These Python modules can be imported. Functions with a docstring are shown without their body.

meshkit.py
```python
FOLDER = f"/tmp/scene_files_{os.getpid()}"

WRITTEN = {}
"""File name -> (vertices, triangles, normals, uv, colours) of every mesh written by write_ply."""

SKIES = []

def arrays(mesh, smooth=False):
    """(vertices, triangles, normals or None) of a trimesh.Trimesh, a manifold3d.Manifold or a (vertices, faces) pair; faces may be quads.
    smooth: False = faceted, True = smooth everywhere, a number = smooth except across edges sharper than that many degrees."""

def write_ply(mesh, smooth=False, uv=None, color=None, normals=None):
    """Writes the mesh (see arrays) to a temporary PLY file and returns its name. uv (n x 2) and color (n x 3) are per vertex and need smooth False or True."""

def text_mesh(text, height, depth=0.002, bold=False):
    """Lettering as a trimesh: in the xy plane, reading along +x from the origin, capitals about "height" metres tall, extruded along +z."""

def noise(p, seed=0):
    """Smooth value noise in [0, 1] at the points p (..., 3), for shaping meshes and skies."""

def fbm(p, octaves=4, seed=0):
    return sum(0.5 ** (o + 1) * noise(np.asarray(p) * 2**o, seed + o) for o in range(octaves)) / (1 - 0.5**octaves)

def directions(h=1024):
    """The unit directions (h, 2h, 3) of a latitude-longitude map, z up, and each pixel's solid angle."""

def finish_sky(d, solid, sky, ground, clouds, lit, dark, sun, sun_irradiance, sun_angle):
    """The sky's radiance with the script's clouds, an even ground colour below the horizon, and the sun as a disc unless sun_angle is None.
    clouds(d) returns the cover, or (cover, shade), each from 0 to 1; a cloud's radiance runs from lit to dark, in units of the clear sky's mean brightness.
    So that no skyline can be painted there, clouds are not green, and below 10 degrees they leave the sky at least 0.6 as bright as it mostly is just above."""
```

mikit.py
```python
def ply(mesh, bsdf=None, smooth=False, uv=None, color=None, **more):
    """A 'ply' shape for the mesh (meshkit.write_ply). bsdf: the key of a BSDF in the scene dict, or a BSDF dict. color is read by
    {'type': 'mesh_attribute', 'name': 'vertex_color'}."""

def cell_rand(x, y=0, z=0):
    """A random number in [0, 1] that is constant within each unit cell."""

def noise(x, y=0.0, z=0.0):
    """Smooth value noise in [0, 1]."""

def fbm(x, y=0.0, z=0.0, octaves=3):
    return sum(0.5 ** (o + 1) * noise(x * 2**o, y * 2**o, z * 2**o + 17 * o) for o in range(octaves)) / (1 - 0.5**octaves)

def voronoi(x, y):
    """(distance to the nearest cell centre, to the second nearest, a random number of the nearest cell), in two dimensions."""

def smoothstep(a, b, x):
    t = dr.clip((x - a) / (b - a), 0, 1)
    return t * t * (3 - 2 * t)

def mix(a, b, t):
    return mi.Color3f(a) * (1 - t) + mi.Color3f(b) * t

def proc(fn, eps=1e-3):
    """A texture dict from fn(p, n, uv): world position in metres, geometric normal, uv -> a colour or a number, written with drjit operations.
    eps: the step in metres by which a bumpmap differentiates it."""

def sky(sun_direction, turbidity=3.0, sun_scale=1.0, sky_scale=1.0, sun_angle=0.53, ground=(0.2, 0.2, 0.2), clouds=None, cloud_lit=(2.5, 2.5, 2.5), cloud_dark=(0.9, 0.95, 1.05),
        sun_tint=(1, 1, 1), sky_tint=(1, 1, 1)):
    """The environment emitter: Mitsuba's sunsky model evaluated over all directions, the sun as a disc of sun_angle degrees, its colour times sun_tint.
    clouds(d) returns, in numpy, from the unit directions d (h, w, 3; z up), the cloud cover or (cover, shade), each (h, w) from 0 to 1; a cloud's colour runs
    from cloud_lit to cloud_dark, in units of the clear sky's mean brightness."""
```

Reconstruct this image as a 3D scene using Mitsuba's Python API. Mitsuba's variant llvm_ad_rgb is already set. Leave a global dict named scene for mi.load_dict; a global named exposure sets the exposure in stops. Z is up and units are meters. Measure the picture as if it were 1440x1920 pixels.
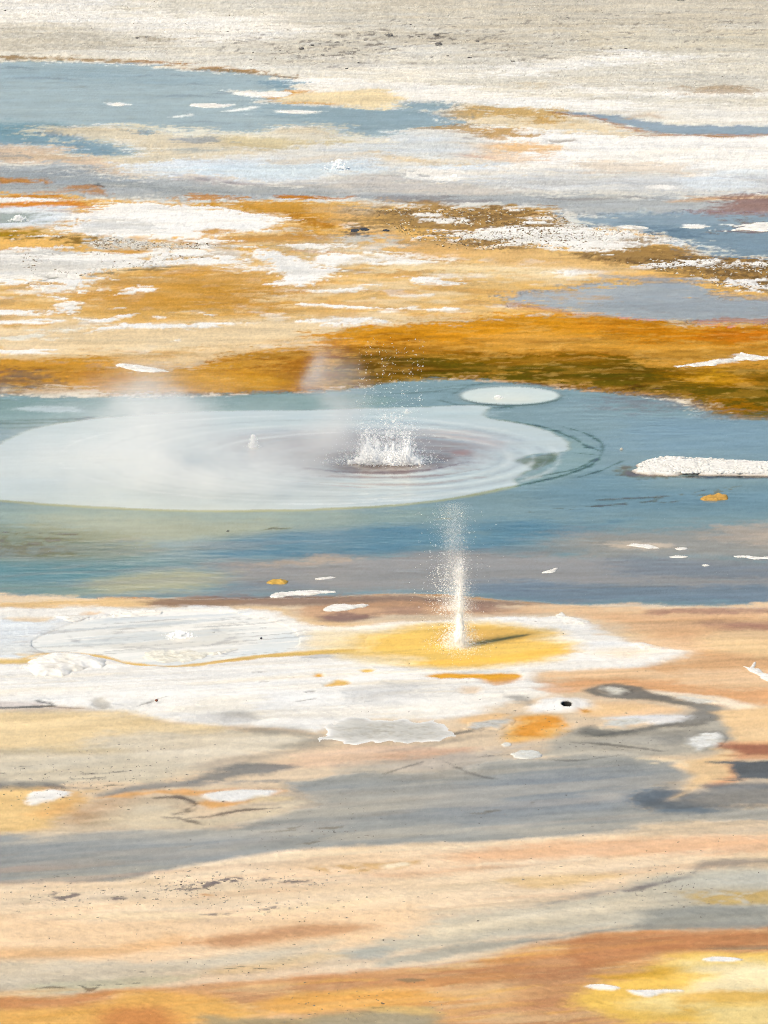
import math
import numpy as np
import trimesh, shapely
import mitsuba as mi
import drjit as dr
import mikit, meshkit
from scipy.ndimage import gaussian_filter
from scipy.spatial import cKDTree, Delaunay

T = mi.ScalarTransform4f
scene, labels = {}, {}
# ------------------------------------------------------------------ camera, sky, exposure
EYE_HEIGHT, PITCH = 20.0, math.radians(10.3)          # from a hillside walkway, a long lens looking down on the basin
scene['camera'] = {'type': 'perspective', 'fov': 2 * math.degrees(math.atan(960 / 12198.0)), 'fov_axis': 'y', 'near_clip': 1.0, 'far_clip': 4000.0,
    'to_world': T().look_at(origin=[0, 0, EYE_HEIGHT], target=[0, math.cos(PITCH) * 10, EYE_HEIGHT - math.sin(PITCH) * 10], up=[0, 0, 1])}
SUN = np.array([-0.55, -0.48, 0.68])
scene['sky'] = mikit.sky(SUN.tolist(), turbidity=3, sun_tint=(0.95, 1.0, 1.06), sky_tint=(0.95, 1.0, 0.92))
exposure = 1.8
SKY_IN_WATER = np.array([0.088, 0.120, 0.166])           # what still water adds by reflection, so that its bed is noted without it
WATER_GAIN = 1.2


# ------------------------------------------------------------------ helpers
def fbm2(x, y, octaves=3, seed=0):
    p = np.stack([x, y, np.zeros_like(x)], -1)
    return meshkit.fbm(p, octaves, seed)


def curve(flat, per=5):
    """A closed smooth outline through the corner points."""
    p = np.asarray(flat, float).reshape(-1, 2)
    a, b, c, d = np.roll(p, 1, 0), p, np.roll(p, -1, 0), np.roll(p, -2, 0)
    k = 0.35
    t = np.linspace(0, 1, per, endpoint=False)[None, :, None]
    m1, m2 = (c - a) * k, (d - b) * k
    h = ((2 * t**3 - 3 * t**2 + 1) * b[:, None] + (t**3 - 2 * t**2 + t) * m1[:, None] + (-2 * t**3 + 3 * t**2) * c[:, None] + (t**3 - t**2) * m2[:, None])
    return h.reshape(-1, 2)


def outline_tree(c):
    nxt = np.roll(c, -1, 0)
    length = np.linalg.norm(nxt - c, axis=1)
    step = max(0.04, length.sum() / 1500)
    pts = [c[i] + (nxt[i] - c[i]) * np.linspace(0, 1, max(1, int(length[i] / step)), endpoint=False)[:, None] for i in range(len(c))]
    return cKDTree(np.vstack(pts))


def polygon(c):
    g = shapely.Polygon(c)
    return g if g.is_valid else g.buffer(0)


def signed(c, x, y, far):
    """Signed distance to the outline, negative inside, clipped to +-far."""
    d, _ = outline_tree(c).query(np.stack([x, y], 1), distance_upper_bound=far, workers=-1)
    g = polygon(c)
    shapely.prepare(g)
    return np.where(shapely.contains_xy(g, x, y), -1, 1) * np.minimum(d, far)


def ss(a, b, x):
    t = np.clip((x - a) / (b - a), 0, 1)
    return t * t * (3 - 2 * t)


# ------------------------------------------------------------------ mineral stains: (albedo, edge softness m, edge raggedness m, its wavelength m, strength, outline x,y.. in metres[, speckle])
ZONES = [
((.603,.584,.526),.12,0,.8,1,[-36.75,246.69,36.75,246.69,22.06,146.67,-22.06,146.67]),
((.672,.647,.578),1.54,1.28,.8,1,[-28.44,190.11,-8.09,189.22,-4.56,184.89,-2.38,180.76,.59,178.1,4.05,175.51,6.79,171.77,25.4,169.36,24.55,163.62,-24.55,163.62]),
((.797,.789,.768),.75,.75,.8,.8,[-36.75,246.69,-10.4,246.69,-7.91,195.63,-7.46,193.14,-6.68,193.45,-6.16,192.22,-5.33,193.75,-4.75,192.53,-3.01,192.53,-3.45,190.71,-2.33,188.93,-1.62,187.76,-2.68,186.32,-3.79,184.33,-4.41,184.89,-5.6,184.05,-6.43,186.03,-7.94,187.47,-8.74,189.82,-9.67,189.67,-28.4,189.82]),
((.429,.399,.335),.85,.85,.8,.7,[-28.31,189.22,-10.1,188.93,-8.49,187.76,-6.39,184.89,-5.88,183.22,-6.76,182.66,-8.16,183.77,-9.9,182.39,-27.27,182.12]),
((.38,.353,.285),.41,.41,.8,.8,[-27.23,181.84,-9.84,181.3,-8.49,181.03,-7.15,181.03,-8.46,180.35,-27.11,181.03]),
((.672,.666,.634),.8,.67,.8,.8,[-9.32,182.66,-6.9,182.39,-4.47,181.3,-2.81,179.68,-2.33,176.8,-3.65,177.44,-5.76,179.42,-8.04,181.03]),
((.326,.285,.219),.29,.29,.8,.9,[-7.35,186.32,-6.6,186.6,-6.11,185.74,-6.7,185.04]),
((.39,.314,.186),.21,.14,.5,.7,[-6.27,185.94,-5.36,186.22,-5.36,186.12,-6.27,185.84]),
((.254,.225,.174),1.08,.81,.8,.16,[-36.75,246.69,36.75,246.69,25.31,168.77,6.74,170.56,3.7,173,-.29,176.15,-2.35,178.1,-5.03,179.68,-27.27,182.12],(.57,.1,9,4)),
((.761,.74,.686),1.08,.81,.8,.35,[-36.75,246.69,36.75,246.69,25.31,168.77,6.74,170.56,3.7,173,-.29,176.15,-2.35,178.1,-5.03,179.68,-27.27,182.12],(.55,.12,11,5)),
((.509,.481,.419),1.38,1.11,.8,.7,[-3.62,183.22,-2.44,185.18,-1.22,185.74,0,187.47,1.99,186.32,3.17,183.77,1.95,182.12,.6,182.39,-.44,178.75,-2.36,179.42,-3.27,180.76]),
((.537,.503,.419),2,1.14,.8,.8,[5.17,190.71,7.46,188.93,28.35,189.52,27.43,183.22,9.47,182.8,7.49,182.12,5.47,184.89]),
((.492,.45,.371),3.02,1.51,.8,.6,[-.4,246.69,7.67,246.69,36.75,246.69,28.53,190.71,7.41,187.76,5.41,182.66,2.71,183.22,.61,186.32,-.32,192.22]),
((.135,.12,.111),.69,.56,.8,.75,[-2.74,184.89,-1.53,186.32,0,187.76,2,186.89,3.03,184.05,1.95,182.39,-.3,179.68,-1.76,178.36,-2.38,180.76],(.64,.05,4,2.2)),
((.135,.12,.111),.71,.57,.8,.55,[-4.94,187.76,4.46,193.75,11.46,193.75,10.79,182.12,2.64,178.1,-3.87,180.76],(.72,.04,4,2.2)),
((.797,.789,.768),.73,.73,.8,.85,[-2.31,175.51,-.29,175.26,1.58,174.25,3.69,172.26,6.02,169.96,7.32,167.6,5.67,167.95,3.89,168.77,2.23,169.36,.28,170.56,-1.42,172.02,-2.28,173.25]),
((.797,.789,.768),.66,.66,.8,.8,[3.08,178.36,4.9,180.49,7.01,181.3,8.37,181.57,8.61,180.49,7.1,179.68,5.3,178.89,4.07,176.8,3.04,176.02]),
((.797,.789,.768),.27,.41,.8,.8,[6.16,182.66,6.92,182.8,7.72,182.25,7.17,181.57,6.42,181.57]),
((.672,.666,.634),.82,.82,.8,.7,[0,183.49,2.12,183.77,2.4,182.39,.59,180.49,0,179.95]),
((.797,.789,.768),1.31,.92,.8,.35,[-1.19,180.49,.59,179.68,2.95,179.42,3.06,177.05,1.16,176.02,-.88,177.31]),
((.797,.789,.768),.49,.49,.8,.8,[4.59,174.25,6.15,173.62,7.68,172.75,25.82,172.26,25.64,171.04,7.92,171.77,5.81,172.02]),
((.797,.789,.768),.7,.7,.8,.55,[5.07,170.8,7.28,169.84,25.29,168.66,24.78,165.19,9.01,165.65,7.4,166.33,5.83,168.42]),
((.293,.186,.081),.37,.37,.8,.6,[7.99,173.25,8.74,174,9.61,174.25,10.14,173.5,9.66,172.51,8.65,172.26]),
((.509,.429,.293),.38,.38,.8,.6,[3.3,174.25,3.88,174.63,4.45,174.25,4,173.5]),
((.285,.18,.078),.2,.27,.5,.8,[-27.22,181.78,-9.85,181.43,-8.49,180.96,-7.13,180.49,-5.78,180.01,-5.52,178.98,-5.52,178.79,-5.74,178.83,-7.09,179.42,-8.44,180.02,-9.81,180.63,-27.2,181.63],(.4,.2,5,2)),
((.362,.18,.06),.2,.27,.5,.7,[-7.11,179.91,-6.23,180.35,-5.46,179.38,-5.46,179.19,-6.2,179.28,-7.1,179.72]),
((.219,.13,.051),.19,.26,.5,.85,[-5.42,178.05,-4.7,178.56,-3.96,178.16,-3.36,177.38,-2.46,176.11,-2.46,175.94,-3.34,176.47,-3.94,177.25,-4.68,177.64,-5.42,177.88]),
((.429,.254,.106),.2,.26,.5,.6,[-5.73,178.41,-4.41,178.75,-2.91,176.71,-2.91,176.62,-4.4,178.23,-5.72,178.31]),
((.634,.634,.609),.43,.43,.8,1,[-24.47,163.07,-6.26,161.43,-1.63,164.74,.55,166.45,2.23,169.36,4.03,168.77,6,165.31,24.55,163.62,22.33,148.48,-22.33,148.48]),
((.797,.797,.782),.4,.3,.8,.36,[-23.76,158.25,-6.17,155.69,-1.04,158.25,.53,161.43,2.41,162.3,24.36,162.3,22.74,151.29,3.48,150.34,-1,151.29,-22.71,151.1],(.58,.07,.5,.7)),
((.46,.46,.481),.4,.3,.8,.3,[-23.76,158.25,-6.17,155.69,-1.04,158.25,.53,161.43,2.41,162.3,24.36,162.3,22.74,151.29,3.48,150.34,-1,151.29,-22.71,151.1],(.6,.07,.5,.9)),
((.672,.526,.335),.4,.3,.8,.3,[-23.76,158.25,-6.17,155.69,-1.04,158.25,.53,161.43,2.41,162.3,24.36,162.3,22.74,151.29,3.48,150.34,-1,151.29,-22.71,151.1],(.63,.06,.5,.8)),
((.797,.789,.768),.85,.75,.8,1,[2.19,166.33,3.82,165.65,5.16,164.74,6.61,163.62,8.08,163.29,24.49,163.18,23.32,155.19,7.47,156,5.54,156.2,3.72,155.19,2.31,155.39,1.96,158.25,2.41,162.3]),
((.768,.726,.647),.46,.46,.8,1,[1.12,169.96,2.23,169.36,3.61,168.66,4.98,167.72,5.74,165.87,6.5,164.18,4.61,164.52,3.26,164.74,2.2,166.79]),
((.634,.531,.353),.46,.57,.8,.8,[1.95,169.36,3.06,169.01,4.57,167.95,5.6,165.65,6.22,164.07,6.87,163.4,5.52,163.4,4.06,164.29,2.45,165.31,1.78,166.45]),
((.514,.344,.135),.35,.46,.6,.9,[1.81,168.89,2.79,169.25,3.62,169.13,4.71,167.95,4.54,167.02,3.84,166.56,2.9,167.49,2.06,166.56,1.36,165.19,.95,164.97,1.37,166.79]),
((.362,.225,.074),.34,.34,.8,.85,[.95,165.42,1.78,165.99,2.31,164.97,2.5,164.07,2.16,163.4,1.49,164.52,.68,164.52]),
((.439,.262,.078),.33,.33,.5,.9,[2.29,163.62,2.85,164.52,3.39,164.4,3.77,163.4,3.22,162.74,2.68,162.3,2.28,162.74]),
((.514,.318,.097),.34,.34,.8,.8,[3.7,166.45,4.26,166.79,4.59,166.1,4.37,165.53,3.83,165.76]),
((.254,.219,.186),.16,.11,.5,.7,[3.95,162.35,4.28,162.03,4.75,162.35,4.75,162.25,4.26,161.49,3.95,162.25]),
((.335,.314,.293),.16,.11,.5,.7,[1.89,163.44,2.08,162.52,2.55,162.78,2.55,162.7,2.07,162.08,1.89,163.36]),
((.712,.429,.157),.53,.43,.8,.8,[2.46,161.22,3.2,161.65,3.99,161.22,4.1,160.15,3.29,159.3,2.63,159.51]),
((.672,.514,.371),.52,.42,.8,.8,[1.71,159.3,2.37,159.83,3.55,159.51,3.92,158.25,3.37,157.22,2.34,157.84]),
((.481,.293,.219),.31,.1,.5,.6,[1.78,159.45,2.1,159.25,2.62,158.51,2.61,158.41,2.1,158.72,1.77,159.36]),
((.56,.609,.647),.86,.65,.8,.75,[-1.08,163.62,0,164.29,1.88,162.96,1.98,160.36,1.44,158.25,-.26,159.3,-1.32,159.83]),
((.647,.699,.747),.41,.41,.8,1,[1.04,157.42,1.82,157.84,3.11,157.22,2.32,156.2,1.29,156,.52,156.6]),
((.672,.549,.362),.42,.42,.8,.8,[-.26,159.83,.26,159.09,1.3,158.04,2.21,157.22,.78,157.63,-.13,158.46]),
((.24,.285,.344),.17,.17,.8,1,[4.65,168.07,5.12,168.07,5.8,167.6,6.59,166.56,7.37,165.65,8.44,165.19,24.82,165.42,24.46,162.96,8.62,163.29,7.54,163.4,6.76,163.96,6,165.53,5.37,167.02]),
((.371,.18,.06),.23,.17,.5,.85,[4.57,167.89,5.37,167.19,6.01,165.7,6.77,164.12,7.69,163.56,24.45,162.9,24.43,162.8,7.66,163.02,6.74,163.57,5.99,165.14,5.36,166.62,4.56,167.78]),
((.514,.362,.212),.35,.12,.5,.7,[6.33,166.84,6.91,167.78,7.08,166.84,7.08,166.74,6.89,167.2,6.32,166.74]),
((.797,.789,.768),.3,.4,.8,1,[.32,156,.9,156.6,1.8,156.2,2.44,155.69,2.04,154.59,1.27,153.7,.64,154.2,.26,154.99]),
((.56,.584,.609),.79,.59,.8,.9,[2.04,154.2,2.83,155.59,4.64,156,5.51,155.19,7.22,156.2,23.49,156.4,22.71,151.1,7.27,151.76,4.77,152.05,2.26,152.24]),
((.797,.789,.768),.3,.3,.8,.8,[7.3,155.19,7.99,156.2,8.8,156.81,23.58,157.01,23.43,156,8.87,155.69,8.06,154.99]),
((.647,.699,.747),.3,.2,.8,.95,[7.14,154.39,7.94,155.19,8.77,156.2,23.49,156.4,23.37,155.59,8.71,155.19,9.01,153.7,8.57,152.63,7.8,152.44,7.08,153.21]),
((.659,.572,.471),.51,.51,.8,.7,[4.8,157.22,5.99,157.73,7.39,157.01,7.06,155.59,5.78,155.69]),
((.797,.789,.768),.15,.1,.8,1,[6.3,153.21,6.59,153.51,6.93,153.12,6.74,152.63,6.37,152.73]),
((.647,.699,.747),.14,.09,.8,1,[6.61,150.72,6.57,150.51,6.48,150.35,6.36,150.26,6.23,150.26,6.11,150.35,6.03,150.51,6.01,150.72,6.05,150.92,6.14,151.09,6.26,151.18,6.4,151.18,6.51,151.09,6.59,150.92]),
((.305,.362,.39),.23,.35,.7,1,[-27.05,180.62,-8.43,179.82,-5.57,177.97,-3.34,176.67,-2.42,174.75,-2.48,173.25,-3.99,172.88,-3.54,172.02,-2.82,171.41,-3.09,170.56,-2.24,169.96,-1.12,169.48,-.28,168.89,.21,168.77,.28,169.84,.56,170.56,1.54,170.32,1.99,169.72,1.39,169.01,1.18,167.95,1.38,167.14,1.89,166.22,1.09,165.19,.34,164.4,0,163.18,-.94,162.74,-1.36,164.74,-2.04,164.97,-2.72,164.74,-3.5,163.4,-5.67,163.85,-6.95,165.42,-7.22,165.19,-8.16,164.97,-8.79,164.07,-8.35,163.4,-7.52,162.96,-6.68,162.08,-6.12,160.57,-6.18,159.3,-7.28,158.98,-8.04,159.83,-9.04,161.22,-24.23,161.43]),
((.146,.219,.285),.54,.33,.8,.8,[-24.8,165.31,-9.01,165.65,-7.7,163.85,-7.08,162.08,-6.21,160.15,-6.44,159.19,-7.28,158.98,-8.04,159.83,-9.04,161.22,-24.23,161.43]),
((.247,.318,.371),1.29,.64,.8,.6,[-26.87,179.42,-9.12,178.75,-6.43,177.44,-4.34,175.51,-6.03,174.25,-8.96,175.51,-26.02,173.62]),
((.146,.219,.285),.38,.25,.8,.8,[-3.18,175.77,-2.52,174.88,-2.34,173.5,-3,173.75]),
((.192,.258,.309),.7,.47,.8,.7,[-2.81,170.56,-1.12,169.36,.28,168.77,.56,170.32,1.54,170.08,1.78,166.33,.54,164.74,-.94,163.18,-1.63,165.19,-2.76,167.6]),
((.146,.247,.293),.9,.45,.8,.6,[-25.05,167.02,-9.04,166.1,-8.66,164.18,-8.83,162.3,-24.36,162.3]),
((.18,.212,.254),.26,.13,.5,.6,[-10.57,178.4,-10.15,178.82,-9.68,178.26,-9.68,178.19,-10.13,178.43,-10.57,178.32]),
((.18,.212,.254),.26,.13,.5,.6,[-10.43,175.93,-9.44,176.35,-8.39,175.8,-8.39,175.73,-9.42,175.96,-10.42,175.86]),
((.18,.212,.254),.26,.13,.5,.6,[-6.69,176.7,-5.98,177.12,-5.23,176.57,-5.23,176.5,-5.96,176.73,-6.69,176.63]),
((.18,.212,.254),.25,.13,.5,.6,[-5.39,174.53,-5.11,174.94,-4.81,174.41,-4.81,174.34,-5.1,174.56,-5.39,174.47]),
((.18,.212,.254),.24,.12,.5,.6,[-5.94,171.81,-5.25,172.2,-4.53,171.68,-4.52,171.62,-5.24,171.83,-5.94,171.74]),
((.18,.212,.254),.23,.11,.5,.6,[-5.47,165.9,-4.66,166.27,-3.83,165.79,-3.83,165.73,-4.65,165.93,-5.47,165.84]),
((.18,.212,.254),.25,.12,.5,.6,[-4.48,172.54,-4.24,172.94,-3.98,172.42,-3.97,172.35,-4.23,172.57,-4.47,172.48]),
((.797,.789,.768),.12,.12,.8,1,[-4.04,172.63,-3.56,172.75,-2.49,172.63,-2.62,171.65,-3.54,171.77]),
((.514,.262,.04),.24,.24,.8,.9,[-2.59,173,-2.06,172.75,-2.27,172.02,-2.75,171.29,-2.98,170.56,-3.03,170.92]),
((.726,.609,.399),.24,.24,.8,1,[-2.88,170.56,-2.26,171.77,-1.42,172.75,0,173.25,.56,171.04,.28,170.08,.21,169.01,-.28,169.01,-1.12,169.6,-2.24,170.08]),
((.514,.262,.04),.18,.12,.5,.7,[-3.02,170.59,-2.1,170.26,-.84,169.75,-.84,169.69,-2.1,169.9,-3.02,170.53]),
((.797,.789,.768),.1,.12,.8,1,[-5.11,169.84,-4.7,170.2,-4.03,169.84,-4.12,169.36,-4.53,169.25,-5.03,169.48]),
((.797,.789,.768),.12,.12,.8,1,[-6.81,169.96,-6.82,169.8,-6.86,169.68,-6.93,169.61,-7.01,169.61,-7.09,169.68,-7.14,169.8,-7.17,169.96,-7.16,170.12,-7.11,170.24,-7.04,170.31,-6.96,170.31,-6.88,170.24,-6.83,170.12]),
((.797,.789,.768),.18,.12,.5,1,[-4.06,168.57,-3.76,168.95,-3.41,169.4,-3.4,169.33,-3.75,168.6,-4.05,168.51]),
((.797,.789,.768),.17,.12,.5,1,[-5.38,167.28,-4.98,167.87,-4.98,167.8,-5.37,167.22]),
((.797,.789,.768),.18,.12,.5,1,[-3.57,167.87,-3.41,167.98,-3.4,167.92,-3.57,167.8]),
((.672,.666,.634),.18,.12,.8,1,[-2.78,168.54,-2.29,168.77,-1.73,168.42,-2.08,167.95,-2.63,168.07]),
((.797,.789,.768),.09,.11,.5,1,[-8.33,164.57,-7.72,164.34,-7.72,164.24,-8.33,164.47]),
((.18,.212,.254),.17,.11,.5,.8,[-7.74,164.22,-7.18,164.29,-6.56,164.44,-6.56,164.36,-7.16,163.85,-7.74,164.14]),
((.672,.609,.46),.17,.11,.5,.9,[-7.11,165.8,-6.56,165.87,-5.86,165.19,-5.56,164.56,-5.56,164.48,-5.84,164.74,-6.55,165.42,-7.1,165.72]),
((.596,.526,.39),.65,.65,.9,.85,[-8.83,164.74,-8.16,164.97,-6.94,165.19,-5.7,164.74,-4.6,164.18,-3.37,163.4,-2.44,164.74,-1.64,165.31,-1.08,163.62,-1.01,162.74,-1.6,161.43,-2.65,160.89,-3.16,159.51,-4.31,158.46,-5.7,157.01,-6.23,155.59,-7.39,157.01,-8.66,159.09,-8.76,160.89,-8.04,159.83,-7.28,158.98,-6.17,159.19,-6.07,160.57,-6.74,161.87,-7.65,162.74,-8.49,163.4]),
((.672,.634,.537),.44,.44,.8,.9,[-5.57,164.74,-4.32,163.85,-2.7,163.62,-1.34,162.96,0,162.74,-.27,161.43,-2.14,162.3,-3.88,162.3,-4.84,162.96]),
((.514,.439,.254),.43,.43,.8,.7,[-4.29,162.74,-3.22,162.96,-2.14,161.87,-1.07,162.08,-1.59,160.89,-2.91,160.36,-3.99,161.22]),
((.225,.277,.344),.22,.22,.8,.7,[-5.22,162.3,-4.29,162.74,-4.01,162.08,-4.8,161.65]),
((.146,.219,.285),.22,.33,.8,.7,[-6.36,164.07,-6.03,164.29,-6.17,163.4]),
((.305,.362,.39),.32,.21,.8,.7,[-5.3,160.57,-4.5,160.36,-3.83,160.15,-4.48,159.62,-5.14,159.72]),
((.59,.471,.362),.52,.52,.8,.95,[-24.22,161.32,-9.03,161,-8.03,159.51,-7.33,158.67,-6.33,156.4,-6.17,155.19,-7.21,156,-8.18,157.42,-23.8,158.46]),
((.409,.326,.225),.42,.31,.8,.5,[-23.98,159.72,-8.67,159.3,-7.97,158.25,-8.62,158.25,-23.86,158.88]),
((.254,.277,.301),.21,.32,.8,.6,[-9.34,159.51,-8.94,159.3,-8.84,158.77,-9.25,158.98]),
((.39,.419,.439),.58,.58,.8,1,[-23.76,158.25,-8.17,157.22,-7.2,155.79,-6.01,154.79,-4.61,155.19,-2.79,153.7,-1.02,154.79,.13,156,1.02,154.2,2.27,153.02,3.52,152.05,6.01,151.67,22.74,151.29,21.43,142.31,5.78,145.78,3.46,149.4,.99,150.53,-1,151.1,-3.98,150.53,-6.48,150.81,-22.58,150.15]),
((.277,.322,.362),.69,.59,.8,.7,[-23.54,156.71,-8.26,156.4,-6.92,155.19,-5.33,153.7,-3.79,153.02,-5.02,152.05,-6.83,153.21,-8.38,153.7,-23.1,153.7]),
((.492,.46,.46),.3,.3,.8,.9,[-5,155.39,-3.84,154.99,-2.79,153.8,-2.03,153.51,-3.54,153.21,-4.71,154.2]),
((.647,.699,.747),.41,.51,.8,1,[-6.21,156.2,-5.92,157.63,-4.96,158.04,-3.79,158.25,-2.09,158.67,-1.05,159.3,-.26,158.67,0,157.01,-.26,156,-1.02,154.99,-2.04,154.2,-2.79,153.7,-3.57,154.39,-4.36,155.19,-5.39,155.59]),
((.549,.647,.726),.61,.41,.8,.8,[-5.03,156.4,-3.76,157.22,-2.08,157.42,-.52,157.73,-.39,156.4,-1.54,155.19,-3.06,154.59,-4.11,155.59]),
((.634,.56,.45),.42,.42,.8,.7,[-2.61,157.94,-1.58,159.3,-.26,159.3,-1.3,158.04,-2.34,157.22]),
((.549,.526,.503),.49,.49,.8,.9,[-2.79,153.61,-1.02,154.59,.13,155.39,.76,154,2.27,153.02,3.52,152.24,.5,151.86,-1.51,152.44]),
((.344,.38,.414),.58,.48,.8,.6,[-2.28,153.7,-1.01,153.21,.5,151.48,-1.25,151.1,-3.62,151.1,-4.27,152.24,-3.41,153.02]),
((.254,.254,.285),.2,.1,.5,.6,[-5,155.42,-3.82,154.05,-2.79,153.63,-2.79,153.58,-3.81,153.75,-5,155.36]),
((.247,.247,.262),.14,.1,.5,.8,[1.12,151.32,1.5,151.57,1.73,151.51,1.73,151.44,1.5,151.19,1.12,151.25]),
((.254,.247,.254),.19,.09,.5,.7,[3.62,151.31,4.49,151.05,5.75,151.33,6.61,150.93,6.61,150.88,5.74,151.05,4.48,150.76,3.62,151.26]),
((.254,.247,.262),.28,.28,.8,.8,[0,150.91,.5,151.19,1.99,150.72,2.49,150.53,1.73,149.96,.75,150.34,0,150.15]),
((.293,.186,.081),.19,.19,.8,.8,[.52,150.34,1,150.62,1.49,150.34,.99,149.87]),
((.439,.219,.074),.2,.2,.8,1,[-23.27,154.89,-8.82,154.79,-8.56,154.3,-8.89,153.9,-23.14,154]),
((.429,.219,.089),.24,.29,.8,.85,[-7.46,153.02,-7.02,153.21,-6.67,152.44,-6.54,151.67,-6.9,151.86,-7.3,152.44]),
((.514,.293,.135),.29,.29,.8,.5,[-8.29,152.05,-7.68,152.44,-7.04,152.24,-7.52,151.67]),
((.46,.225,.067),.19,.29,.8,.9,[-4.69,151.29,-4.26,151.76,-3.5,151.38,-3.13,151.48,-3.37,150.91,-4.23,150.72]),
((.46,.18,.025),.19,.19,.8,1,[-2.5,151.29,-2,151.67,-1.25,151.38,-.75,151.29,-1,150.81,-1.99,150.81]),
((.04,.051,.067),.1,.1,.5,.7,[-7.04,153.73,-6.78,153.56,-6.56,152.85,-6.56,152.8,-6.77,153.26,-7.04,153.68],(.5,.08,7,2)),
((.572,.326,.125),.29,.1,.5,.8,[6.72,150.68,7.37,151.24,8.13,151.52,22.85,152.02,22.83,151.89,8.1,150.86,7.34,150.57,6.72,150.56]),
((.672,.419,.135),.34,.43,.8,1,[-22.85,152.05,-8.27,151.67,-6.99,151.1,-5.6,150.53,-4.22,150.15,-2.49,150.53,-.99,150.53,.49,149.78,1.98,149.4,3.46,149.59,4.05,148.48,4.35,146.31,5.54,145.78,6.47,144.89,6.86,142.99,7.72,141.47,21.06,139.82,19.51,129.23,6.31,131.22,4.18,132.83,-18.34,121.33,-18.91,125.16]),
((.672,.46,.205),1.09,.94,.8,.8,[-21.68,144.02,-5.03,144.89,-2.83,142.31,-.24,144.89,2.14,144.02,4.47,142.31,6.75,140.64,5.49,138.21,3.17,136.63,2.57,135.08,3.11,133.95,.43,129.23,-1.7,127.85,-4.39,125.82,-19,125.82]),
((.754,.647,.46),.64,.4,.8,.45,[-22.55,149.96,-6.91,149.4,-2.48,149.96,-.25,148.48,.48,144.89,2.11,141.98,4.4,139.82,5.26,138.21,3.16,136.24,2.45,134.63,2.88,133.57,1.53,132.1,-.87,130.94,-1.71,128.54,-3.38,127.5,-19.18,127.03],(.54,.08,.8,.9)),
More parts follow.
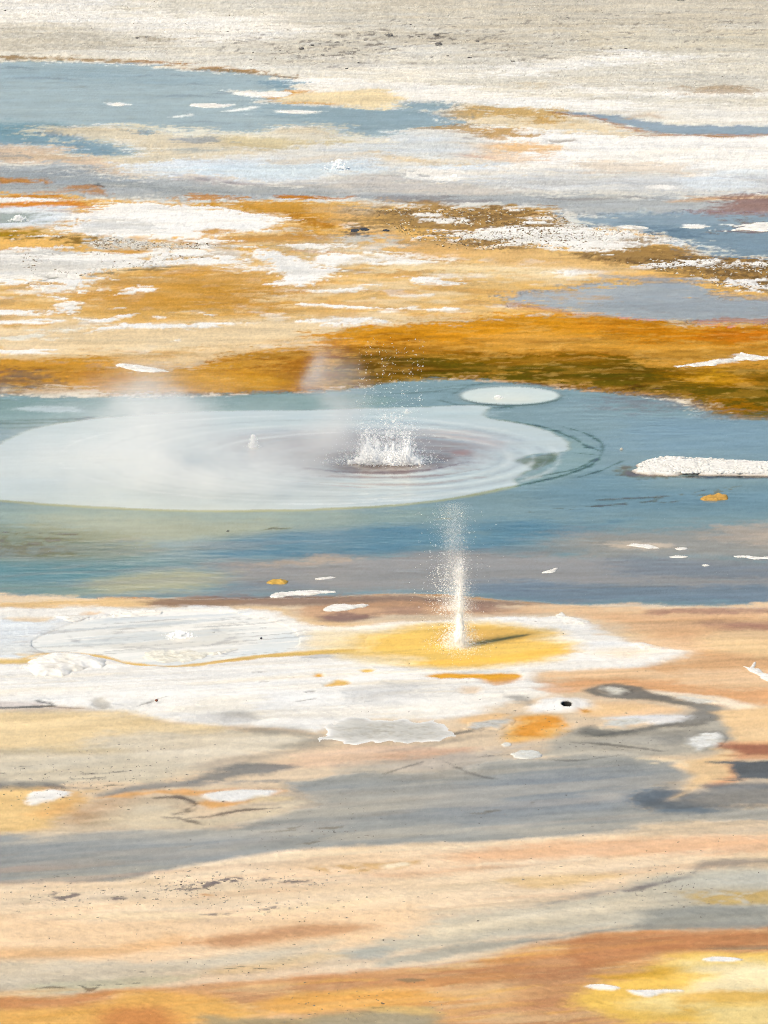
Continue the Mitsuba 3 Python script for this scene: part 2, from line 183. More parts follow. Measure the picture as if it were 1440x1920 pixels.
((.797,.789,.768),.64,.4,.8,.64,[-22.55,149.96,-6.91,149.4,-2.48,149.96,-.25,148.48,.48,144.89,2.11,141.98,4.4,139.82,5.26,138.21,3.16,136.24,2.45,134.63,2.88,133.57,1.53,132.1,-.87,130.94,-1.71,128.54,-3.38,127.5,-19.18,127.03],(.66,.05,1.3,1.3)),
((.481,.225,.033),.64,.4,.8,.38,[-22.55,149.96,-6.91,149.4,-2.48,149.96,-.25,148.48,.48,144.89,2.11,141.98,4.4,139.82,5.26,138.21,3.16,136.24,2.45,134.63,2.88,133.57,1.53,132.1,-.87,130.94,-1.71,128.54,-3.38,127.5,-19.18,127.03],(.57,.08,1.1,1.2)),
((.362,.254,.13),.64,.4,.8,.34,[-22.55,149.96,-6.91,149.4,-2.48,149.96,-.25,148.48,.48,144.89,2.11,141.98,4.4,139.82,5.26,138.21,3.16,136.24,2.45,134.63,2.88,133.57,1.53,132.1,-.87,130.94,-1.71,128.54,-3.38,127.5,-19.18,127.03],(.62,.06,2,2)),
((.526,.531,.52),.68,.42,.8,.52,[-21.8,144.89,-6.23,144.89,-3.57,144.02,-.96,144.89,.48,144.02,-.23,139.82,-2.57,141.47,-4.86,139.82,-20.71,137.41],(.56,.06,2,1.6)),
((.754,.609,.371),.49,.49,.8,.9,[-.94,142.31,.93,140.64,2.78,140.15,4.17,139.82,5.53,139.17,3.89,138.21,2.07,138.85,.23,139.17]),
((.726,.584,.38),.57,.43,.8,.95,[-19.77,131.01,-5.66,131.22,-3.28,132.1,-1.75,132.24,-.22,132.39,1.75,132.1,1.09,131.22,-.65,130.22,-1.71,129.23,-3.09,128.4,-5.09,127.85,-19.22,127.3]),
((.712,.549,.335),.42,.35,.8,.8,[-3.93,128.19,-2.14,129.23,-.87,130.51,-1.29,129.23,-1.92,128.54,-3.06,127.03,-4.09,126.49]),
((.514,.262,.04),1.08,.77,.8,.75,[-6.18,138.21,-4.84,139.17,-3.35,139.41,-2.3,138.85,-1.81,136.63,-2.23,134.32,-3.2,132.98,-4.18,132.68,-5.15,132.1,-6.31,133.57,-6.75,135.85]),
((.429,.205,.019),.91,.61,.8,.5,[-3.75,137.41,-3.05,136.63,-2.46,135.08,-2.77,133.57,-3.74,132.83,-4.65,133.57,-4.28,135.85]),
((.672,.419,.135),.6,.45,.8,.6,[-7.38,135.08,-5.77,133.95,-4.19,133.2,-3.32,133.57,-3.63,132.68,-5.69,132.1,-7.26,132.83]),
((.634,.293,.051),.42,.34,.8,.9,[-21.4,142.15,-7.86,144.02,-6.76,143.34,-7.18,142.31,-21.28,141.31]),
((.672,.419,.135),.43,.43,.8,.9,[-21.65,143.85,-7.94,145.6,-6.7,144.72,-5.48,144.02,-5.78,142.65,-7.3,142.31,-21.3,141.47]),
((.514,.409,.254),.59,.51,.8,.8,[-2.96,143.16,-1.91,144.02,-.96,144.89,0,144.02,-.47,142.31,.47,141.47,-.93,139.82,-1.87,141.47]),
((.46,.219,.029),.43,.35,.8,.7,[-5.61,144.46,-4.41,144.2,-3.35,144.72,-1.92,144.89,-1.19,144.2,-2.61,143.51,-4.27,143.34]),
((.514,.262,.04),.46,.46,.8,.9,[-3.96,149.96,-2.48,150.34,-1.49,149.96,-.74,149.22,-.86,148.11,-1.22,147.03,-.96,145.78,-1.68,144.89,-2.17,145.78,-1.95,147.39,-3.07,148.48,-3.7,149.22]),
((.362,.157,.015),.36,.36,.8,.85,[-2.21,148.66,-1.59,147.75,-1.15,146.31,-1.33,145.95,-1.95,147.12,-2.45,148.3]),
((.254,.085,.011),.28,.09,.5,.6,[-3.96,149.63,-3.44,148.89,-2.69,148.16,-2.69,148.07,-3.43,148.43,-3.95,149.55]),
((.647,.429,.199),.46,.46,.8,.7,[-1.48,149.4,-.49,149.22,-.24,147.57,-.73,146.85,-1.22,148.11]),
((.409,.399,.371),.46,.37,.8,.8,[-.49,149.78,0,149.96,-.25,148.3,-.61,148.66]),
((.659,.371,.097),.68,.51,.8,.7,[-.24,144.89,1.67,143.85,2.47,142.31,1.64,141.47,.24,142.31]),
((.46,.151,.018),.25,.08,.5,.6,[-1.88,142.34,-1.18,142.15,-.7,141.67,-.7,141.61,-1.17,141.81,-1.88,142.28]),
((.526,.186,.025),.28,.19,.5,1,[-22.63,150.54,-8.45,150.42,-7.86,150.95,-7.09,150.53,-6.41,149.21,-6.25,148.34,-6.25,148.26,-6.38,148.49,-7.04,149.4,-7.79,149.73,-8.38,149.14,-22.6,150.33]),
((.56,.219,.038),.28,.28,.8,1,[-22.64,150.62,-8.22,150.72,-7.33,150.34,-7.04,149.59,-7.9,149.4,-22.47,149.4]),
((.514,.219,.038),.19,.19,.5,.9,[-22.78,151.53,-8.51,151.57,-7.9,151.76,-6.97,150.77,-6.97,150.67,-7.87,151.19,-8.48,151,-22.76,151.42]),
((.797,.789,.768),.14,.19,.8,1,[-22.77,151.48,-8.49,151.1,-8.21,150.53,-22.58,150.15]),
((.647,.699,.747),.36,.18,.8,1,[-22.44,149.22,-8.16,149.59,-7.4,149.22,-6.98,148.11,-7.18,147.21,-7.51,146.49,-8.08,145.95,-21.93,145.78]),
((.285,.335,.318),.27,.18,.8,.9,[-22.3,148.3,-8.47,148.48,-8.02,147.93,-8.03,147.21,-8.5,146.85,-22.09,146.85]),
((.46,.419,.429),.28,.28,.8,.8,[-7.89,149.13,-7.13,148.85,-6.26,148.48,-6.95,147.57,-7.23,148.3]),
((.362,.219,.018),.35,.35,.8,1,[-21.91,145.6,-8.33,145.95,-7.74,146.31,-7.42,145.95,-7.5,145.07,-7.89,144.55,-21.73,144.37],(.38,.2,4,3)),
((.151,.089,.018),.35,.35,.8,.85,[-8.01,144.55,-7.31,144.89,-6.47,144.89,-6.03,144.37,-6.28,143.16,-6.86,142.99,-7.5,144.02],(.42,.15,5,3)),
((.797,.789,.768),.18,.36,.7,1,[-6.99,148.48,-6.81,149.78,-6.45,150.15,-5.59,150.34,-4.71,149.96,-3.95,149.4,-3.19,148.66,-2.57,148.11,-2.36,147.21,-2.6,146.13,-2.88,145.25,-3.59,144.89,-4.06,144.28,-4.65,144.11,-5.38,144.55,-5.84,144.2,-6.47,144.89,-7.06,144.72,-7.89,144.63,-7.69,145.25,-7.23,145.78]),
((.526,.531,.52),.36,.36,.8,.7,[-6.46,147.39,-5.83,146.85,-5.19,145.95,-5.53,145.42,-6.15,145.78,-6.85,145.42,-7.01,146.31]),
((.514,.262,.04),.18,.18,.8,.9,[-4.21,145.6,-3.86,145.78,-3.49,145.42,-3.84,144.98]),
((.609,.596,.526),.26,.26,.8,.8,[-2.77,145.78,-1.93,145.95,-1.8,145.42,-2.4,145.07],(.42,.12,4,2.5)),
((.526,.531,.52),.26,.34,.8,1,[-6.41,143.51,-6.09,144.37,-5.47,143.85,-4.26,143.16,-3.8,143.51,-4.01,142.65,-4.94,142.15,-6.12,142.31],(.36,.12,5,3)),
((.797,.789,.768),.2,.41,.6,1,[-21.35,141.81,-7.77,142.31,-7.08,142.65,-6.58,141.98,-5.53,142.31,-4.93,141.81,-5.25,140.97,-3.51,141.47,-3.72,140.64,-4.86,139.82,-5.98,139.01,-6.32,138.85,-6.37,137.41,-6.43,136.24,-7.1,136.01,-7.37,137.02,-7.74,137.41,-20.71,137.41]),
((.526,.531,.52),.41,.41,.8,.65,[-21.23,140.97,-7.45,140.64,-6.52,140.81,-5.7,140.64,-6.34,139.33,-7.12,138.69,-7.55,138.21,-20.8,138.05]),
((.526,.531,.52),.25,.25,.8,.9,[-21.43,142.31,-8,142.15,-7.62,141.64,-21.28,141.31]),
((.514,.262,.04),.17,.17,.8,.8,[-6,142.31,-5.06,142.31,-5.28,141.72,-5.87,141.81]),
((.115,.089,.045),.2,.16,.5,.8,[-6.3,138.4,-5.65,139.37,-4.86,139.78,-4.4,139.86,-4.4,139.78,-4.84,139.37,-5.64,138.97,-6.3,138.33]),
((.097,.106,.097),.12,.08,.5,.8,[-7.29,137.68,-7.09,138.08,-7.08,138.02,-7.29,137.62]),
((.797,.789,.768),.16,.25,.5,1,[-3.13,142.99,-2.83,142.74,-2.35,141.98,-1.86,140.81,-1.1,139.41,-1.03,138.53,-1.37,137.57,-1.82,137.1,-2.27,137.26,-2.17,138.21,-2.48,139.33,-2.68,140.64,-2.93,141.64]),
((.526,.531,.52),.41,.25,.8,.6,[-2.58,141.89,-2.09,140.64,-1.84,139.01,-2.2,139.82]),
((.797,.789,.768),.17,.34,.8,1,[-5.28,141.81,-4.95,142.48,-4.59,142.31,-4.02,142.82,-3.77,142.31,-4.1,141.47,-5.02,140.97]),
((.797,.789,.768),.2,.25,.8,1,[-3.62,140.97,-3.02,140.48,-2.54,139.33,-2.88,139.33,-3.36,139.82,-4.64,140.31],(.4,.1,3,2)),
((.797,.789,.768),.25,.41,.8,1,[-1.41,142.31,-.47,141.98,.47,141.64,.93,140.81,.23,139.99,-.7,140.48,-1.16,139.82,-1.86,140.64],(.38,.12,2,1)),
((.797,.789,.768),.12,.16,.8,1,[-.23,140.97,.7,140.89,1.1,140.56,.58,140.23,0,139.99]),
((.797,.789,.768),.12,.17,.8,1,[1.17,140.97,1.52,141.22,1.75,140.89,1.39,140.48]),
((.526,.531,.52),.35,.43,.8,1,[-.95,144.2,-.36,144.89,.24,144.2,.59,143.34,-.24,142.65],(.45,.1,3,2)),
((.797,.789,.768),.17,.26,.8,1,[-2.01,142.99,-.95,143.34,-.71,142.82,-1.65,142.65]),
((.797,.789,.768),.09,.16,.8,1,[-5.73,135.7,-5.37,136.55,-4.86,136.55,-4.91,136.24,-5.39,135.62]),
((.797,.789,.768),.09,.16,.8,1,[-5.43,136.55,-5.21,136.86,-5.04,136.78]),
((.797,.789,.768),.09,.15,.8,1,[-6.72,134.17,-6.52,134.55,-6.32,134.32,-6.28,132.98,-6.49,132.68,-6.73,133.57]),
((.797,.789,.768),.09,.15,.8,1,[-6.32,133.72,-5.75,133.57,-5.2,133.5]),
((.797,.789,.768),.09,.15,.8,1,[-6.42,132.39,-5.8,132.1,-5.28,132.68,-5.36,132.1,-5.89,131.66]),
((.797,.789,.768),.09,.15,.8,1,[-20.09,133.2,-7.62,133.35,-7.17,133.13,-7.48,132.68,-20.01,132.68]),
((.797,.789,.768),.09,.15,.8,1,[-6.95,135.39,-6.82,135.39,-6.84,134.93]),
((.797,.789,.768),.09,.15,.8,1,[-4.74,132.39,-4.52,132.39,-4.6,132.24]),
((.797,.789,.768),.09,.15,.8,1,[-3.72,132.98,-3.53,132.98,-3.61,132.68]),
((.797,.789,.768),.09,.14,.8,1,[-4.18,129.23,-3.7,131.37,-3.7,131.22]),
((.797,.789,.768),.11,.14,.5,1,[-5.95,130.49,-5.34,131.55,-4.14,131.51,-2.73,131.7,-2.73,131.61,-4.12,130.94,-5.32,130.9,-5.95,130.38]),
((.754,.726,.647),.13,.21,.8,1,[-19.51,129.23,-7.33,130.08,-7.03,130.51,-6.07,130.79,-6.67,129.8,-7.08,129.37]),
((.797,.789,.768),.11,.15,.5,1,[-19.85,131.55,-7.43,131.88,-7.11,131.99,-7.11,131.91,-7.41,131.44,-19.83,131.47]),
((.797,.789,.768),.1,.15,.5,1,[-1.67,134.21,-.89,134.17,-.22,133.8,.55,133.61,.55,133.53,-.22,133.35,-.89,133.72,-1.67,134.13]),
((.797,.789,.768),.1,.15,.5,1,[.55,133.53,1.22,133.76,1.55,133.76,1.55,133.69,1.22,133.39,.55,133.47]),
((.797,.789,.768),.15,.29,.8,1,[-1.75,132.1,-1.1,132.46,-.22,132.1,.22,131.66,-.65,131.22,-1.42,131.51],(.4,.12,2.5,1.2)),
((.797,.789,.768),.13,.17,.8,1,[-4.52,143.85,-4.05,144.2,-3.33,144.02,-3.8,143.59]),
((.797,.789,.768),.2,.23,.8,1,[-1.35,136.24,-.79,136.63,-.34,137.18,0,137.26,-.34,136.39,-1.13,136.01]),
((.797,.789,.768),.16,.24,.8,1,[.57,138.21,.91,138.05,1.48,137.57,1.36,137.18,.68,137.41]),
((.797,.789,.768),.2,.24,.8,1,[3.57,139.17,3.93,139.5,4.84,139.17,4.59,138.69,3.9,138.53]),
((.797,.789,.768),.11,.15,.5,1,[0,133.47,.61,133.77,.61,133.68,0,133.38]),
((.797,.789,.768),.08,.1,.5,1,[-19.23,127.35,-7.33,128.05,-6.81,127.9,-6.81,127.8,-7.3,127.5,-19.21,127.25]),
((.797,.789,.768),.08,.07,.8,1,[-5.32,126.09,-5.03,126.29,-4.6,125.89,-4.22,125.36,-4.57,125.22,-5,125.56]),
((.051,.054,.07),.27,.35,.8,.8,[-.87,145.95,-.7,146.67,-.46,146.49,-.31,145.78,-.43,144.89,-.77,145.07],(.42,.12,4,3)),
((.797,.789,.768),.17,.17,.8,0,[3.12,142.31,3.42,142.57,3.43,140.64,3.14,140.48]),
((.326,.205,.081),.53,.62,.8,.9,[-.25,148.85,.74,149.59,1.98,149.4,3.46,149.4,3.93,148.48,4.37,146.85,4.58,145.78,4.04,143.85,3.3,142.65,1.88,142.31,.95,143.34,1.2,144.89,.48,145.78,-.24,146.67]),
((.157,.097,.045),.53,.53,.8,.75,[.25,148.85,1.97,149.22,3.45,149.03,4.36,146.67,3.83,144.89,3.31,142.99,1.66,142.99,1.19,144.02,.72,144.89,1.69,146.22,.73,147.39],(.52,.1,8,4.5)),
((.254,.151,.054),.49,.49,.8,.85,[4.03,143.16,5.44,142.99,6.39,142.99,7.06,142.31,7.96,141.47,21.18,140.64,20.36,135.08,7.88,135.85,7.27,137.26,6.18,138.21,5.32,139.82,4.65,140.64]),
((.097,.063,.033),.41,.49,.8,.7,[4.45,141.47,5.35,140.64,6.33,141.64,7.94,141.14,21.06,139.82,20.41,135.39,7.69,136.63,7.08,137.89,5.99,139.17,4.88,140.31],(.5,.1,8,4)),
((.797,.789,.768),.14,.27,.8,1,[.61,147.39,1.34,147.75,1.95,147.39,1.58,146.85,.85,147.03],(.42,.08,5,2.5)),
((.797,.789,.768),.14,.18,.8,1,[3.29,147.57,3.67,148.02,4.02,147.39,3.53,147.21]),
((.797,.789,.768),.17,.43,.4,1,[1.68,144.89,2.41,145.6,3.38,146.04,4.36,146.4,4.94,145.78,5.77,145.42,6.45,144.55,6.64,143.34,6.05,143.34,5.43,142.65,5.05,141.98,4.24,142.31,3.78,142.65,3.08,143.16,2.37,142.99,2.62,144.02,1.78,143.85]),
((.254,.157,.054),.26,.26,.8,.8,[5.48,144.02,6.08,144.2,5.91,142.99,5.66,142.48],(.4,.1,5,3)),
((.797,.789,.768),.13,.26,.8,1,[1.92,145.42,2.53,145.95,3.38,145.95,2.88,145.25,2.16,144.89],(.42,.1,4,2)),
((.797,.789,.768),.12,.25,.4,1,[5.33,139.99,6.04,140.31,6.63,140.64,7.22,140.64,7.42,140.15,6.48,139.82,5.54,139.58],(.36,.1,5,3)),
((.797,.789,.768),.16,.31,.8,1,[6.84,137.65,7.42,137.97,20.88,138.61,20.36,135.08,7.87,135.7,7.58,136.63,7.03,136.94],(.5,.07,6,3)),
((.797,.789,.768),.16,.33,.8,1,[6.75,140.64,8.17,141.14,21.16,140.48,21.06,139.82,7.41,139.99],(.55,.07,6,3)),
((.797,.789,.768),.13,.17,.8,0,[3.53,142.31,4.01,142.48,4.46,141.98,3.98,141.64]),
((.797,.789,.768),.09,.09,.8,.9,[5.32,146.31,5.56,146.22,5.79,145.95,5.42,145.78]),
((.797,.789,.768),.09,.17,.3,1,[.97,144.46,.95,144.36,.89,144.29,.82,144.25,.73,144.25,.66,144.29,.6,144.36,.59,144.46,.6,144.55,.66,144.63,.73,144.67,.82,144.67,.9,144.63,.95,144.55]),
((.797,.789,.768),.09,.18,.3,1,[1.5,145.6,1.48,145.5,1.41,145.43,1.32,145.38,1.21,145.38,1.11,145.43,1.05,145.5,1.02,145.6,1.05,145.69,1.12,145.77,1.21,145.81,1.32,145.81,1.42,145.77,1.48,145.69]),
((.797,.789,.768),.09,.19,.3,1,[3.14,149.22,3.13,149.12,3.09,149.04,3.04,148.99,2.99,148.99,2.94,149.04,2.91,149.12,2.9,149.22,2.91,149.32,2.95,149.4,3,149.44,3.05,149.44,3.1,149.4,3.13,149.32]),
((.797,.789,.768),.09,.18,.3,1,[3.57,146.85,3.55,146.75,3.5,146.67,3.43,146.63,3.36,146.63,3.29,146.67,3.24,146.75,3.23,146.85,3.25,146.94,3.3,147.02,3.37,147.06,3.44,147.06,3.51,147.02,3.55,146.94]),
((.797,.789,.768),.09,.18,.3,1,[2.04,147.21,2.02,147.11,1.96,147.03,1.87,146.99,1.77,146.99,1.69,147.03,1.63,147.11,1.61,147.21,1.63,147.3,1.69,147.38,1.78,147.43,1.88,147.43,1.96,147.38,2.02,147.3]),
((.797,.789,.768),.08,.17,.3,1,[3.42,140.73,3.41,140.64,3.36,140.56,3.29,140.52,3.22,140.52,3.16,140.56,3.11,140.64,3.1,140.73,3.12,140.82,3.16,140.89,3.23,140.93,3.3,140.93,3.37,140.89,3.41,140.82]),
((.797,.789,.768),.09,.18,.3,1,[1.03,148.02,1.01,147.92,.96,147.84,.89,147.8,.82,147.8,.75,147.84,.7,147.92,.69,148.02,.7,148.12,.75,148.2,.82,148.25,.9,148.25,.96,148.2,1.01,148.12]),
((.797,.789,.768),.09,.18,.3,1,[1.37,148.02,1.35,147.92,1.31,147.84,1.25,147.8,1.19,147.8,1.13,147.84,1.09,147.92,1.08,148.02,1.09,148.12,1.13,148.2,1.19,148.25,1.26,148.25,1.32,148.2,1.36,148.12]),
((.797,.789,.768),.09,.18,.3,1,[2.4,145.42,2.38,145.33,2.31,145.25,2.21,145.21,2.11,145.21,2.01,145.25,1.95,145.33,1.92,145.42,1.95,145.52,2.02,145.59,2.11,145.64,2.22,145.64,2.32,145.59,2.38,145.52]),
((.797,.789,.768),.09,.17,.3,1,[3.62,143.85,3.6,143.76,3.55,143.68,3.48,143.64,3.41,143.64,3.34,143.68,3.3,143.76,3.28,143.85,3.3,143.95,3.35,144.02,3.42,144.06,3.49,144.06,3.56,144.02,3.6,143.95]),
((.647,.419,.18),.49,.41,.8,.7,[1.19,143.59,2.12,142.48,3.28,141.81,3.97,140.97,4.87,139.99,5.75,138.85,6.56,136.63,5.91,137.26,4.38,139.17,2.78,139.99,1.63,140.97,.94,142.31]),
((.225,.277,.335),.27,.35,.8,1,[3.93,148.66,4.65,148.11,5.9,148.85,7.12,148.66,22.44,149.22,21.16,140.48,7.95,141.31,7.18,142.31,6.76,143.51,6.12,145.25,5.32,146.31,4.6,146.31,4.26,147.39]),
((.146,.199,.262),.52,.43,.8,.7,[5.58,146.85,6.53,146.31,7.52,146.67,22.06,146.67,21.16,140.48,7.95,141.31,7.19,142.48,6.79,144.02,6.25,145.42]),
((.089,.13,.192),.35,.26,.8,.6,[6.15,145.78,6.76,145.95,6.93,144.46,6.45,144.37]),
((.254,.157,.146),.37,.37,.8,.9,[7.82,150.34,8.52,151.67,22.83,151.86,22.36,148.66,8.34,148.48,7.77,149.22]),
((.168,.106,.06),.18,.18,.8,.9,[8.17,147.57,8.51,147.03,21.91,145.6,21.86,145.25,8.18,145.42,7.86,145.78]),
((.797,.789,.768),.09,.18,.8,1,[7.85,145.69,8.22,146.31,8.56,146.85,22.13,147.12,21.91,145.6,8.32,145.78]),
((.797,.789,.768),.09,.09,.5,1,[6.77,146.27,7.03,146.67,7.25,146.27,7.25,146.17,7.01,146.13,6.77,146.17]),
((.797,.789,.768),.09,.09,.5,1,[5.34,146.27,5.57,146.58,5.8,146.09,5.79,145.99,5.55,146.04,5.34,146.17]),
((.326,.344,.371),.38,.38,.8,1,[2.46,135.08,3.15,136.01,4.08,136.78,4.89,137.41,5.69,137.57,6.6,137.41,6.99,136.24,7.61,135.08,20.2,133.95,19.88,131.8,7.19,131.51,6.34,131.8,5.26,132.1,4.18,132.83,3.43,133.57,2.89,134.02]),
((.254,.273,.309),.75,.45,.8,.7,[5.18,135.85,6.1,136.32,6.98,135.85,20.14,133.57,19.95,132.24,6.36,132.24,5.29,133.13,4.22,134.02]),
((.293,.318,.362),.32,.32,.8,.7,[4.82,138.53,5.49,138.21,6.83,137.57,6.56,136.63,5.46,137.41]),
((.46,.293,.146),.46,.38,.8,.6,[3.59,135.39,4.16,135.85,4.6,135.39,4.22,134.17,3.79,134.48],(.45,.15,4,2.5)),
((.514,.254,.12),.3,.22,.8,.6,[2.68,134.63,3.11,134.17,3.97,133.13,3.74,132.83,2.87,133.42]),
((.371,.118,.004),.22,.22,.8,.6,[7.46,132.39,20.05,132.98,19.93,132.1,7.64,131.66]),
((.514,.262,.04),.34,.34,.8,1,[-19.1,126.49,-6.73,126.76,-5.69,126.89,-5.12,125.95,-4.36,125.16,-3.55,125.82,-2.96,127.3,-2.13,128.19,-1.28,128.54,-1.03,130.29,-.22,131.22,.87,131.66,1.97,132.1,2.53,132.83,3.09,133.2,3.74,132.83,4.61,132.54,5.79,131.8,6.74,131.22,19.82,131.37,17.99,118.9,6.75,119.5,6.23,121.02,5.48,122.26,4.39,122.9,2.88,123.98,1.44,124.24,.72,124.11,-1.02,122.9,-3.05,122.58,-5.29,122.45,-6.36,123.53,-18.91,125.16]),
((.609,.262,.012),.57,.43,.8,.9,[-1.07,129.23,-.22,130.79,1.53,131.66,2.64,132.83,3.74,132.68,5.24,131.8,6.73,130.94,19.69,130.51,19.4,128.54,6.22,129.23,4.09,129.8,1.93,129.23,.43,129.09,-.75,128.4]),
((.481,.168,.005),.57,.43,.8,.7,[3.94,132.1,5.24,131.8,6.29,130.79,19.69,130.51,19.4,128.54,6.62,128.67,5.16,129.51,4.12,130.65]),
((.634,.344,.074),.56,.42,.8,.6,[1.94,129.8,3.04,130.79,3.67,130.08,4.29,129.23,3.62,128.54,2.56,128.67]),
((.492,.146,.01),.35,.21,.8,.7,[6.7,130.29,7.37,130.65,19.69,130.51,19.51,129.23,7.07,129.23]),
((.293,.115,.004),.55,.41,.8,.85,[-1.07,128.54,0,128.67,1.07,128.54,2.33,127.85,3.82,127.85,5.09,127.71,4.62,126.49,2.94,126.76,.84,127.03,-.63,126.76]),
((.093,.07,.004),.59,.39,.8,.95,[-1.25,125.82,-.63,127.3,.42,127.57,1.37,127.44,2.96,127.3,4.22,127.03,5.27,127.03,6.06,125.82,18.91,125.16,18.08,119.5,6.75,119.5,6.23,121.02,5.48,122.26,4.39,122.9,2.88,123.98,1.44,124.24,.72,124.11,-.82,123.02]),
((.097,.048,.004),.67,.33,.8,.7,[-.85,127.5,.11,128.12,.63,127.5,.84,125.82,0,123.86,-.82,123.86,-1.14,125.16]),
((.067,.054,.004),.46,.33,.8,.6,[1.36,125.82,2.71,125.82,3.96,125.56,5.01,125.82,5.61,125.16,4.74,124.11,2.9,124.63,1.45,124.63]),
((.081,.035,.004),.26,.19,.8,.8,[2.27,124.11,3.29,123.73,4.3,123.34,4.87,123.6,4.8,122.96,3.88,123.09,2.77,123.6]),
((.326,.146,.004),.52,.39,.8,.8,[5.4,125.16,6.27,125.82,6.87,125.42,7.21,124.11,6.77,123.47,6.06,123.73]),
((.56,.293,.018),.39,.26,.8,.8,[6.01,124.83,6.46,125.56,6.77,125.03,6.6,124.24,6.18,124.11]),
((.285,.125,.004),.31,.37,.8,.9,[5.9,122.58,6.71,122.33,7.16,121.33,6.77,119.86,6.3,120.34,5.96,121.58],(.46,.14,5,4)),
((.335,.135,.004),.4,.27,.8,.4,[1.48,127.16,3.16,127.03,4.62,126.49,2.93,126.22,1.68,126.49]),
((.254,.078,.004),.59,.4,.8,.75,[-2.61,125.82,-1.9,127.03,-1.27,127.71,-1.01,127.85,-1.04,125.16,-1.12,123.09,-1.84,122.83,-2.05,123.53,-1.86,124.37]),
((.56,.277,.023),.46,.33,.8,.7,[-3.95,125.16,-2.93,126.22,-2.29,125.16,-1.9,124.18,-2.25,123.34,-3.28,123.34,-4.01,123.73]),
((.46,.18,.006),.46,.39,.8,.7,[-19,125.82,-6.47,125.69,-5.64,125.82,-4.99,125.16,-5.33,123.47,-6.16,123.73,-6.86,125.16]),
((.13,.045,.004),.16,.13,.5,.85,[-5.3,122.73,-4.28,122.71,-3.06,122.83,-2.04,122.96,-1.23,123.24,-1.23,123.19,-2.04,122.71,-3.05,122.58,-4.27,122.45,-5.3,122.68]),
((.609,.362,.085),.26,.2,.5,.5,[-5.43,125.85,-4.36,125.06,-3.11,124.93,-4.34,124.4,-4.34,124.34,-3.1,124.6,-4.35,124.73,-5.43,125.79]),
((.254,.074,.004),.21,.21,.5,.45,[-.75,129.89,-.16,130.22,.43,130.25,.43,130.2,-.16,129.94,-.75,129.84]),
((.634,.309,.038),.21,.21,.5,.45,[.85,128.22,1.39,128.54,1.92,128.56,1.92,128.51,1.38,128.26,.85,128.17]),
((.254,.074,.004),.21,.21,.5,.45,[3,129.05,3.54,129.37,4.08,129.4,4.08,129.35,3.53,129.09,3,129]),
((.634,.309,.038),.21,.21,.5,.45,[4.25,128.08,4.74,128.4,5.22,128.42,5.22,128.37,4.73,128.12,4.25,128.03]),
((.254,.074,.004),.2,.2,.5,.45,[-3.13,125.65,-2.4,125.95,-1.67,125.98,-1.67,125.93,-2.4,125.69,-3.13,125.6]),
((.634,.309,.038),.2,.2,.5,.45,[-6.9,126.04,-6.29,126.35,-5.66,126.38,-5.66,126.33,-6.28,126.09,-6.9,126]),
((.254,.074,.004),.2,.2,.5,.45,[-3.57,126.58,-2.95,126.89,-2.32,126.92,-2.32,126.87,-2.94,126.62,-3.57,126.53]),
((.634,.309,.038),.2,.2,.5,.45,[1.45,124.99,2.18,125.29,2.91,125.31,2.91,125.27,2.18,125.03,1.45,124.94]),
((.254,.074,.004),.21,.21,.5,.45,[-.21,129.05,.32,129.37,.86,129.4,.86,129.35,.32,129.09,-.21,129]),
((.634,.309,.038),.21,.21,.5,.45,[5.42,128.01,5.96,128.33,6.49,128.35,6.49,128.3,5.95,128.05,5.41,127.96]),
((.797,.789,.768),.07,.08,.3,1,[5.71,125.95,6.07,126.22,6.52,126.76,6.96,127.03,7.14,127.57,7.29,127.3,7.6,127.16,19.2,127.16,19.16,126.89,7.58,126.83,7.04,126.62,6.49,126.22,6.06,125.95]),
((.797,.789,.768),.07,.07,.8,1,[6.89,127.3,7.12,127.64,7.31,127.3,7.11,127.03]),
((.102,.093,.097),.32,.32,.8,.75,[-18.97,125.56,-7.09,125.69,-6.53,124.9,-6.17,123.86,-6.32,122.71,-6.71,122.45,-18.55,122.71],(.4,.25,4,3)),
((.634,.309,.043),.4,.27,.8,.22,[-19,125.82,-5.43,125.82,-2.95,127.03,-1.07,129.23,1.96,131.37,4.16,132.1,19.75,130.94,18.16,120.1,5.88,121.95,3.89,123.21,1.45,124.37,-1.02,123.02,-5.29,122.58,-18.76,124.18],(.55,.09,1.2,2)),
((.157,.057,.004),.4,.27,.8,.25,[-19,125.82,-5.43,125.82,-2.95,127.03,-1.07,129.23,1.96,131.37,4.16,132.1,19.75,130.94,18.16,120.1,5.88,121.95,3.89,123.21,1.45,124.37,-1.02,123.02,-5.29,122.58,-18.76,124.18],(.56,.09,1.4,2.4)),
((.726,.46,.13),.4,.27,.8,.25,[-19,125.82,-5.43,125.82,-2.95,127.03,-1.07,129.23,1.96,131.37,4.16,132.1,19.75,130.94,18.16,120.1,5.88,121.95,3.89,123.21,1.45,124.37,-1.02,123.02,-5.29,122.58,-18.76,124.18],(.64,.06,3,4)),
((.189,.269,.309),.16,.16,.8,1,[-18.62,123.21,-6.71,122.45,-5.49,122.33,-3.97,122.52,-2.24,122.71,-1.02,122.96,-.41,123.6,.21,124.24,.83,124.37,1.45,124.5,2.07,124.37,2.47,123.98,3.48,123.34,4.48,122.71,5.37,121.95,6.01,120.59,6.57,119.74,17.99,118.9,15.44,101.51,4.93,101.69,3.91,101.87,3.06,101.73,2.05,102.13,1.2,102.49,.17,102.76,-1.03,102.4,-2.56,102.22,-3.59,102.31,-4.45,102.4,-5.46,102.13,-15.47,101.78]),
((.212,.293,.344),.83,.36,.8,.7,[1.81,121.33,3.87,122.58,5.79,120.1,17.99,118.9,17.48,115.42,4.57,114.31,3.26,118.9]),
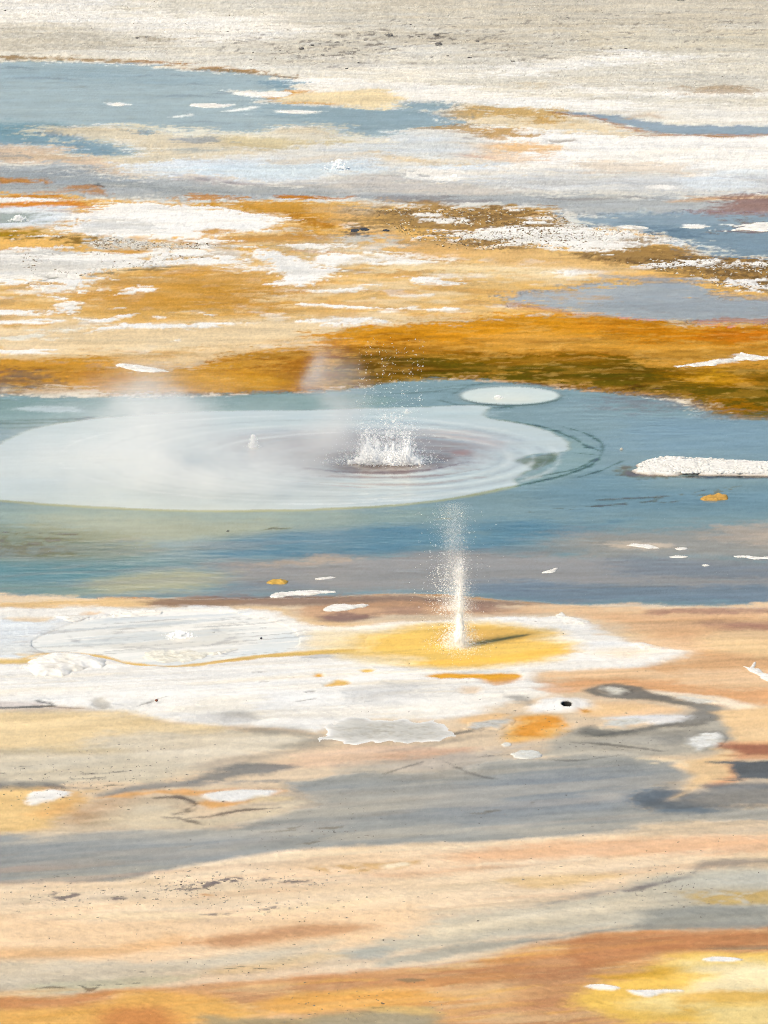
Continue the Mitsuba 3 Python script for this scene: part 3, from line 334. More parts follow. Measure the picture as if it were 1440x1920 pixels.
((.174,.265,.353),.81,.29,.8,.6,[4.77,119.5,6.55,119.5,17.73,117.14,17.48,115.42,5.02,115.99]),
((.18,.18,.205),.44,.37,.8,.7,[4.16,122.26,4.79,122.83,5.48,122.08,5.83,121.02,5.01,120.59,4.22,121.02],(.35,.3,6,4)),
((.192,.277,.277),.37,.25,.8,.8,[-18.51,122.45,-5.28,122.2,-3.25,122.45,-.2,122.58,-.2,121.02,-3.2,120.4,-5.16,119.5,-6.52,118.9,-17.73,117.14]),
((.277,.362,.38),.49,.25,.8,.6,[-6.65,121.33,-5.26,121.82,-3.04,121.95,-3.41,120.71,-5.19,120.1]),
((.439,.509,.549),.15,.12,.8,.8,[-6.94,121.08,-6.65,121.27,-5.94,121.27,-5.73,120.96,-6.12,120.65,-6.62,120.71]),
((.054,.089,.089),.12,.06,.5,.6,[-17.99,118.91,-6.55,119.47,-5.78,119.95,-4.99,120.18,-4.99,120.14,-5.77,119.77,-6.54,119.29,-17.99,118.88]),
((.054,.089,.089),.12,.06,.5,.6,[-17.92,118.44,-6.73,118.99,-6.06,119.59,-5.38,119.87,-5.38,119.84,-6.05,119.41,-6.72,118.81,-17.92,118.41]),
((.054,.089,.089),.12,.06,.5,.6,[-18.03,119.21,-6.37,119.83,-5.59,120.12,-5.59,120.08,-6.36,119.65,-18.03,119.18]),
((.225,.301,.301),.61,.3,.8,.9,[-16.84,111.09,-5.72,110.83,-2.94,110.31,-.64,110.05,.74,110.57,.73,109.29,-1.98,108.04,-3.77,107.55,-5.54,107.06,-16.18,106.57]),
((.318,.353,.293),.7,.3,.8,.7,[-6.04,109.8,-3.83,109.29,-1.45,108.79,-2.16,108.04,-3.77,107.55,-5.4,108.04]),
((.18,.18,.102),.68,.29,.8,.45,[-16.5,108.79,-5.79,108.44,-4.48,107.55,-4.07,106.09,-5.27,105.33,-15.97,105.15]),
((.157,.151,.089),.34,.24,.8,.8,[-16.36,107.84,-6.01,107.64,-5.45,107.15,-5.24,106.57,-5.84,106,-16.07,105.81],(.42,.18,5,3)),
((.115,.247,.293),.65,.28,.8,.7,[-16.04,105.62,-5.45,105.38,-3.7,105.62,-4.1,104.45,-5.54,103.76,-15.72,103.48]),
((.12,.219,.301),.49,.24,.8,.95,[-3.03,106.81,-1.98,108.04,-.72,108.53,.54,108.79,1.08,107.55,.35,106.33,-.71,106,-1.94,105.71,-2.65,105.81]),
((.12,.219,.301),.59,.3,.8,.9,[1.24,106.57,1.63,108.79,2.55,109.29,3.26,108.79,4.01,109.29,3.6,108.04,2.5,107.06,2.13,106.48]),
((.14,.232,.309),.84,.32,.8,.6,[2.61,112.14,3.79,113.76,4.52,113.22,5.44,112.68,17.11,112.95,16.69,110.05,5.32,110.05,4.05,110.57,3.3,110.05]),
((.326,.285,.254),.78,.39,.8,.7,[2.69,107.45,3.24,107.94,4.34,108.53,16.69,110.05,15.97,105.15,4.23,105.62,3.02,106.33]),
((.277,.269,.277),.46,.28,.8,.95,[-2.64,105.62,-1.41,105.81,0,106.09,1.24,106.57,2.48,106.28,3.8,105.85,15.97,105.15,15.57,102.4,3.93,102.4,2.06,102.76,-.17,103.07,-2.24,103.3,-2.61,104.21]),
((.399,.326,.269),.24,.24,.8,.7,[-2.29,105.33,-1.41,105.81,-.71,105.9,-.18,105.81,-.88,105.33,-1.75,104.96]),
((.162,.212,.277),.4,.22,.8,.85,[1.21,103.66,2.43,103.98,3.8,103.53,15.7,103.3,15.49,101.87,4.94,101.96,3.92,102.04,2.9,101.96,2.05,102.31,1.37,102.76]),
((.162,.199,.254),.47,.28,.8,.6,[4.07,106.09,5.47,105.81,15.93,104.86,15.76,103.76,4.87,104.12,3.85,104.96]),
((.362,.362,.262),.46,.27,.8,.85,[-5.02,103.57,-4.01,104.49,-3.15,104.68,-2.52,104.21,-2.93,103.3,-4.12,102.76,-4.89,102.76]),
((.174,.254,.254),.32,.18,.8,.8,[-15.74,103.57,-5.71,103.66,-5.09,103.39,-5.32,102.76,-15.55,102.31]),
((.18,.212,.254),.32,.23,.8,.6,[-2.59,103.3,-2.25,103.85,-1.56,103.76,-1.04,103.3,-1.72,102.76,-2.57,102.58]),
((.46,.38,.318),.4,.25,.8,.7,[5.79,108.53,6.35,108.79,16.47,108.53,16.25,107.06,6.08,107.25]),
((.56,.471,.38),.24,.19,.8,.85,[3.66,107.06,4.03,107.45,4.48,107.35,5.08,106.96,4.62,106.57,4.01,106.77]),
((.344,.318,.285),.38,.14,.8,.2,[-16.39,108.04,-2.87,107.55,1.25,107.06,16.92,111.61,15.5,101.96,2.39,102.18,-1.03,102.62,-15.55,102.31],(.58,.08,.6,1.6)),
((.106,.146,.192),.38,.14,.8,.17,[-16.39,108.04,-2.87,107.55,1.25,107.06,16.92,111.61,15.5,101.96,2.39,102.18,-1.03,102.62,-15.55,102.31],(.6,.08,.6,1.6)),
((.097,.089,.051),.05,.06,.3,.75,[-6.49,108.2,-5.77,108.21,-5.22,108,-5.22,107.98,-5.77,108.06,-6.49,108.17],(.4,.12,4,2)),
((.097,.089,.051),.05,.06,.3,.75,[2.95,110.48,3.69,110.74,4.44,111.05,4.73,111.31,4.73,111.29,4.44,110.92,3.69,110.61,2.94,110.45],(.4,.12,4,2)),
((.097,.089,.051),.05,.06,.3,.75,[2.57,110.16,3.31,110.42,3.31,110.4,2.57,110.15],(.4,.12,4,2)),
((.097,.089,.051),.05,.06,.3,.75,[3.71,111.31,4.46,111.59,5.03,111.8,5.61,112.26,5.61,112.23,5.02,111.64,4.45,111.43,3.71,111.28],(.4,.12,4,2)),
((.097,.089,.051),.05,.06,.3,.75,[4.81,111,5.38,111.31,5.38,111.28,4.81,110.97],(.4,.12,4,2)),
((.089,.102,.054),.05,.05,.5,.8,[-2.04,108.45,-1.86,108.61,-1.63,108.6,-1.63,108.57,-1.85,108.46,-2.04,108.42],(.3,.12,6,3)),
((.157,.135,.067),.16,.21,.3,.7,[4.84,111.65,5.32,112.06,5.79,112.22,6.19,112.71,6.19,112.64,5.78,111.85,5.3,111.69,4.83,111.58],(.48,.1,6,4)),
((.13,.097,.033),.16,.11,.8,.8,[4.14,114.31,4.39,114.75,4.56,114.09,5.11,113.6,4.53,113.49,4.26,113.76]),
((.04,.025,.015),.08,.05,.5,.8,[5.1,113.57,5.87,113.79,6.44,113.73,17.21,113.62,17.21,113.57,6.42,113.46,5.86,113.51,5.1,113.52]),
((.362,.254,.085),.08,.05,.5,.4,[.91,109.46,1.19,109.51,1.19,109.47,.91,109.42]),
((.054,.089,.089),.19,0,.8,.28,[3.47,122.52,3.35,121.86,3.04,121.34,2.6,121.06,2.13,121.06,1.7,121.34,1.41,121.86,1.31,122.52,1.43,123.18,1.73,123.71,2.18,124.01,2.66,124.01,3.09,123.71,3.38,123.18]),
((.254,.326,.362),.13,0,.8,1,[3.41,122.52,3.29,121.94,3,121.49,2.59,121.24,2.14,121.24,1.74,121.49,1.47,121.94,1.37,122.52,1.48,123.09,1.77,123.56,2.19,123.82,2.64,123.82,3.05,123.56,3.32,123.09]),
((.054,.089,.089),.08,0,.8,.75,[3.4,122.45,3.29,121.93,3,121.52,2.61,121.29,2.17,121.29,1.78,121.52,1.52,121.93,1.42,122.45,1.53,122.97,1.81,123.4,2.21,123.63,2.65,123.63,3.05,123.4,3.31,122.97]),
((.526,.59,.596),.08,0,.8,1,[3.35,122.55,3.24,122.1,2.97,121.74,2.59,121.54,2.17,121.54,1.8,121.74,1.54,122.1,1.46,122.55,1.55,123,1.82,123.37,2.21,123.57,2.63,123.57,3.01,123.37,3.27,123]),
((.609,.634,.596),.32,.06,.8,.5,[2.9,122.39,2.83,122.14,2.66,121.95,2.41,121.84,2.14,121.84,1.9,121.95,1.73,122.14,1.68,122.39,1.74,122.64,1.91,122.83,2.16,122.94,2.43,122.94,2.68,122.83,2.84,122.64]),
((.054,.089,.089),.08,.03,.5,.5,[1.32,122.72,1.64,123.79,2.16,124.13,2.16,124.1,1.64,123.66,1.32,122.69]),
((.054,.089,.089),.08,.03,.5,.5,[.72,123.23,1.44,123.79,1.85,124,1.85,123.97,1.44,123.66,.72,123.2]),
((.054,.089,.089),.07,.03,.5,.5,[1.11,121.96,1.41,121.51,1.81,121.34,1.81,121.32,1.41,121.39,1.11,121.94]),
((.054,.089,.089),.08,.03,.5,.5,[0,122.72,.82,123.02,1.33,123.35,1.33,123.33,.82,122.9,0,122.69]),
((.219,.309,.335),.23,.06,.8,.9,[1.6,119.98,2.38,119.5,3.15,118.42,3.7,117.14,3.9,115.88,3.62,114.42,3.02,113.22,2.25,112.57,1.5,112.41,2.47,114.31,3.28,115.99,3.23,117.72,2.58,119.2]),
((.038,.078,.067),.06,.04,.3,.8,[1.84,119.87,2.39,119.58,2.97,118.99,3.43,117.92,3.7,116.93,3.94,116.23,3.94,116.2,3.69,116.76,3.43,117.75,2.96,118.81,2.38,119.41,1.84,119.84]),
((.038,.078,.067),.06,.03,.3,.8,[3.36,118.91,3.74,118.25,3.98,117.2,3.96,116.23,3.96,116.21,3.97,117.07,3.73,118.12,3.36,118.89]),
((.038,.078,.067),.06,.03,.3,.8,[3.94,116.01,3.73,114.98,3.32,114.09,2.83,113.38,2.25,112.59,2.25,112.55,2.83,113.16,3.32,113.87,3.72,114.75,3.94,115.97]),
((.038,.078,.067),.06,.03,.3,.8,[3.85,115.55,3.43,114.48,2.84,113.82,2.41,113.33,2.41,113.31,2.84,113.7,3.43,114.36,3.84,115.53]),
((.038,.078,.067),.06,.03,.3,.8,[4.27,115.21,3.9,114.37,3.5,113.66,3.5,113.64,3.9,114.25,4.26,115.19]),
((.038,.078,.067),.06,.03,.3,.8,[3.48,116.11,3.86,115.89,3.86,115.87,3.48,116.09]),
((.038,.078,.067),.06,.04,.3,.8,[1.85,120.6,2.42,121.27,1.81,120.97,1.81,120.95,2.42,121.14,1.85,120.58]),
((.038,.078,.067),.05,.03,.3,.8,[2.25,112.58,1.68,112.21,.93,111.62,.93,111.6,1.68,112.08,2.25,112.56]),
((.335,.344,.219),.11,.03,.8,.8,[-7.46,114.86,-7.16,116.27,-6.77,118.01,-6.24,119.14,-5.38,119.86,-4.2,120.47,-2.91,120.77,-1.61,120.83,-.2,121.08,.81,121.2,1.61,121.39,1.99,121.2,1.85,120.4,1.99,119.86,2.58,119.26,3.05,118.42,3.34,117.37,3.35,116.56,3.19,116.22,2.7,115.99,2.4,115.31,2.67,114.53,2.52,114.09,2.32,113.43,2.3,112.57,1.68,111.82,.93,111.09,-.18,110.46,-1.47,110.16,-2.93,110.05,-4.41,110.26,-5.72,110.67,-6.66,111.09,-7.25,111.67]),
((.439,.509,.549),.07,.03,.4,1,[-7.46,114.86,-7.16,116.27,-6.77,118.01,-6.24,119.14,-5.38,119.86,-4.2,120.47,-2.91,120.77,-1.61,120.83,-.2,121.08,.81,121.2,1.61,121.39,1.99,121.2,1.85,120.4,1.99,119.86,2.58,119.26,3.05,118.42,3.34,117.37,3.35,116.56,3.19,116.22,2.7,115.99,2.4,115.31,2.67,114.53,2.52,114.09,2.32,113.43,2.3,112.78,1.68,112.04,.93,111.3,-.18,110.67,-1.47,110.36,-2.94,110.26,-4.42,110.46,-5.73,110.88,-6.67,111.3,-7.27,111.88]),
((.409,.503,.549),.48,.18,.8,.55,[-6.49,118.3,-4.18,119.86,-1.6,120.34,1.61,120.83,1.79,119.98,-1.19,119.38,-4.12,118.01,-6.01,116.56]),
((.125,.162,.13),.08,.04,.8,1,[2.38,115.31,2.69,115.65,3.17,116.16,3.07,115.31,2.76,114.42,2.68,114.31,2.58,114.75]),
((.254,.293,.293),.17,.03,.8,.6,[2.38,115.31,2.69,115.65,2.89,115.82,2.68,115.09,2.63,114.53]),
((.371,.38,.424),.57,.17,.8,.8,[-2.85,118.19,-1.58,118.66,.4,118.9,1.77,118.3,2.34,117.14,2.02,115.54,1.33,114.42,.38,113.76,-1.13,113.43,-2.37,113.98,-3.07,115.42]),
((.281,.273,.301),.51,.17,.8,.95,[-2.44,117.48,-1.38,118.19,0,118.42,1.27,117.95,1.75,116.79,1.54,115.42,.76,114.42,-.38,113.98,-1.52,114.31,-2.4,115.42]),
((.199,.186,.208),.39,.17,.8,.7,[-1.54,115.99,-.39,116.22,.77,115.99,1.45,116.44,1.24,114.98,.19,114.2,-.76,114.09]),
((.326,.24,.254),.17,.11,.8,.7,[1.16,116.22,1.55,116.56,1.69,116.22,1.35,115.76]),
((.514,.46,.46),.29,.12,.8,.7,[.59,118.54,1.38,118.42,1.95,117.48,2.13,116.67,1.75,117.14,1.18,117.83]),
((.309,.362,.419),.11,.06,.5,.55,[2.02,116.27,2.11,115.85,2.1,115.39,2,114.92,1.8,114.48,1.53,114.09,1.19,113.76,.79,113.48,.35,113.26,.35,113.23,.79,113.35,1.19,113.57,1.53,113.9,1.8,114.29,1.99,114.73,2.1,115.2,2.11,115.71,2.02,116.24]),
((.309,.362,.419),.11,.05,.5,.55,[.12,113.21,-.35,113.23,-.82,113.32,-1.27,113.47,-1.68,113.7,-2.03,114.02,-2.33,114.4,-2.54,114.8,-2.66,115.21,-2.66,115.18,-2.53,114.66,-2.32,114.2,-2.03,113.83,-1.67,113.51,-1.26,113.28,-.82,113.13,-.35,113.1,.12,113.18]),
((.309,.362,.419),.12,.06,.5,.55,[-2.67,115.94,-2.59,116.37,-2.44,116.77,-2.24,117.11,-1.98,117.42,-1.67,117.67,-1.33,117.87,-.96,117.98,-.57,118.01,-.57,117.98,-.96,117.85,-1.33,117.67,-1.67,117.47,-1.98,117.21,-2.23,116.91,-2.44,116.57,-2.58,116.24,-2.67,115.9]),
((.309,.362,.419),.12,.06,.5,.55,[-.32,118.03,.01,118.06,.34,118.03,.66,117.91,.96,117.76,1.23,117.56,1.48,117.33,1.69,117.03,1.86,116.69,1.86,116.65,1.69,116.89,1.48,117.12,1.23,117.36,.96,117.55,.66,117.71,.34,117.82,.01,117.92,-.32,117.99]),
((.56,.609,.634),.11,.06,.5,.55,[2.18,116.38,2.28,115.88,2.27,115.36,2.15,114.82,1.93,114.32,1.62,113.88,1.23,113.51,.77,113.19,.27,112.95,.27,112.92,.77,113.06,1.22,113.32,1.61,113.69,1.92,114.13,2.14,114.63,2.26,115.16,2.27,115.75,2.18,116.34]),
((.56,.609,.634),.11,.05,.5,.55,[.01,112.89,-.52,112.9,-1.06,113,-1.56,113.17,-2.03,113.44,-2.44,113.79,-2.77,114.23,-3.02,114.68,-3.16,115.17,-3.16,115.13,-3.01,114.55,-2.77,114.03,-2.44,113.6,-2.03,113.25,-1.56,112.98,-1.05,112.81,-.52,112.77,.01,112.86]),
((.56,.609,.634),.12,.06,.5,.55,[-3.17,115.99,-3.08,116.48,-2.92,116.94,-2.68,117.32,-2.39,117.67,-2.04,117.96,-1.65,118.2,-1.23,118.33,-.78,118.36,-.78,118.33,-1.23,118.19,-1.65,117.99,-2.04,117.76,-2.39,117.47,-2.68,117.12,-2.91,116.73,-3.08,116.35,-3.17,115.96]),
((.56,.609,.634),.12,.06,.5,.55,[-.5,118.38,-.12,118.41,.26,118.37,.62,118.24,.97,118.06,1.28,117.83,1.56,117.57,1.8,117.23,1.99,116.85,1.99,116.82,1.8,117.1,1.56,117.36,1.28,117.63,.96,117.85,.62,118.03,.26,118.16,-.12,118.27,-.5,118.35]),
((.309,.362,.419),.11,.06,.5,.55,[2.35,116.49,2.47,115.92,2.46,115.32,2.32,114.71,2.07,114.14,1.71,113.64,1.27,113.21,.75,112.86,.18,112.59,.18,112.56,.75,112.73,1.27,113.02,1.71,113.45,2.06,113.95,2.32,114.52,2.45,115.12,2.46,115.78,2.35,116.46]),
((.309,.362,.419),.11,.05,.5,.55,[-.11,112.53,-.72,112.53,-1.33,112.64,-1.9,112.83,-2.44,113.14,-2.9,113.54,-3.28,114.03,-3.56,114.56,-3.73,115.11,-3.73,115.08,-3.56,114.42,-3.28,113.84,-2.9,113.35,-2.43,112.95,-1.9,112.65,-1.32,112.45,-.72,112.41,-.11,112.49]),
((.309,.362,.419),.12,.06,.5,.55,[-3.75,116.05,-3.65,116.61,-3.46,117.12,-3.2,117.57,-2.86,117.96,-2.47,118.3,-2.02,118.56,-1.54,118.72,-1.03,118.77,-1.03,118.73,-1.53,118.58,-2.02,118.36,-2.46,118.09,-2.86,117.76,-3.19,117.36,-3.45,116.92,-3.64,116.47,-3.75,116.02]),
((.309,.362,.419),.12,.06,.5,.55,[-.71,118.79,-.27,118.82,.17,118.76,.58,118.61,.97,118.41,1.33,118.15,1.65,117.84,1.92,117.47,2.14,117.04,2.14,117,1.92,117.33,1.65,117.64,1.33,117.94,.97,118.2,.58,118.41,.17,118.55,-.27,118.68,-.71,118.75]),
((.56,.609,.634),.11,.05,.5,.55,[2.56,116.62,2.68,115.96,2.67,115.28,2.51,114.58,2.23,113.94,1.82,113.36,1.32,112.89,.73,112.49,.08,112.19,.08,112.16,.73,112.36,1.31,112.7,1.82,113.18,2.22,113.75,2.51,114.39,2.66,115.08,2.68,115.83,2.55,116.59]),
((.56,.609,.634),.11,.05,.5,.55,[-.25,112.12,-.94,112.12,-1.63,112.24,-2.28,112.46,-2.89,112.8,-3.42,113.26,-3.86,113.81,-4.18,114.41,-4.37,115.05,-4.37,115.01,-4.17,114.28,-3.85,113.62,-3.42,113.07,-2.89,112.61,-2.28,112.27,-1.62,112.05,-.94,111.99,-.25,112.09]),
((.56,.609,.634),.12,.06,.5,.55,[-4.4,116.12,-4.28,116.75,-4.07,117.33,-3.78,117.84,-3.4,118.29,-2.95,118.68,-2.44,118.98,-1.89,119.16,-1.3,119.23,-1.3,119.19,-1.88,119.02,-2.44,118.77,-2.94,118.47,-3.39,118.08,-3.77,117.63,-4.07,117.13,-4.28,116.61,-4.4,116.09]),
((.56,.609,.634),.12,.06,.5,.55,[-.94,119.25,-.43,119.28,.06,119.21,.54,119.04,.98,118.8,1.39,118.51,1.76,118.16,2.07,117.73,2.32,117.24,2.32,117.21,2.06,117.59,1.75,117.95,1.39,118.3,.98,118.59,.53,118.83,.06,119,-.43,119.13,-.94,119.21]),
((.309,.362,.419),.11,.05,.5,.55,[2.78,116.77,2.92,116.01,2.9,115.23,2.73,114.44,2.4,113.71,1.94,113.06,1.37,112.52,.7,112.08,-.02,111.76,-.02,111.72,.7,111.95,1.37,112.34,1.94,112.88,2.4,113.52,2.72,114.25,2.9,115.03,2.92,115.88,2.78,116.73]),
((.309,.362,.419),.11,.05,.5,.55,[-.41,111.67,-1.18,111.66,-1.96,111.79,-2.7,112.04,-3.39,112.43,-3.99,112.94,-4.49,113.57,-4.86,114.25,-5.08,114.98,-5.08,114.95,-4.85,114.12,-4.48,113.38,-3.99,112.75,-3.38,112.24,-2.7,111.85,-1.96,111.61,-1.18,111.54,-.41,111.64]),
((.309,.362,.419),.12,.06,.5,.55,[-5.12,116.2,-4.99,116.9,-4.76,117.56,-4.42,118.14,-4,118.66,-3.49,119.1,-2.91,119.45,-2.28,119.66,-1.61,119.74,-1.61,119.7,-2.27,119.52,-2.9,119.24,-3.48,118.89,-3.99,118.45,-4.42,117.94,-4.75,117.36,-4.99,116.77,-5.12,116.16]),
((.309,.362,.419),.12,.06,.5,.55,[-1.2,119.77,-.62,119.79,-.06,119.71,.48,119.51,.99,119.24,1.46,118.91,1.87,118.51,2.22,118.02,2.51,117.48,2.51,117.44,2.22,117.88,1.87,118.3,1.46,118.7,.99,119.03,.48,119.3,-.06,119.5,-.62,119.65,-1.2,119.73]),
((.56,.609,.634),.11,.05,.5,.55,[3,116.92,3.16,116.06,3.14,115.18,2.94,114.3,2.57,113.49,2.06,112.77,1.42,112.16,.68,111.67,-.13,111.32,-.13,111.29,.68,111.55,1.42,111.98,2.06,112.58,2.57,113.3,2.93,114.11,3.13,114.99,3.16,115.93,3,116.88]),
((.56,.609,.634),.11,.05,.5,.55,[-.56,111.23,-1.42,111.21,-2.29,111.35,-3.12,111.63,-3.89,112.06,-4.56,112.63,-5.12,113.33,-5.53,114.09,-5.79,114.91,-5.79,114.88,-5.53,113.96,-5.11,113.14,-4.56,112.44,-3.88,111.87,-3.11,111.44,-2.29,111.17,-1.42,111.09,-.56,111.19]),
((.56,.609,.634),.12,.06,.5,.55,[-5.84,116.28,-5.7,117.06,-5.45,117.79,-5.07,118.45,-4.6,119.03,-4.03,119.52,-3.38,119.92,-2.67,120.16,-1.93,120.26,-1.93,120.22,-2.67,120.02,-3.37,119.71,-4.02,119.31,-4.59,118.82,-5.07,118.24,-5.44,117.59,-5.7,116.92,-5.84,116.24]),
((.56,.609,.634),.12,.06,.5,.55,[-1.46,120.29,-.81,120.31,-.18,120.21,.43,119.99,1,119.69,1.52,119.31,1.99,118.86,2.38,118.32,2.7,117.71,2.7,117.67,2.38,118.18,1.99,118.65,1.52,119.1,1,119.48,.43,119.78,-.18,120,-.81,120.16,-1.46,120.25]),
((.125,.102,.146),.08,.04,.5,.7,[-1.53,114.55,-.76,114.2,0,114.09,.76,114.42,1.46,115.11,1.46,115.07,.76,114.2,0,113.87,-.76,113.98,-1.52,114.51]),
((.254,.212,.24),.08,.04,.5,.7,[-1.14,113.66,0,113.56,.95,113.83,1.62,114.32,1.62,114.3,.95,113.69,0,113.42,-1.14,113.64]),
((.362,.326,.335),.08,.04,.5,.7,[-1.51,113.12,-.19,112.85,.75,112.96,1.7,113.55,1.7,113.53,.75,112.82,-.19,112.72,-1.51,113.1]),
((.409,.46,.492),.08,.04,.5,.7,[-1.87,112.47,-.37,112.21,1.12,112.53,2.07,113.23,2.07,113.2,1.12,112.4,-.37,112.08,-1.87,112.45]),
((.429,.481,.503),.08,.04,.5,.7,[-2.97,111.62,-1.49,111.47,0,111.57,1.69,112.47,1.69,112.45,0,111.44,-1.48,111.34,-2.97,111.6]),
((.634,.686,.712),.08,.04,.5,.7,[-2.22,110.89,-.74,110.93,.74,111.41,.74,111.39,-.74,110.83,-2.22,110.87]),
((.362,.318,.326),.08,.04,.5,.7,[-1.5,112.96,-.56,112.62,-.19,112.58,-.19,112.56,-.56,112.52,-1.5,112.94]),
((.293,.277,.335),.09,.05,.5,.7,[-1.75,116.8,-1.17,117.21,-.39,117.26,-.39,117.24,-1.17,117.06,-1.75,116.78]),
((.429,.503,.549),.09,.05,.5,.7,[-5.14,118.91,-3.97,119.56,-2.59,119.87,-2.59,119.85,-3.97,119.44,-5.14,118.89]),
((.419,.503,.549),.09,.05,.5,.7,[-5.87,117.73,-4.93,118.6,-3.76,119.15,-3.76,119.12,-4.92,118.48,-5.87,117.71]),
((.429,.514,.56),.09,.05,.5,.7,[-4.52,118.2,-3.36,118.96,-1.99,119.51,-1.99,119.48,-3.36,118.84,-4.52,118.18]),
((.634,.514,.38),.16,.16,.8,1,[-15.51,102.04,-4.44,102.31,-2.56,102.22,-1.03,102.4,.17,102.67,1.2,102.4,2.05,102.04,3.06,101.6,3.91,101.78,4.92,101.6,15.42,101.43,10.12,65.28,-10.12,65.28]),
((.699,.492,.254),.18,.13,.8,.9,[-15.42,101.43,-5.29,102.13,-4.45,102.4,-3.93,102.22,-2.56,102.13,-2.38,101.78,-3.9,101.51,-5.08,101.25,-15.36,100.99]),
((.219,.14,.115),.22,.18,.8,.85,[-4.01,102.04,-2.57,102.49,-.69,102.58,.34,102.58,1.54,102.22,2.38,101.78,1.19,101.51,.34,101.6,-.68,101.51,-2.04,101.69,-3.31,101.6]),
((.514,.309,.186),.22,.17,.8,.8,[-1.36,101.51,-.68,101.96,.34,102.04,1.53,101.69,2.54,101.25,1.52,100.99,.34,101.08,-.67,100.64,-1.35,100.73]),
((.212,.135,.13),.17,.13,.8,.85,[-1.01,100.82,-.68,101.08,-.25,100.9,-.34,100.39,-.75,100.21,-1.01,100.39]),
((.247,.157,.135),.18,.13,.8,.8,[1.19,101.78,1.7,101.78,2.2,101.43,1.69,101.16,1.27,101.25]),
((.293,.186,.157),.22,.13,.8,.6,[0,101.51,.59,101.6,.51,101.08,0,101.08]),
((.699,.503,.285),.22,.17,.8,.9,[-2.37,101.51,-1.69,101.43,-1.01,100.43,-.17,100.3,-.17,99.79,-1.33,99.79,-2.02,100.64]),
((.712,.503,.318),.33,.24,.8,1,[2.37,101.51,15.42,101.43,14.3,93.79,4.58,94.17,3.03,95.32,2.26,96.5,3.75,97.3,3.66,99.37,2.87,101.08]),
((.572,.326,.18),.6,.34,.8,.55,[3.36,100.64,4.48,101.08,15.37,101.08,15.06,98.95,4.95,98.7,3.99,99.37]),
((.293,.151,.135),.34,.21,.8,.75,[5.26,99.96,5.71,100.39,15.28,100.47,15.08,99.11,5.72,99.11,5.32,99.37]),
((.318,.186,.168),.17,.17,.8,.7,[4.23,101.25,5.26,101.51,15.44,101.51,15.36,100.99,5.07,101.08]),
((.362,.205,.162),.17,.13,.8,.6,[3.97,100.99,4.48,101.16,4.38,100.82]),
((.609,.344,.168),.32,.24,.8,.7,[3.89,96.74,4.73,97.47,5.58,98.12,14.94,98.12,14.76,96.9,5.18,96.66,4.36,96.42]),
((.609,.326,.162),.27,.23,.8,.8,[2.24,95.71,3.22,96.18,4.33,95.87,5.27,95.32,14.47,94.93,14.3,93.79,5.21,94.17,4.13,94.93,3.03,95.32]),
((.782,.596,.344),.33,.17,.8,.6,[5.67,99.79,15.06,98.95,14.82,97.3,5.72,97.71]),
((.797,.789,.768),.2,.16,.8,1,[-15.37,101.08,-5.6,101.51,-4.59,101.69,-3.56,101.51,-2.54,101.43,-1.69,101.08,-1.17,100.13,-.67,99.96,.17,100.3,1.18,100.56,2.02,100.64,2.86,100.73,3.27,100.39,3.42,99.79,3.66,99.37,3.96,98.61,4.67,98.04,4.32,97.3,3.73,96.82,2.91,96.58,2.26,96.42,2.24,95.71,2.71,95.32,2.3,94.55,1.89,94.17,1.41,93.42,.94,93.04,.31,93.04,-.62,92.97,-.93,91.94,-1.24,92.31,-2.48,92.6,-3.27,92.97,-3.76,93.49,-4.48,93.72,-5.19,93.94,-14.3,93.79]),
((.647,.699,.747),.33,.17,.8,.8,[-15.06,98.95,-15.31,100.64,-5.21,100.64,-4.52,100.21,-5.13,98.95,-5.37,97.3,-14.76,96.9]),
((.797,.686,.481),.29,.17,.8,.9,[-1.33,99.37,-.67,99.79,0,99.58,-.16,98.53,-.98,98.04,-1.32,98.32]),
((.647,.659,.672),.33,.21,.8,.6,[2.82,99.37,3.34,99.79,3.81,99.11,3.62,98.32,2.95,98.12]),
((.712,.537,.326),.17,.13,.8,.7,[3.32,99.37,3.83,99.53,4.24,99.37,3.81,99.11]),
((.768,.634,.46),.25,.16,.8,.6,[3.11,97.87,3.78,98.28,4.26,98.04,3.75,97.47]),
((.609,.609,.596),.19,.12,.8,.3,[-14.76,96.9,-2.59,96.9,-.16,97.71,1.45,96.1,1.9,94.55,.31,93.23,-1.24,92.49,-3.76,93.6,-14.33,93.98],(.62,.06,1.2,3)),
((.768,.672,.481),.19,.12,.8,.24,[-14.76,96.9,-2.59,96.9,-.16,97.71,1.45,96.1,1.9,94.55,.31,93.23,-1.24,92.49,-3.76,93.6,-14.33,93.98],(.64,.06,.8,2)),
((.797,.672,.429),.25,.12,.8,.9,[-.98,97.91,-.5,99.37,.33,100.13,1.34,100.39,2.34,99.96,2.82,99.11,2.61,97.3,1.46,96.66,.32,96.82,-.49,97.3]),
((.659,.439,.106),.37,.17,.8,1,[-.49,97.87,-.17,99.28,.5,99.96,1.34,100.21,2.01,100.04,2.66,99.53,2.32,98.95,2.97,98.7,2.79,98.04,2.44,97.38,1.79,97.06,.97,96.82,.41,96.98,.41,97.38,-.16,97.63]),
((.514,.301,.074),.25,.13,.8,.6,[1,99.79,2,99.87,2.49,99.37,1.65,98.78,.99,98.7]),
((.712,.419,.067),.16,.12,.8,.8,[.49,97.14,1.31,97.63,1.97,97.87,2.63,98.28,2.79,98.04,2.28,97.38,1.46,96.98]),
((.399,.254,.085),.08,.04,.5,.6,[1.49,98.71,1.98,98.78,2.31,98.8,2.31,98.77,1.98,98.61,1.49,98.68]),
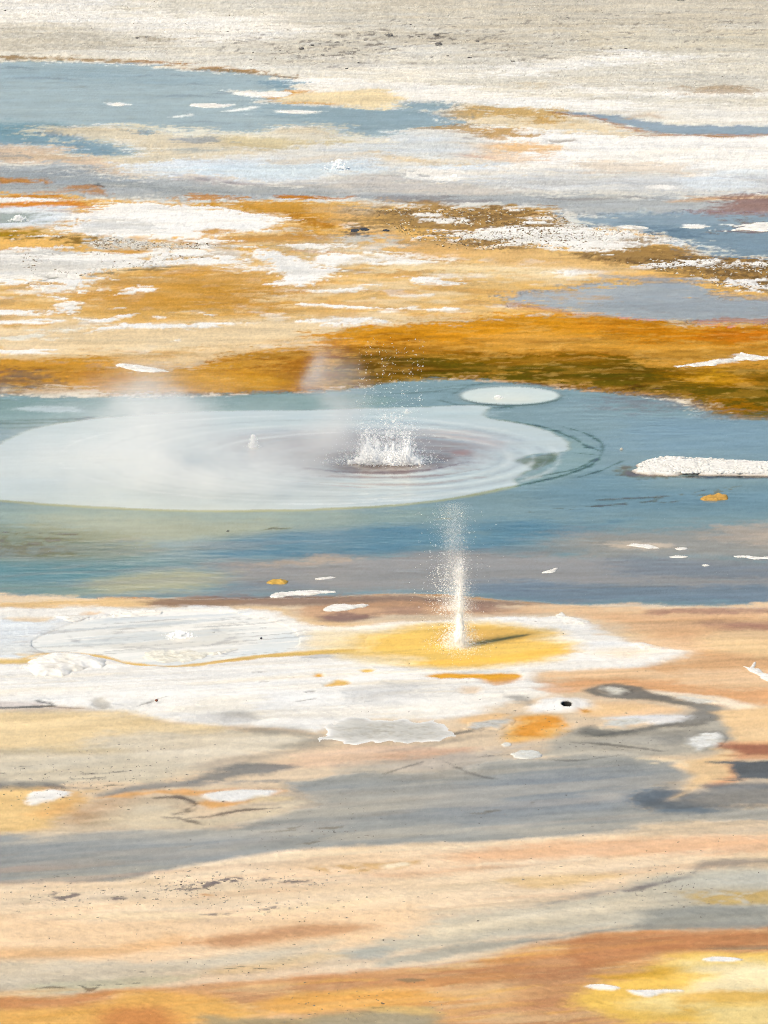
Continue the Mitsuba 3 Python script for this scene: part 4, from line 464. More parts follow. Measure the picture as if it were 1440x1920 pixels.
((.712,.719,.712),.29,.21,.8,1,[-5.46,98.95,-4.87,100.39,-4.22,100.99,-3.39,101.34,-2.54,101.25,-1.85,100.64,-1.42,99.79,-1.32,98.74,-1.48,98.12,-2.29,97.55,-3.17,96.98,-3.82,97.06,-4.41,97.71,-5.25,98.04]),
((.549,.596,.634),.22,.13,.8,.7,[-4.54,100.64,-3.88,100.99,-2.7,101.08,-3.2,100.82,-4.11,100.39]),
((.621,.615,.59),.29,.13,.8,.8,[-4.49,99.53,-3.86,100.39,-3.2,100.64,-2.52,100.3,-2.24,99.37,-2.47,98.37,-3.2,98.04,-3.94,98.12,-4.46,98.7]),
((.634,.672,.699),.21,.08,.8,.8,[-2.38,98.04,-1.82,98.95,-1.5,99.79,-1.27,98.95,-1.48,98.12,-2.13,97.71]),
((.399,.399,.409),.06,.08,.3,.6,[-4.3,98.95,-4.09,99.83,-3.52,100.31,-3.52,100.29,-4.09,99.75,-4.3,98.94]),
((.399,.399,.409),.06,.08,.3,.6,[-4.04,98.7,-3.91,99.41,-3.43,100,-2.85,100.17,-2.5,99.54,-2.5,99.53,-2.84,100.09,-3.42,99.92,-3.9,99.32,-4.04,98.69]),
((.399,.399,.409),.06,.08,.3,.6,[-4.72,98.95,-4.67,99.75,-4.36,100.22,-4.36,100.21,-4.67,99.66,-4.72,98.94]),
((.399,.399,.409),.06,.08,.3,.6,[-3.95,98.46,-3.29,98.32,-2.64,98.66,-2.32,99.29,-2.32,99.27,-2.64,98.57,-3.29,98.24,-3.95,98.44]),
((.399,.399,.409),.06,.08,.3,.6,[-5.01,99.8,-4.8,98.99,-4.44,98.37,-4.44,98.36,-4.8,98.91,-5,99.78]),
((.399,.399,.409),.06,.08,.3,.6,[-2.78,97.72,-2.3,98.04,-2.3,98.03,-2.78,97.7]),
((.797,.789,.768),.21,.17,.8,.8,[-5.63,98.95,-4.88,100.64,-4.23,101.25,-2.54,101.43,-1.68,100.64,-1.16,99.37,-1.31,98.12,-2.28,97.38,-3.16,96.9,-4.41,97.55,-5.4,97.87],(.56,.07,2,2)),
((.419,.419,.419),.21,.17,.8,.6,[-5.63,98.95,-4.88,100.64,-4.23,101.25,-2.54,101.43,-1.68,100.64,-1.16,99.37,-1.31,98.12,-2.28,97.38,-3.16,96.9,-4.41,97.55,-5.4,97.87],(.64,.05,3,3)),
((.514,.572,.621),.21,.17,.8,.5,[-5.63,98.95,-4.88,100.64,-4.23,101.25,-2.54,101.43,-1.68,100.64,-1.16,99.37,-1.31,98.12,-2.28,97.38,-3.16,96.9,-4.41,97.55,-5.4,97.87],(.6,.07,1.2,1.2)),
((.712,.514,.219),.12,.08,.8,1,[-14.82,97.3,-5.71,97.47,-5.6,97.79,-5.6,97.06,-14.72,96.66]),
((.647,.409,.089),.08,.05,.4,.85,[-5.62,97.32,-5.32,97.84,-4.92,98.06,-4.34,97.83,-3.83,97.26,-3.17,97.02,-2.61,97.38,-1.8,97.87,-.98,98.07,-.33,98.24,-.33,98.16,-.98,97.84,-1.8,97.55,-2.6,97.06,-3.16,96.86,-3.82,97.02,-4.33,97.59,-4.91,97.85,-5.31,97.74,-5.62,97.29]),
((.584,.335,.038),.08,.04,.5,.6,[-2.69,97.33,-2.12,97.49,-2.12,97.44,-2.69,97.28]),
((.634,.429,.13),.12,.04,.5,.7,[-1.96,97.7,-1.31,98.06,-.49,98.22,0,97.74,0,97.68,-.49,97.85,-1.31,97.69,-1.96,97.64]),
((.797,.789,.768),.03,.04,.8,1,[-4.33,101.21,-4.06,101.34,-3.52,101.25,-3.55,101.03,-3.96,100.95,-4.3,100.95]),
((.712,.481,.254),.09,.13,.8,.7,[-4.81,101.08,-4.4,101.25,-4.47,100.82,-4.8,100.86]),
((.726,.537,.309),.13,.09,.8,.7,[-5.89,100.64,-5.22,100.73,-5.37,100.39,-5.79,100.39]),
((.514,.514,.503),.08,.08,.8,.9,[-1.31,97.63,-.98,97.87,-.74,97.79,-.82,97.55,-1.14,97.42]),
((.672,.362,.045),.06,.04,.8,1,[-.88,96.18,-.89,96.12,-.92,96.06,-.96,96.03,-1.01,96.03,-1.06,96.06,-1.09,96.12,-1.1,96.18,-1.09,96.25,-1.06,96.31,-1.02,96.34,-.97,96.34,-.92,96.31,-.89,96.25]),
((.699,.46,.157),.08,.08,.8,1,[-.96,95.4,-.72,95.87,-.56,95.79,-.48,95.56,-.72,95.4]),
((.726,.481,.13),.06,.04,.8,1,[-.15,96.54,-.16,96.49,-.19,96.45,-.23,96.42,-.28,96.42,-.33,96.45,-.36,96.49,-.37,96.54,-.36,96.59,-.33,96.63,-.28,96.66,-.23,96.66,-.19,96.63,-.16,96.59]),
((.672,.344,.045),.08,.08,.4,1,[.64,96.22,.89,96.38,1.29,96.42,1.94,96.34,2.01,96.03,1.68,95.79,1.37,96.03,.88,95.99]),
((.634,.326,.097),.12,.08,.8,.8,[1.52,95.87,1.93,96.1,2.02,95.87,1.68,95.56]),
((.699,.503,.309),.12,.12,.8,.6,[1.2,95.24,1.36,95.32,1.27,94.93]),
((.526,.531,.52),.06,.08,.8,.7,[.81,96.42,1.45,96.58,1.94,96.5,1.45,96.34]),
((.634,.362,.192),.16,.12,.8,.8,[2.39,95.32,2.72,95.71,3.04,95.63,2.87,95.09,2.54,94.93]),
((.584,.59,.596),.27,.19,.8,.7,[-.64,95.32,0,95.52,.63,94.55,-.16,94.17,-.56,94.74]),
((.549,.56,.572),.16,.12,.8,.7,[0,95.71,.56,95.63,.48,95.17,0,95.13]),
((.439,.439,.429),.15,.11,.8,.8,[-2.58,93.23,-2.27,93.6,-1.96,93.57,-1.72,93.04,-1.95,92.82,-2.33,92.75]),
((.596,.609,.634),.15,.11,.8,.6,[-3.04,93.04,-2.5,93.42,-1.71,92.97,-2.33,92.6]),
((.254,.247,.232),.04,.04,.2,.7,[-1.98,96.43,-1.82,96.47,-1.82,96.45,-1.98,96.41]),
((.254,.247,.232),.04,.04,.2,.7,[-1.84,95.72,-1.67,95.8,-1.67,95.78,-1.84,95.7]),
((.254,.247,.232),.04,.04,.2,.7,[-1.26,94.33,-1.04,94.48,-1.04,94.46,-1.26,94.31]),
((.254,.247,.232),.04,.04,.2,.7,[-3.64,93.99,-3.44,94.38,-3.25,94.64,-3.25,94.62,-3.43,94.26,-3.64,93.97]),
((.254,.247,.232),.04,.04,.2,.7,[-1.18,94.98,-1.05,95.06,-1.05,95.04,-1.18,94.96]),
((.572,.526,.503),.11,.08,.8,.9,[-14.35,94.09,-5.37,94.32,-4.97,94.09,-5.19,93.79,-14.28,93.64]),
((.051,.06,.063),.05,.04,.5,.85,[-14.3,93.8,-5.43,93.98,-5.14,94.37,-5.14,94.35,-5.42,93.83,-14.3,93.78]),
((.254,.186,.13),.05,.04,.5,.6,[-5.12,94.06,-4.64,93.9,-4.09,93.87,-4.09,93.86,-4.64,93.83,-5.12,94.05]),
((.409,.38,.326),.09,.08,.8,.7,[-4.34,94.09,-4.2,94.55,-4.01,93.94,-4.16,93.79]),
((.634,.572,.46),.18,.18,.8,1,[-14.29,93.72,-4.47,93.64,-3.76,93.42,-3.11,92.82,-2.01,92.38,-.93,92.02,-1.22,91.22,-2.43,90.52,-3.15,89.47,-4.03,88.79,-13.59,88.93]),
((.775,.609,.362),.29,.22,.8,.9,[-14.22,93.23,-4.86,93.57,-3.76,93.42,-3.27,92.9,-4.01,92.09,-4.44,91.37,-5.04,91.08,-13.93,91.22]),
((.733,.578,.344),.22,.18,.8,.8,[-3.67,93.27,-3.03,92.82,-2.17,92.53,-2.63,92.09,-3.4,92.23,-4.01,91.94]),
((.46,.39,.254),.21,.14,.8,.6,[-13.93,91.22,-4.89,91.01,-4.13,91.15,-4.42,90.8,-13.84,90.66]),
((.609,.549,.45),.5,.28,.8,.6,[-3.23,91.76,-2.32,92.09,-1.23,91.8,-1.67,90.52,-2.41,89.82,-3.19,90.52]),
((.254,.24,.212),.22,.14,.8,.7,[-2.17,92.53,-1.4,92.45,-.62,91.8,-.92,91.22,-1.53,91.15,-1.23,91.8,-2.01,92.09]),
((.409,.353,.293),.18,.14,.8,.7,[-2.71,89.82,-2.27,90.38,-1.52,90.87,-.61,91.4,-1.22,90.87,-1.89,90.17,-2.41,89.61]),
((.647,.481,.362),.28,.21,.8,.9,[-1.22,90.66,-.31,91.37,.61,91.22,1.38,91.08,.91,90.38,-.15,89.96,-.9,89.82,-1.51,89.82]),
((.572,.344,.219),.25,.18,.8,.6,[-.15,90.52,.61,91.01,1.38,91.22,1.06,90.52,.45,90.17]),
((.39,.38,.344),.35,.28,.8,.7,[-.6,89.82,.61,90.52,1.52,90.87,2.12,90.38,1.36,89.82,.3,88.79,-.59,88.45]),
((.254,.262,.254),.2,.16,1,1,[-1.34,88.79,-.3,89.54,.6,89.47,1.36,90.17,2.2,90.52,2.9,90.87,3.8,90.52,4.3,89.82,4.19,89.13,3.8,88.79,3.39,87.78,3.66,87.13,4.4,87.26,13.42,87.78,13.28,86.8,4.36,86.48,3.47,85.96,2.59,85.58,1.43,85.21,0,84.96,-1.14,84.71,-1.98,84.21,-2.95,83.37,-3.97,82.77,-12.67,82.65,-13.07,85.39,-4.33,85.84,-3.4,86.09,-2.32,86.09,-1.46,86.86,-.88,87.78]),
((.192,.219,.254),.6,.27,.8,.6,[.3,88.12,1.34,88.79,2.48,89.47,3.6,89.47,3.8,88.79,3.39,87.78,2.78,87.13,1.31,86.48,.29,86.8]),
((.293,.293,.269),.53,.26,.8,.6,[-1.18,87.78,0,88.79,.74,88.12,-.15,87.13,-.88,86.8]),
((.225,.24,.247),.43,.25,.8,.6,[-13.02,85.05,-4.1,85.52,-2.81,85.58,-1.73,85.84,-1.57,85.05,-2.56,84.58,-3.67,83.82,-12.77,83.37]),
((.514,.46,.371),.26,.1,.8,.26,[-13.04,85.21,-3.39,85.84,-1.34,88.45,1.36,90.1,2.89,90.8,4.22,89.82,13.42,87.78,13.23,86.48,2.74,85.65,-.14,84.96,-2.27,84.12,-12.71,82.92],(.58,.08,.5,1.7)),
((.362,.318,.277),.26,.1,.8,.25,[-13.04,85.21,-3.39,85.84,-1.34,88.45,1.36,90.1,2.89,90.8,4.22,89.82,13.42,87.78,13.23,86.48,2.74,85.65,-.14,84.96,-2.27,84.12,-12.71,82.92],(.62,.07,.6,2.4)),
((.362,.362,.344),.26,.1,.8,.18,[-13.04,85.21,-3.39,85.84,-1.34,88.45,1.36,90.1,2.89,90.8,4.22,89.82,13.42,87.78,13.23,86.48,2.74,85.65,-.14,84.96,-2.27,84.12,-12.71,82.92],(.57,.08,.7,2.6)),
((.146,.157,.168),.26,.1,.8,.16,[-13.04,85.21,-3.39,85.84,-1.34,88.45,1.36,90.1,2.89,90.8,4.22,89.82,13.42,87.78,13.23,86.48,2.74,85.65,-.14,84.96,-2.27,84.12,-12.71,82.92],(.6,.07,.8,3.2)),
((.089,.12,.157),.26,.13,.8,.75,[3.44,87.78,3.56,88.32,4.29,88.12,3.83,87.78,4.48,87.39,5,87.45,4.46,87.06,3.87,86.99,3.59,87.32]),
((.097,.115,.14),.17,.17,.8,.8,[-13.63,89.2,-5.08,88.99,-4.54,88.72,-4.17,88.59,-4.68,88.38,-13.5,88.32]),
((.135,.157,.18),.17,.14,.8,.8,[-2.76,88.93,-2.4,89.54,-1.97,90.1,-1.36,89.96,-1.21,89.82,-1.65,89.47,-2.1,89.2,-2.24,88.93]),
((.18,.192,.205),.17,.14,.8,.8,[-4,88.12,-3.28,88.86,-2.24,88.99,-1.35,89.06,-2.16,88.79,-3.12,88.45,-3.84,87.92]),
((.549,.498,.399),.28,.21,.8,.7,[-13.82,90.52,-4.33,90.52,-3.03,90.17,-2.7,89.47,-3.58,88.79,-4.48,88.93,-13.64,89.27]),
((.089,.085,.078),.04,.05,.15,.7,[-4.28,89.41,-4.09,89.49,-3.91,89.48,-3.9,89.46,-4.09,89.39,-4.28,89.39],(.4,.1,6,5)),
((.089,.085,.078),.04,.05,.15,.7,[-4.34,89.1,-4.08,89.18,-3.82,89.17,-3.82,89.15,-4.08,89.08,-4.34,89.09],(.4,.1,6,5)),
((.089,.085,.078),.04,.05,.15,.7,[-3.91,89.52,-3.8,89.59,-3.68,89.58,-3.68,89.57,-3.79,89.49,-3.91,89.5],(.4,.1,6,5)),
((.089,.085,.078),.04,.05,.15,.7,[-5.28,89.9,-5.13,89.97,-4.98,89.97,-4.98,89.95,-5.13,89.87,-5.28,89.88],(.4,.1,6,5)),
((.089,.085,.078),.04,.05,.15,.7,[-5.41,89.48,-5.26,89.56,-5.11,89.55,-5.11,89.53,-5.26,89.45,-5.41,89.46],(.4,.1,6,5)),
((.089,.085,.078),.04,.05,.15,.7,[-3.87,88.66,-3.73,88.74,-3.58,88.73,-3.58,88.71,-3.72,88.64,-3.87,88.64],(.4,.1,6,5)),
((.089,.085,.078),.04,.05,.15,.7,[-4.01,88.43,-3.9,88.5,-3.79,88.49,-3.79,88.48,-3.9,88.4,-4.01,88.41],(.4,.1,6,5)),
((.726,.514,.247),.26,.16,.8,1,[-13.5,88.32,-4.6,88.38,-4.22,88.18,-4.06,87.78,-4.25,87.13,-4.57,86.35,-4.91,85.84,-13.07,85.39]),
((.634,.326,.106),.26,.17,.8,.5,[-4.61,88.45,-4.14,88.12,-4.19,87.45,-4.52,86.8,-4.81,86.8,-4.42,87.78]),
((.797,.789,.768),.1,.1,.3,1,[-5.02,87.68,-4.89,88.18,-4.64,88.38,-4.41,88.32,-4.42,87.98,-4.64,87.65,-4.85,87.45]),
((.514,.429,.318),.32,.19,.8,1,[-4.75,85.52,-3.94,86.8,-3.54,87.78,-2.81,88.12,-2.51,87.78,-2.71,87.13,-2.83,86.32,-3.76,85.96,-4.46,85.52]),
((.596,.526,.409),.23,.16,.8,1,[-3.78,86.48,-3.38,87.45,-2.94,87.52,-2.78,86.99,-2.47,86.61,-1.76,87.13,-1.18,87.62,-1.6,86.8,-2.32,86.09,-3.32,85.96]),
((.429,.277,.162),.3,.16,.8,.7,[-4.38,86.8,-3.98,87.78,-3.4,88.12,-3.67,87.45,-4.14,86.32]),
((.672,.39,.174),.13,.1,.5,1,[-3.98,87.85,-3.63,88.18,-3.12,88.38,-2.52,88.38,-2.08,88.45,-1.41,88.38,-1.48,88.12,-1.77,87.78,-2.13,87.45,-2.35,87.32,-2.5,87.65,-2.36,87.98,-3.11,88.12]),
((.659,.38,.157),.13,.07,.8,.8,[-2.51,87.78,-2.21,87.72,-2.34,87.19,-2.46,87.39]),
((.797,.789,.768),.1,.1,.4,1,[-2.5,88.12,-2.23,88.32,-1.86,88.42,-1.48,88.32,-1.63,87.98,-2.06,87.72,-2.36,87.78]),
((.712,.572,.362),.1,.1,.8,.8,[-1.77,87.98,-1.33,87.92,-1.47,87.72,-1.84,87.65]),
((.115,.093,.085),.08,.05,.2,.85,[-3.18,87.94,-2.89,88.1,-2.66,87.83,-2.59,87.5,-2.74,87.11,-2.85,86.88,-2.85,86.84,-2.74,86.88,-2.58,87.27,-2.65,87.6,-2.88,87.87,-3.17,87.9]),
((.115,.093,.085),.08,.05,.2,.85,[-2.99,86.72,-2.77,86.7,-2.47,86.27,-2.46,86.23,-2.76,86.51,-2.99,86.69]),
((.115,.093,.085),.08,.05,.2,.85,[-2.71,86.62,-2.34,86.87,-1.98,87.19,-1.47,87.3,-1.47,87.28,-1.98,87.06,-2.33,86.73,-2.71,86.59]),
((.115,.093,.085),.08,.05,.2,.85,[-2.85,86.95,-2.67,87.08,-2.67,87.04,-2.85,86.9]),
((.13,.111,.074),.05,.05,.15,.65,[-1.66,85.82,-1.44,85.9,-1.23,85.97,-1.23,85.95,-1.44,85.77,-1.66,85.79],(.42,.1,6,4)),
((.13,.111,.074),.05,.05,.15,.65,[-1.3,86.07,-1.21,86.15,-1.12,86.23,-1.12,86.21,-1.21,86.03,-1.3,86.05],(.42,.1,6,4)),
((.13,.111,.074),.05,.05,.15,.65,[-.87,86.07,-.69,86.15,-.51,86.23,-.51,86.21,-.69,86.03,-.87,86.05],(.42,.1,6,4)),
((.13,.111,.074),.05,.05,.15,.65,[1.1,86.97,1.32,87.06,1.54,87.14,1.54,87.11,1.31,86.93,1.1,86.95],(.42,.1,6,4)),
((.13,.111,.074),.05,.05,.15,.65,[-2.71,84.87,-2.64,84.96,-2.56,85.03,-2.56,85.01,-2.63,84.83,-2.71,84.85],(.42,.1,6,4)),
((.13,.111,.074),.05,.05,.15,.65,[-2.49,84.94,-2.45,85.02,-2.4,85.09,-2.4,85.07,-2.44,84.89,-2.49,84.91],(.42,.1,6,4)),
((.13,.111,.074),.05,.05,.15,.65,[-1.15,85.12,-1,85.21,-.86,85.28,-.86,85.26,-1,85.08,-1.15,85.1],(.42,.1,6,4)),
((.13,.111,.074),.05,.05,.15,.65,[2.06,87.6,2.1,87.68,2.14,87.76,2.14,87.74,2.1,87.55,2.06,87.57],(.42,.1,6,4)),
((.409,.39,.344),.22,.11,.8,1,[2.46,91.76,2.87,92.45,3.57,92.45,4.36,92.82,4.93,93.42,5.22,92.23,5.07,91.58,4.72,90.8,3.8,90.52,2.89,90.66,2.13,90.52]),
((.811,.712,.572),.11,.08,.5,.9,[3.9,95.17,4.45,94.93,5.07,94.55,5.43,93.94,5.18,93.72,4.96,94.02,4.43,94.47,3.97,94.86]),
((.174,.168,.157),.11,.08,.5,.95,[3.03,95.17,3.2,95.56,3.52,95.67,3.83,95.32,4.02,94.97,4.43,94.47,4.89,94.09,5.07,93.68,4.91,93.04,4.58,92.6,4.03,92.53,3.63,92.23,3.05,91.94,3.56,92.38,4.23,93.04,4.51,93.49,4.49,93.94,3.95,94.4,3.48,94.55,3.14,94.78]),
((.254,.254,.247),.22,.11,.8,.6,[4.53,93.94,4.96,93.94,4.94,93.27,4.51,92.75,4.28,92.9]),
((.726,.514,.318),.15,.08,.8,.9,[2.9,93.64,3.08,94.25,3.48,94.36,4.02,94.17,4.4,93.79,4.15,93.42,3.6,93.3,3.05,93.27]),
((.699,.712,.74),.15,.11,.8,.85,[3.2,93.19,3.6,93.34,4.07,93.42,4.46,93.27,4.36,92.9,3.96,92.75,3.43,92.97]),
((.12,.13,.135),.15,.07,.4,.8,[2.79,92.45,3.08,92.75,3.13,92.45,3.56,92.31,4.04,92.67,4.28,92.75,3.71,92.16,3.08,91.87,2.85,92.02]),
((.277,.269,.247),.22,.11,.8,.7,[4.01,92.09,4.42,92.45,5.1,92.23,5.24,91.94,4.9,91.22,4.43,91.15,4.06,91.44]),
((.74,.537,.318),.12,.07,.4,1,[4.92,93.23,5.42,93.79,14.35,94.09,13.97,91.51,5.2,91.22,5.08,90.66,4.93,90.17,4.95,89.54,4.99,88.99,4.69,88.65,4.38,88.45,4.06,87.92,3.96,87.85,4.24,88.65,4.39,89.27,4.21,89.68,4.15,89.96,4.4,90.38,4.8,90.73,5.03,91.44,5.03,92.31]),
((.634,.326,.18),.14,.07,.4,.75,[5.04,91.08,5.22,91.58,14.01,91.8,13.79,90.31,5.31,90.38,5.08,90.17,4.96,89.75,5.02,89.06,4.77,88.72,4.46,88.52,4.85,89.4,4.92,90.17]),
((.726,.609,.429),.14,.14,.8,.6,[3.61,90.45,4.1,90.52,4.39,90.17,4.3,89.82,3.86,90.1],(.42,.12,4,4)),
((.285,.115,.081),.14,.07,.4,.85,[5.08,90.94,5.31,91.44,13.98,91.58,13.84,90.66,5.35,90.66,5.17,90.59]),
((.125,.14,.157),.09,.05,.3,1,[4.91,90.03,5.09,90.27,13.8,90.38,13.62,89.13,5.13,89.13,4.99,88.99,4.93,89.47]),
((.106,.135,.168),.17,.1,.5,.8,[3.42,87.78,3.56,88.25,3.86,88.45,4.23,88.32,3.96,87.85,4.45,88.38,4.99,88.79,13.59,88.93,13.42,87.78,4.99,87.39,4.46,87.06,3.87,86.99,3.57,87.32]),
((.277,.269,.254),.2,.13,.8,.6,[4.52,88.18,5.05,88.45,13.47,88.12,13.36,87.39,4.85,87.52]),
((.699,.429,.157),.18,.11,.8,1,[1.78,92.13,1.95,93.23,2.19,93.42,2.58,93.34,2.64,92.67,2.47,92.09,2.07,91.58,1.77,91.51]),
((.634,.285,.054),.15,.11,.3,1,[1.9,92.31,2.03,93.12,2.35,93.34,2.59,93.19,2.56,92.53,2.24,92.09,1.97,91.94],(.28,.3,6,3)),
((.726,.492,.262),.11,.07,.8,.8,[1.09,93.12,1.57,93.49,1.88,93.42,1.64,93.04,1.17,92.75]),
((.797,.797,.797),.15,.11,.8,1,[2.21,94.25,2.53,94.55,2.85,94.47,3.14,93.79,2.67,93.57,2.12,93.57]),
((.726,.514,.293),.19,.15,.8,.8,[2.83,93.79,3.31,94.09,3.94,94.09,3.76,93.6,2.97,93.27]),
((.537,.254,.038),.08,.04,.8,1,[2.89,93.72,2.99,93.79,3.04,93.64,2.95,93.57]),
((.254,.254,.254),.11,.08,.8,.7,[1.86,94.67,2.06,94.78,2.21,94.4,2.17,94.02,2.01,94.17]),
((.097,.102,.106),.09,.07,.5,.7,[.93,92.03,1.24,92.33,1.4,92.47,1.39,92.44,1.24,92.14,.93,92]),
((.219,.205,.186),.14,.11,.5,.4,[0,90.89,.61,91.33,1.23,91.91,1.85,91.96,1.85,91.92,1.23,91.69,.61,91.12,0,90.85]),
((.514,.46,.409),.21,.18,.8,.6,[0,89.47,.76,90.52,1.37,90.87,2.15,91.58,1.83,90.87,1.06,89.82]),
((.081,.078,.074),.06,.05,.2,.6,[0,89.42,.19,89.75,.53,90.18,.53,90.15,.19,89.61,0,89.39]),
((.081,.078,.074),.06,.05,.2,.6,[.91,90.11,1.2,89.54,1.57,89.07,1.57,89.05,1.2,89.4,.91,90.08]),
((.081,.078,.074),.06,.05,.2,.6,[2.12,90.39,2.73,90.38,3.35,90.67,3.35,90.64,2.73,90.24,2.12,90.36]),
((.081,.078,.074),.06,.05,.2,.6,[1.37,90.53,1.83,90.74,1.83,90.71,1.37,90.5]),
((.081,.078,.074),.06,.05,.2,.6,[2.76,91.52,3.37,91.37,3.89,90.95,3.89,90.93,3.37,91.22,2.76,91.5]),
((.797,.64,.465),.15,.12,.8,1,[-12.67,82.65,-3.98,82.89,-2.95,83.49,-1.98,84.21,-1.14,84.71,0,84.96,1.43,85.21,2.59,85.52,3.46,85.65,13.09,85.52,12.95,84.58,4.96,84.28,4.07,83.37,3.21,82.77,2.28,82.18,1.24,81.6,.14,81.31,-1.5,80.74,-2.87,81.03,-12.43,81.03]),
((.811,.699,.537),.23,.09,.8,.23,[-12.77,83.37,-2.97,83.91,-1.14,84.71,1.29,85.14,3.45,85.52,13.06,85.36,12.35,80.46,2.57,80.13,1.2,78.95,-.79,78.06,-2.75,77.43,-11.8,76.76],(.55,.09,.5,3.2)),
((.56,.309,.168),.23,.09,.8,.19,[-12.77,83.37,-2.97,83.91,-1.14,84.71,1.29,85.14,3.45,85.52,13.06,85.36,12.35,80.46,2.57,80.13,1.2,78.95,-.79,78.06,-2.75,77.43,-11.8,76.76],(.57,.08,.45,2.6)),
((.514,.46,.344),.23,.09,.8,.2,[-12.77,83.37,-2.97,83.91,-1.14,84.71,1.29,85.14,3.45,85.52,13.06,85.36,12.35,80.46,2.57,80.13,1.2,78.95,-.79,78.06,-2.75,77.43,-11.8,76.76],(.58,.08,.6,3)),
((.647,.38,.219),.28,.19,.8,.7,[.85,84.65,2,85.02,3.31,85.46,4.46,85.58,13.08,85.46,12.97,84.71,4.12,84.46,2.7,84.34,1.56,84.03,.92,84.15]),
((.634,.362,.192),.21,.15,.8,.4,[-.14,83.37,.99,83.82,1.98,83.97,1.27,83.52,.28,83.07]),
((.672,.471,.219),.18,.15,.8,.6,[1.54,83.07,2.39,83.37,3.23,83.37,2.65,82.92,1.95,82.65]),
((.514,.326,.135),.12,.12,.8,.75,[-.92,83.67,-.56,83.91,0,84.03,.5,84.12,.35,83.79,-.28,83.49,-.77,83.43],(.4,.2,6,5)),
((.797,.699,.537),.09,.09,.8,.8,[0,83.91,.28,84.03,.35,83.85,.07,83.73]),
((.754,.609,.409),.17,.11,.8,.7,[-4.51,81.03,-3.29,81.31,-1.92,81.26,-.55,81.89,.14,82.18,-.55,81.48,-2.18,80.97,-3.54,80.8]),
((.481,.371,.24),.18,.12,.8,.4,[-12.73,83.07,-4.19,82.89,-3.43,83.19,-3.01,83.07,-3.76,82.65,-12.63,82.41]),
((.157,.135,.146),.06,.06,.12,.85,[-2.97,82.39,-2.84,82.58,-2.7,82.51,-2.69,82.44,-2.83,82.23,-2.97,82.32],(.46,.1,9,7)),
((.157,.135,.146),.06,.06,.12,.85,[-2.8,82.57,-2.59,82.81,-2.38,82.72,-2.38,82.64,-2.58,82.37,-2.79,82.49],(.46,.1,9,7)),
((.157,.135,.146),.06,.06,.12,.85,[-2.58,82.75,-2.38,82.99,-2.16,82.9,-2.16,82.82,-2.36,82.55,-2.58,82.67],(.46,.1,9,7)),
((.157,.135,.146),.06,.06,.12,.85,[-2.31,82.97,-2.1,83.15,-1.89,83.08,-1.89,83.02,-2.09,82.83,-2.3,82.92],(.46,.1,9,7)),
((.157,.135,.146),.06,.06,.12,.85,[-4.29,82.1,-4.12,82.31,-3.95,82.23,-3.94,82.16,-4.11,81.92,-4.28,82.03],(.46,.1,9,7)),
((.157,.135,.146),.06,.06,.12,.85,[-3.66,82.02,-3.53,82.12,-3.39,82.08,-3.39,82.05,-3.52,81.94,-3.66,81.99],(.46,.1,9,7)),
((.157,.135,.146),.06,.06,.12,.85,[-4.33,82.25,-4.28,82.35,-4.22,82.31,-4.22,82.28,-4.27,82.17,-4.33,82.22],(.46,.1,9,7)),
((.157,.135,.146),.06,.06,.12,.85,[-1.68,83.02,-1.57,83.12,-1.47,83.08,-1.47,83.05,-1.57,82.94,-1.68,82.99],(.46,.1,9,7)),
((.157,.135,.146),.06,.06,.12,.85,[-1.33,82.94,-1.19,83.09,-1.05,83.03,-1.05,82.98,-1.19,82.82,-1.33,82.89],(.46,.1,9,7)),
((.157,.135,.146),.06,.06,.12,.85,[-1.51,81.45,-1.37,81.59,-1.24,81.54,-1.24,81.49,-1.37,81.33,-1.51,81.4],(.46,.1,9,7)),
((.157,.135,.146),.06,.06,.12,.85,[-2.03,83.08,-1.96,83.18,-1.89,83.14,-1.89,83.11,-1.96,83,-2.03,83.05],(.46,.1,9,7)),
((.157,.135,.146),.06,.06,.12,.85,[-2.33,81.16,-2.16,81.25,-1.98,81.21,-1.98,81.18,-2.15,81.08,-2.32,81.13],(.46,.1,9,7)),
((.56,.254,.067),.06,.03,.5,.7,[-2.39,82.28,-2.32,82.3,-2.23,82.19,-2.23,82.17,-2.32,82.18,-2.39,82.26]),
((.514,.481,.399),.23,.14,.8,1,[.14,80.46,1.23,81.26,2.28,81.89,3.21,82.77,4.08,83.49,12.95,84.58,12.26,79.9,4.21,80.46,3.12,80.41,2.23,80.13,1.21,79.77,.27,79.35,-.13,79.08,-.8,78.81,-1.46,78.54,-1.07,79.35]),
((.686,.609,.471),.29,.17,.8,.9,[.54,80.46,1.58,81.31,2.62,81.74,3.32,82.18,3.44,81.6,2.59,81.03,1.56,80.6,.67,80.04]),
((.514,.514,.46),.3,.15,.8,.7,[3.62,82.77,4.44,83.67,12.86,83.97,12.68,82.77,4.31,82.62]),
((.24,.225,.219),.15,.12,.8,.7,[1.92,81.6,2.63,82.33,3.2,82.65,4.08,83.49,4.68,84.28,13,84.89,12.9,84.21,4.8,83.91,4.06,83.13,3.34,82.65,2.63,82.06]),
((.135,.12,.135),.09,.09,.8,.75,[3.05,82.41,3.35,82.77,3.92,83.07,3.55,82.65,3.26,82.36],(.36,.15,5,4)),
((.219,.24,.24),.28,.17,.8,.7,[3.28,81.03,3.99,81.6,12.55,81.89,12.39,80.74,4.21,80.52,3.39,80.46]),
((.481,.344,.125),.15,.12,.8,.85,[3.95,82.18,4.38,82.53,12.65,82.53,12.51,81.6,4.54,81.72,4.14,81.83],(.36,.2,7,5)),
((.254,.254,.24),.11,.08,.8,.8,[2.29,80.04,3.13,80.6,3.94,80.6,4.9,80.69,12.36,80.57,3.93,80.35,2.98,80.35]),
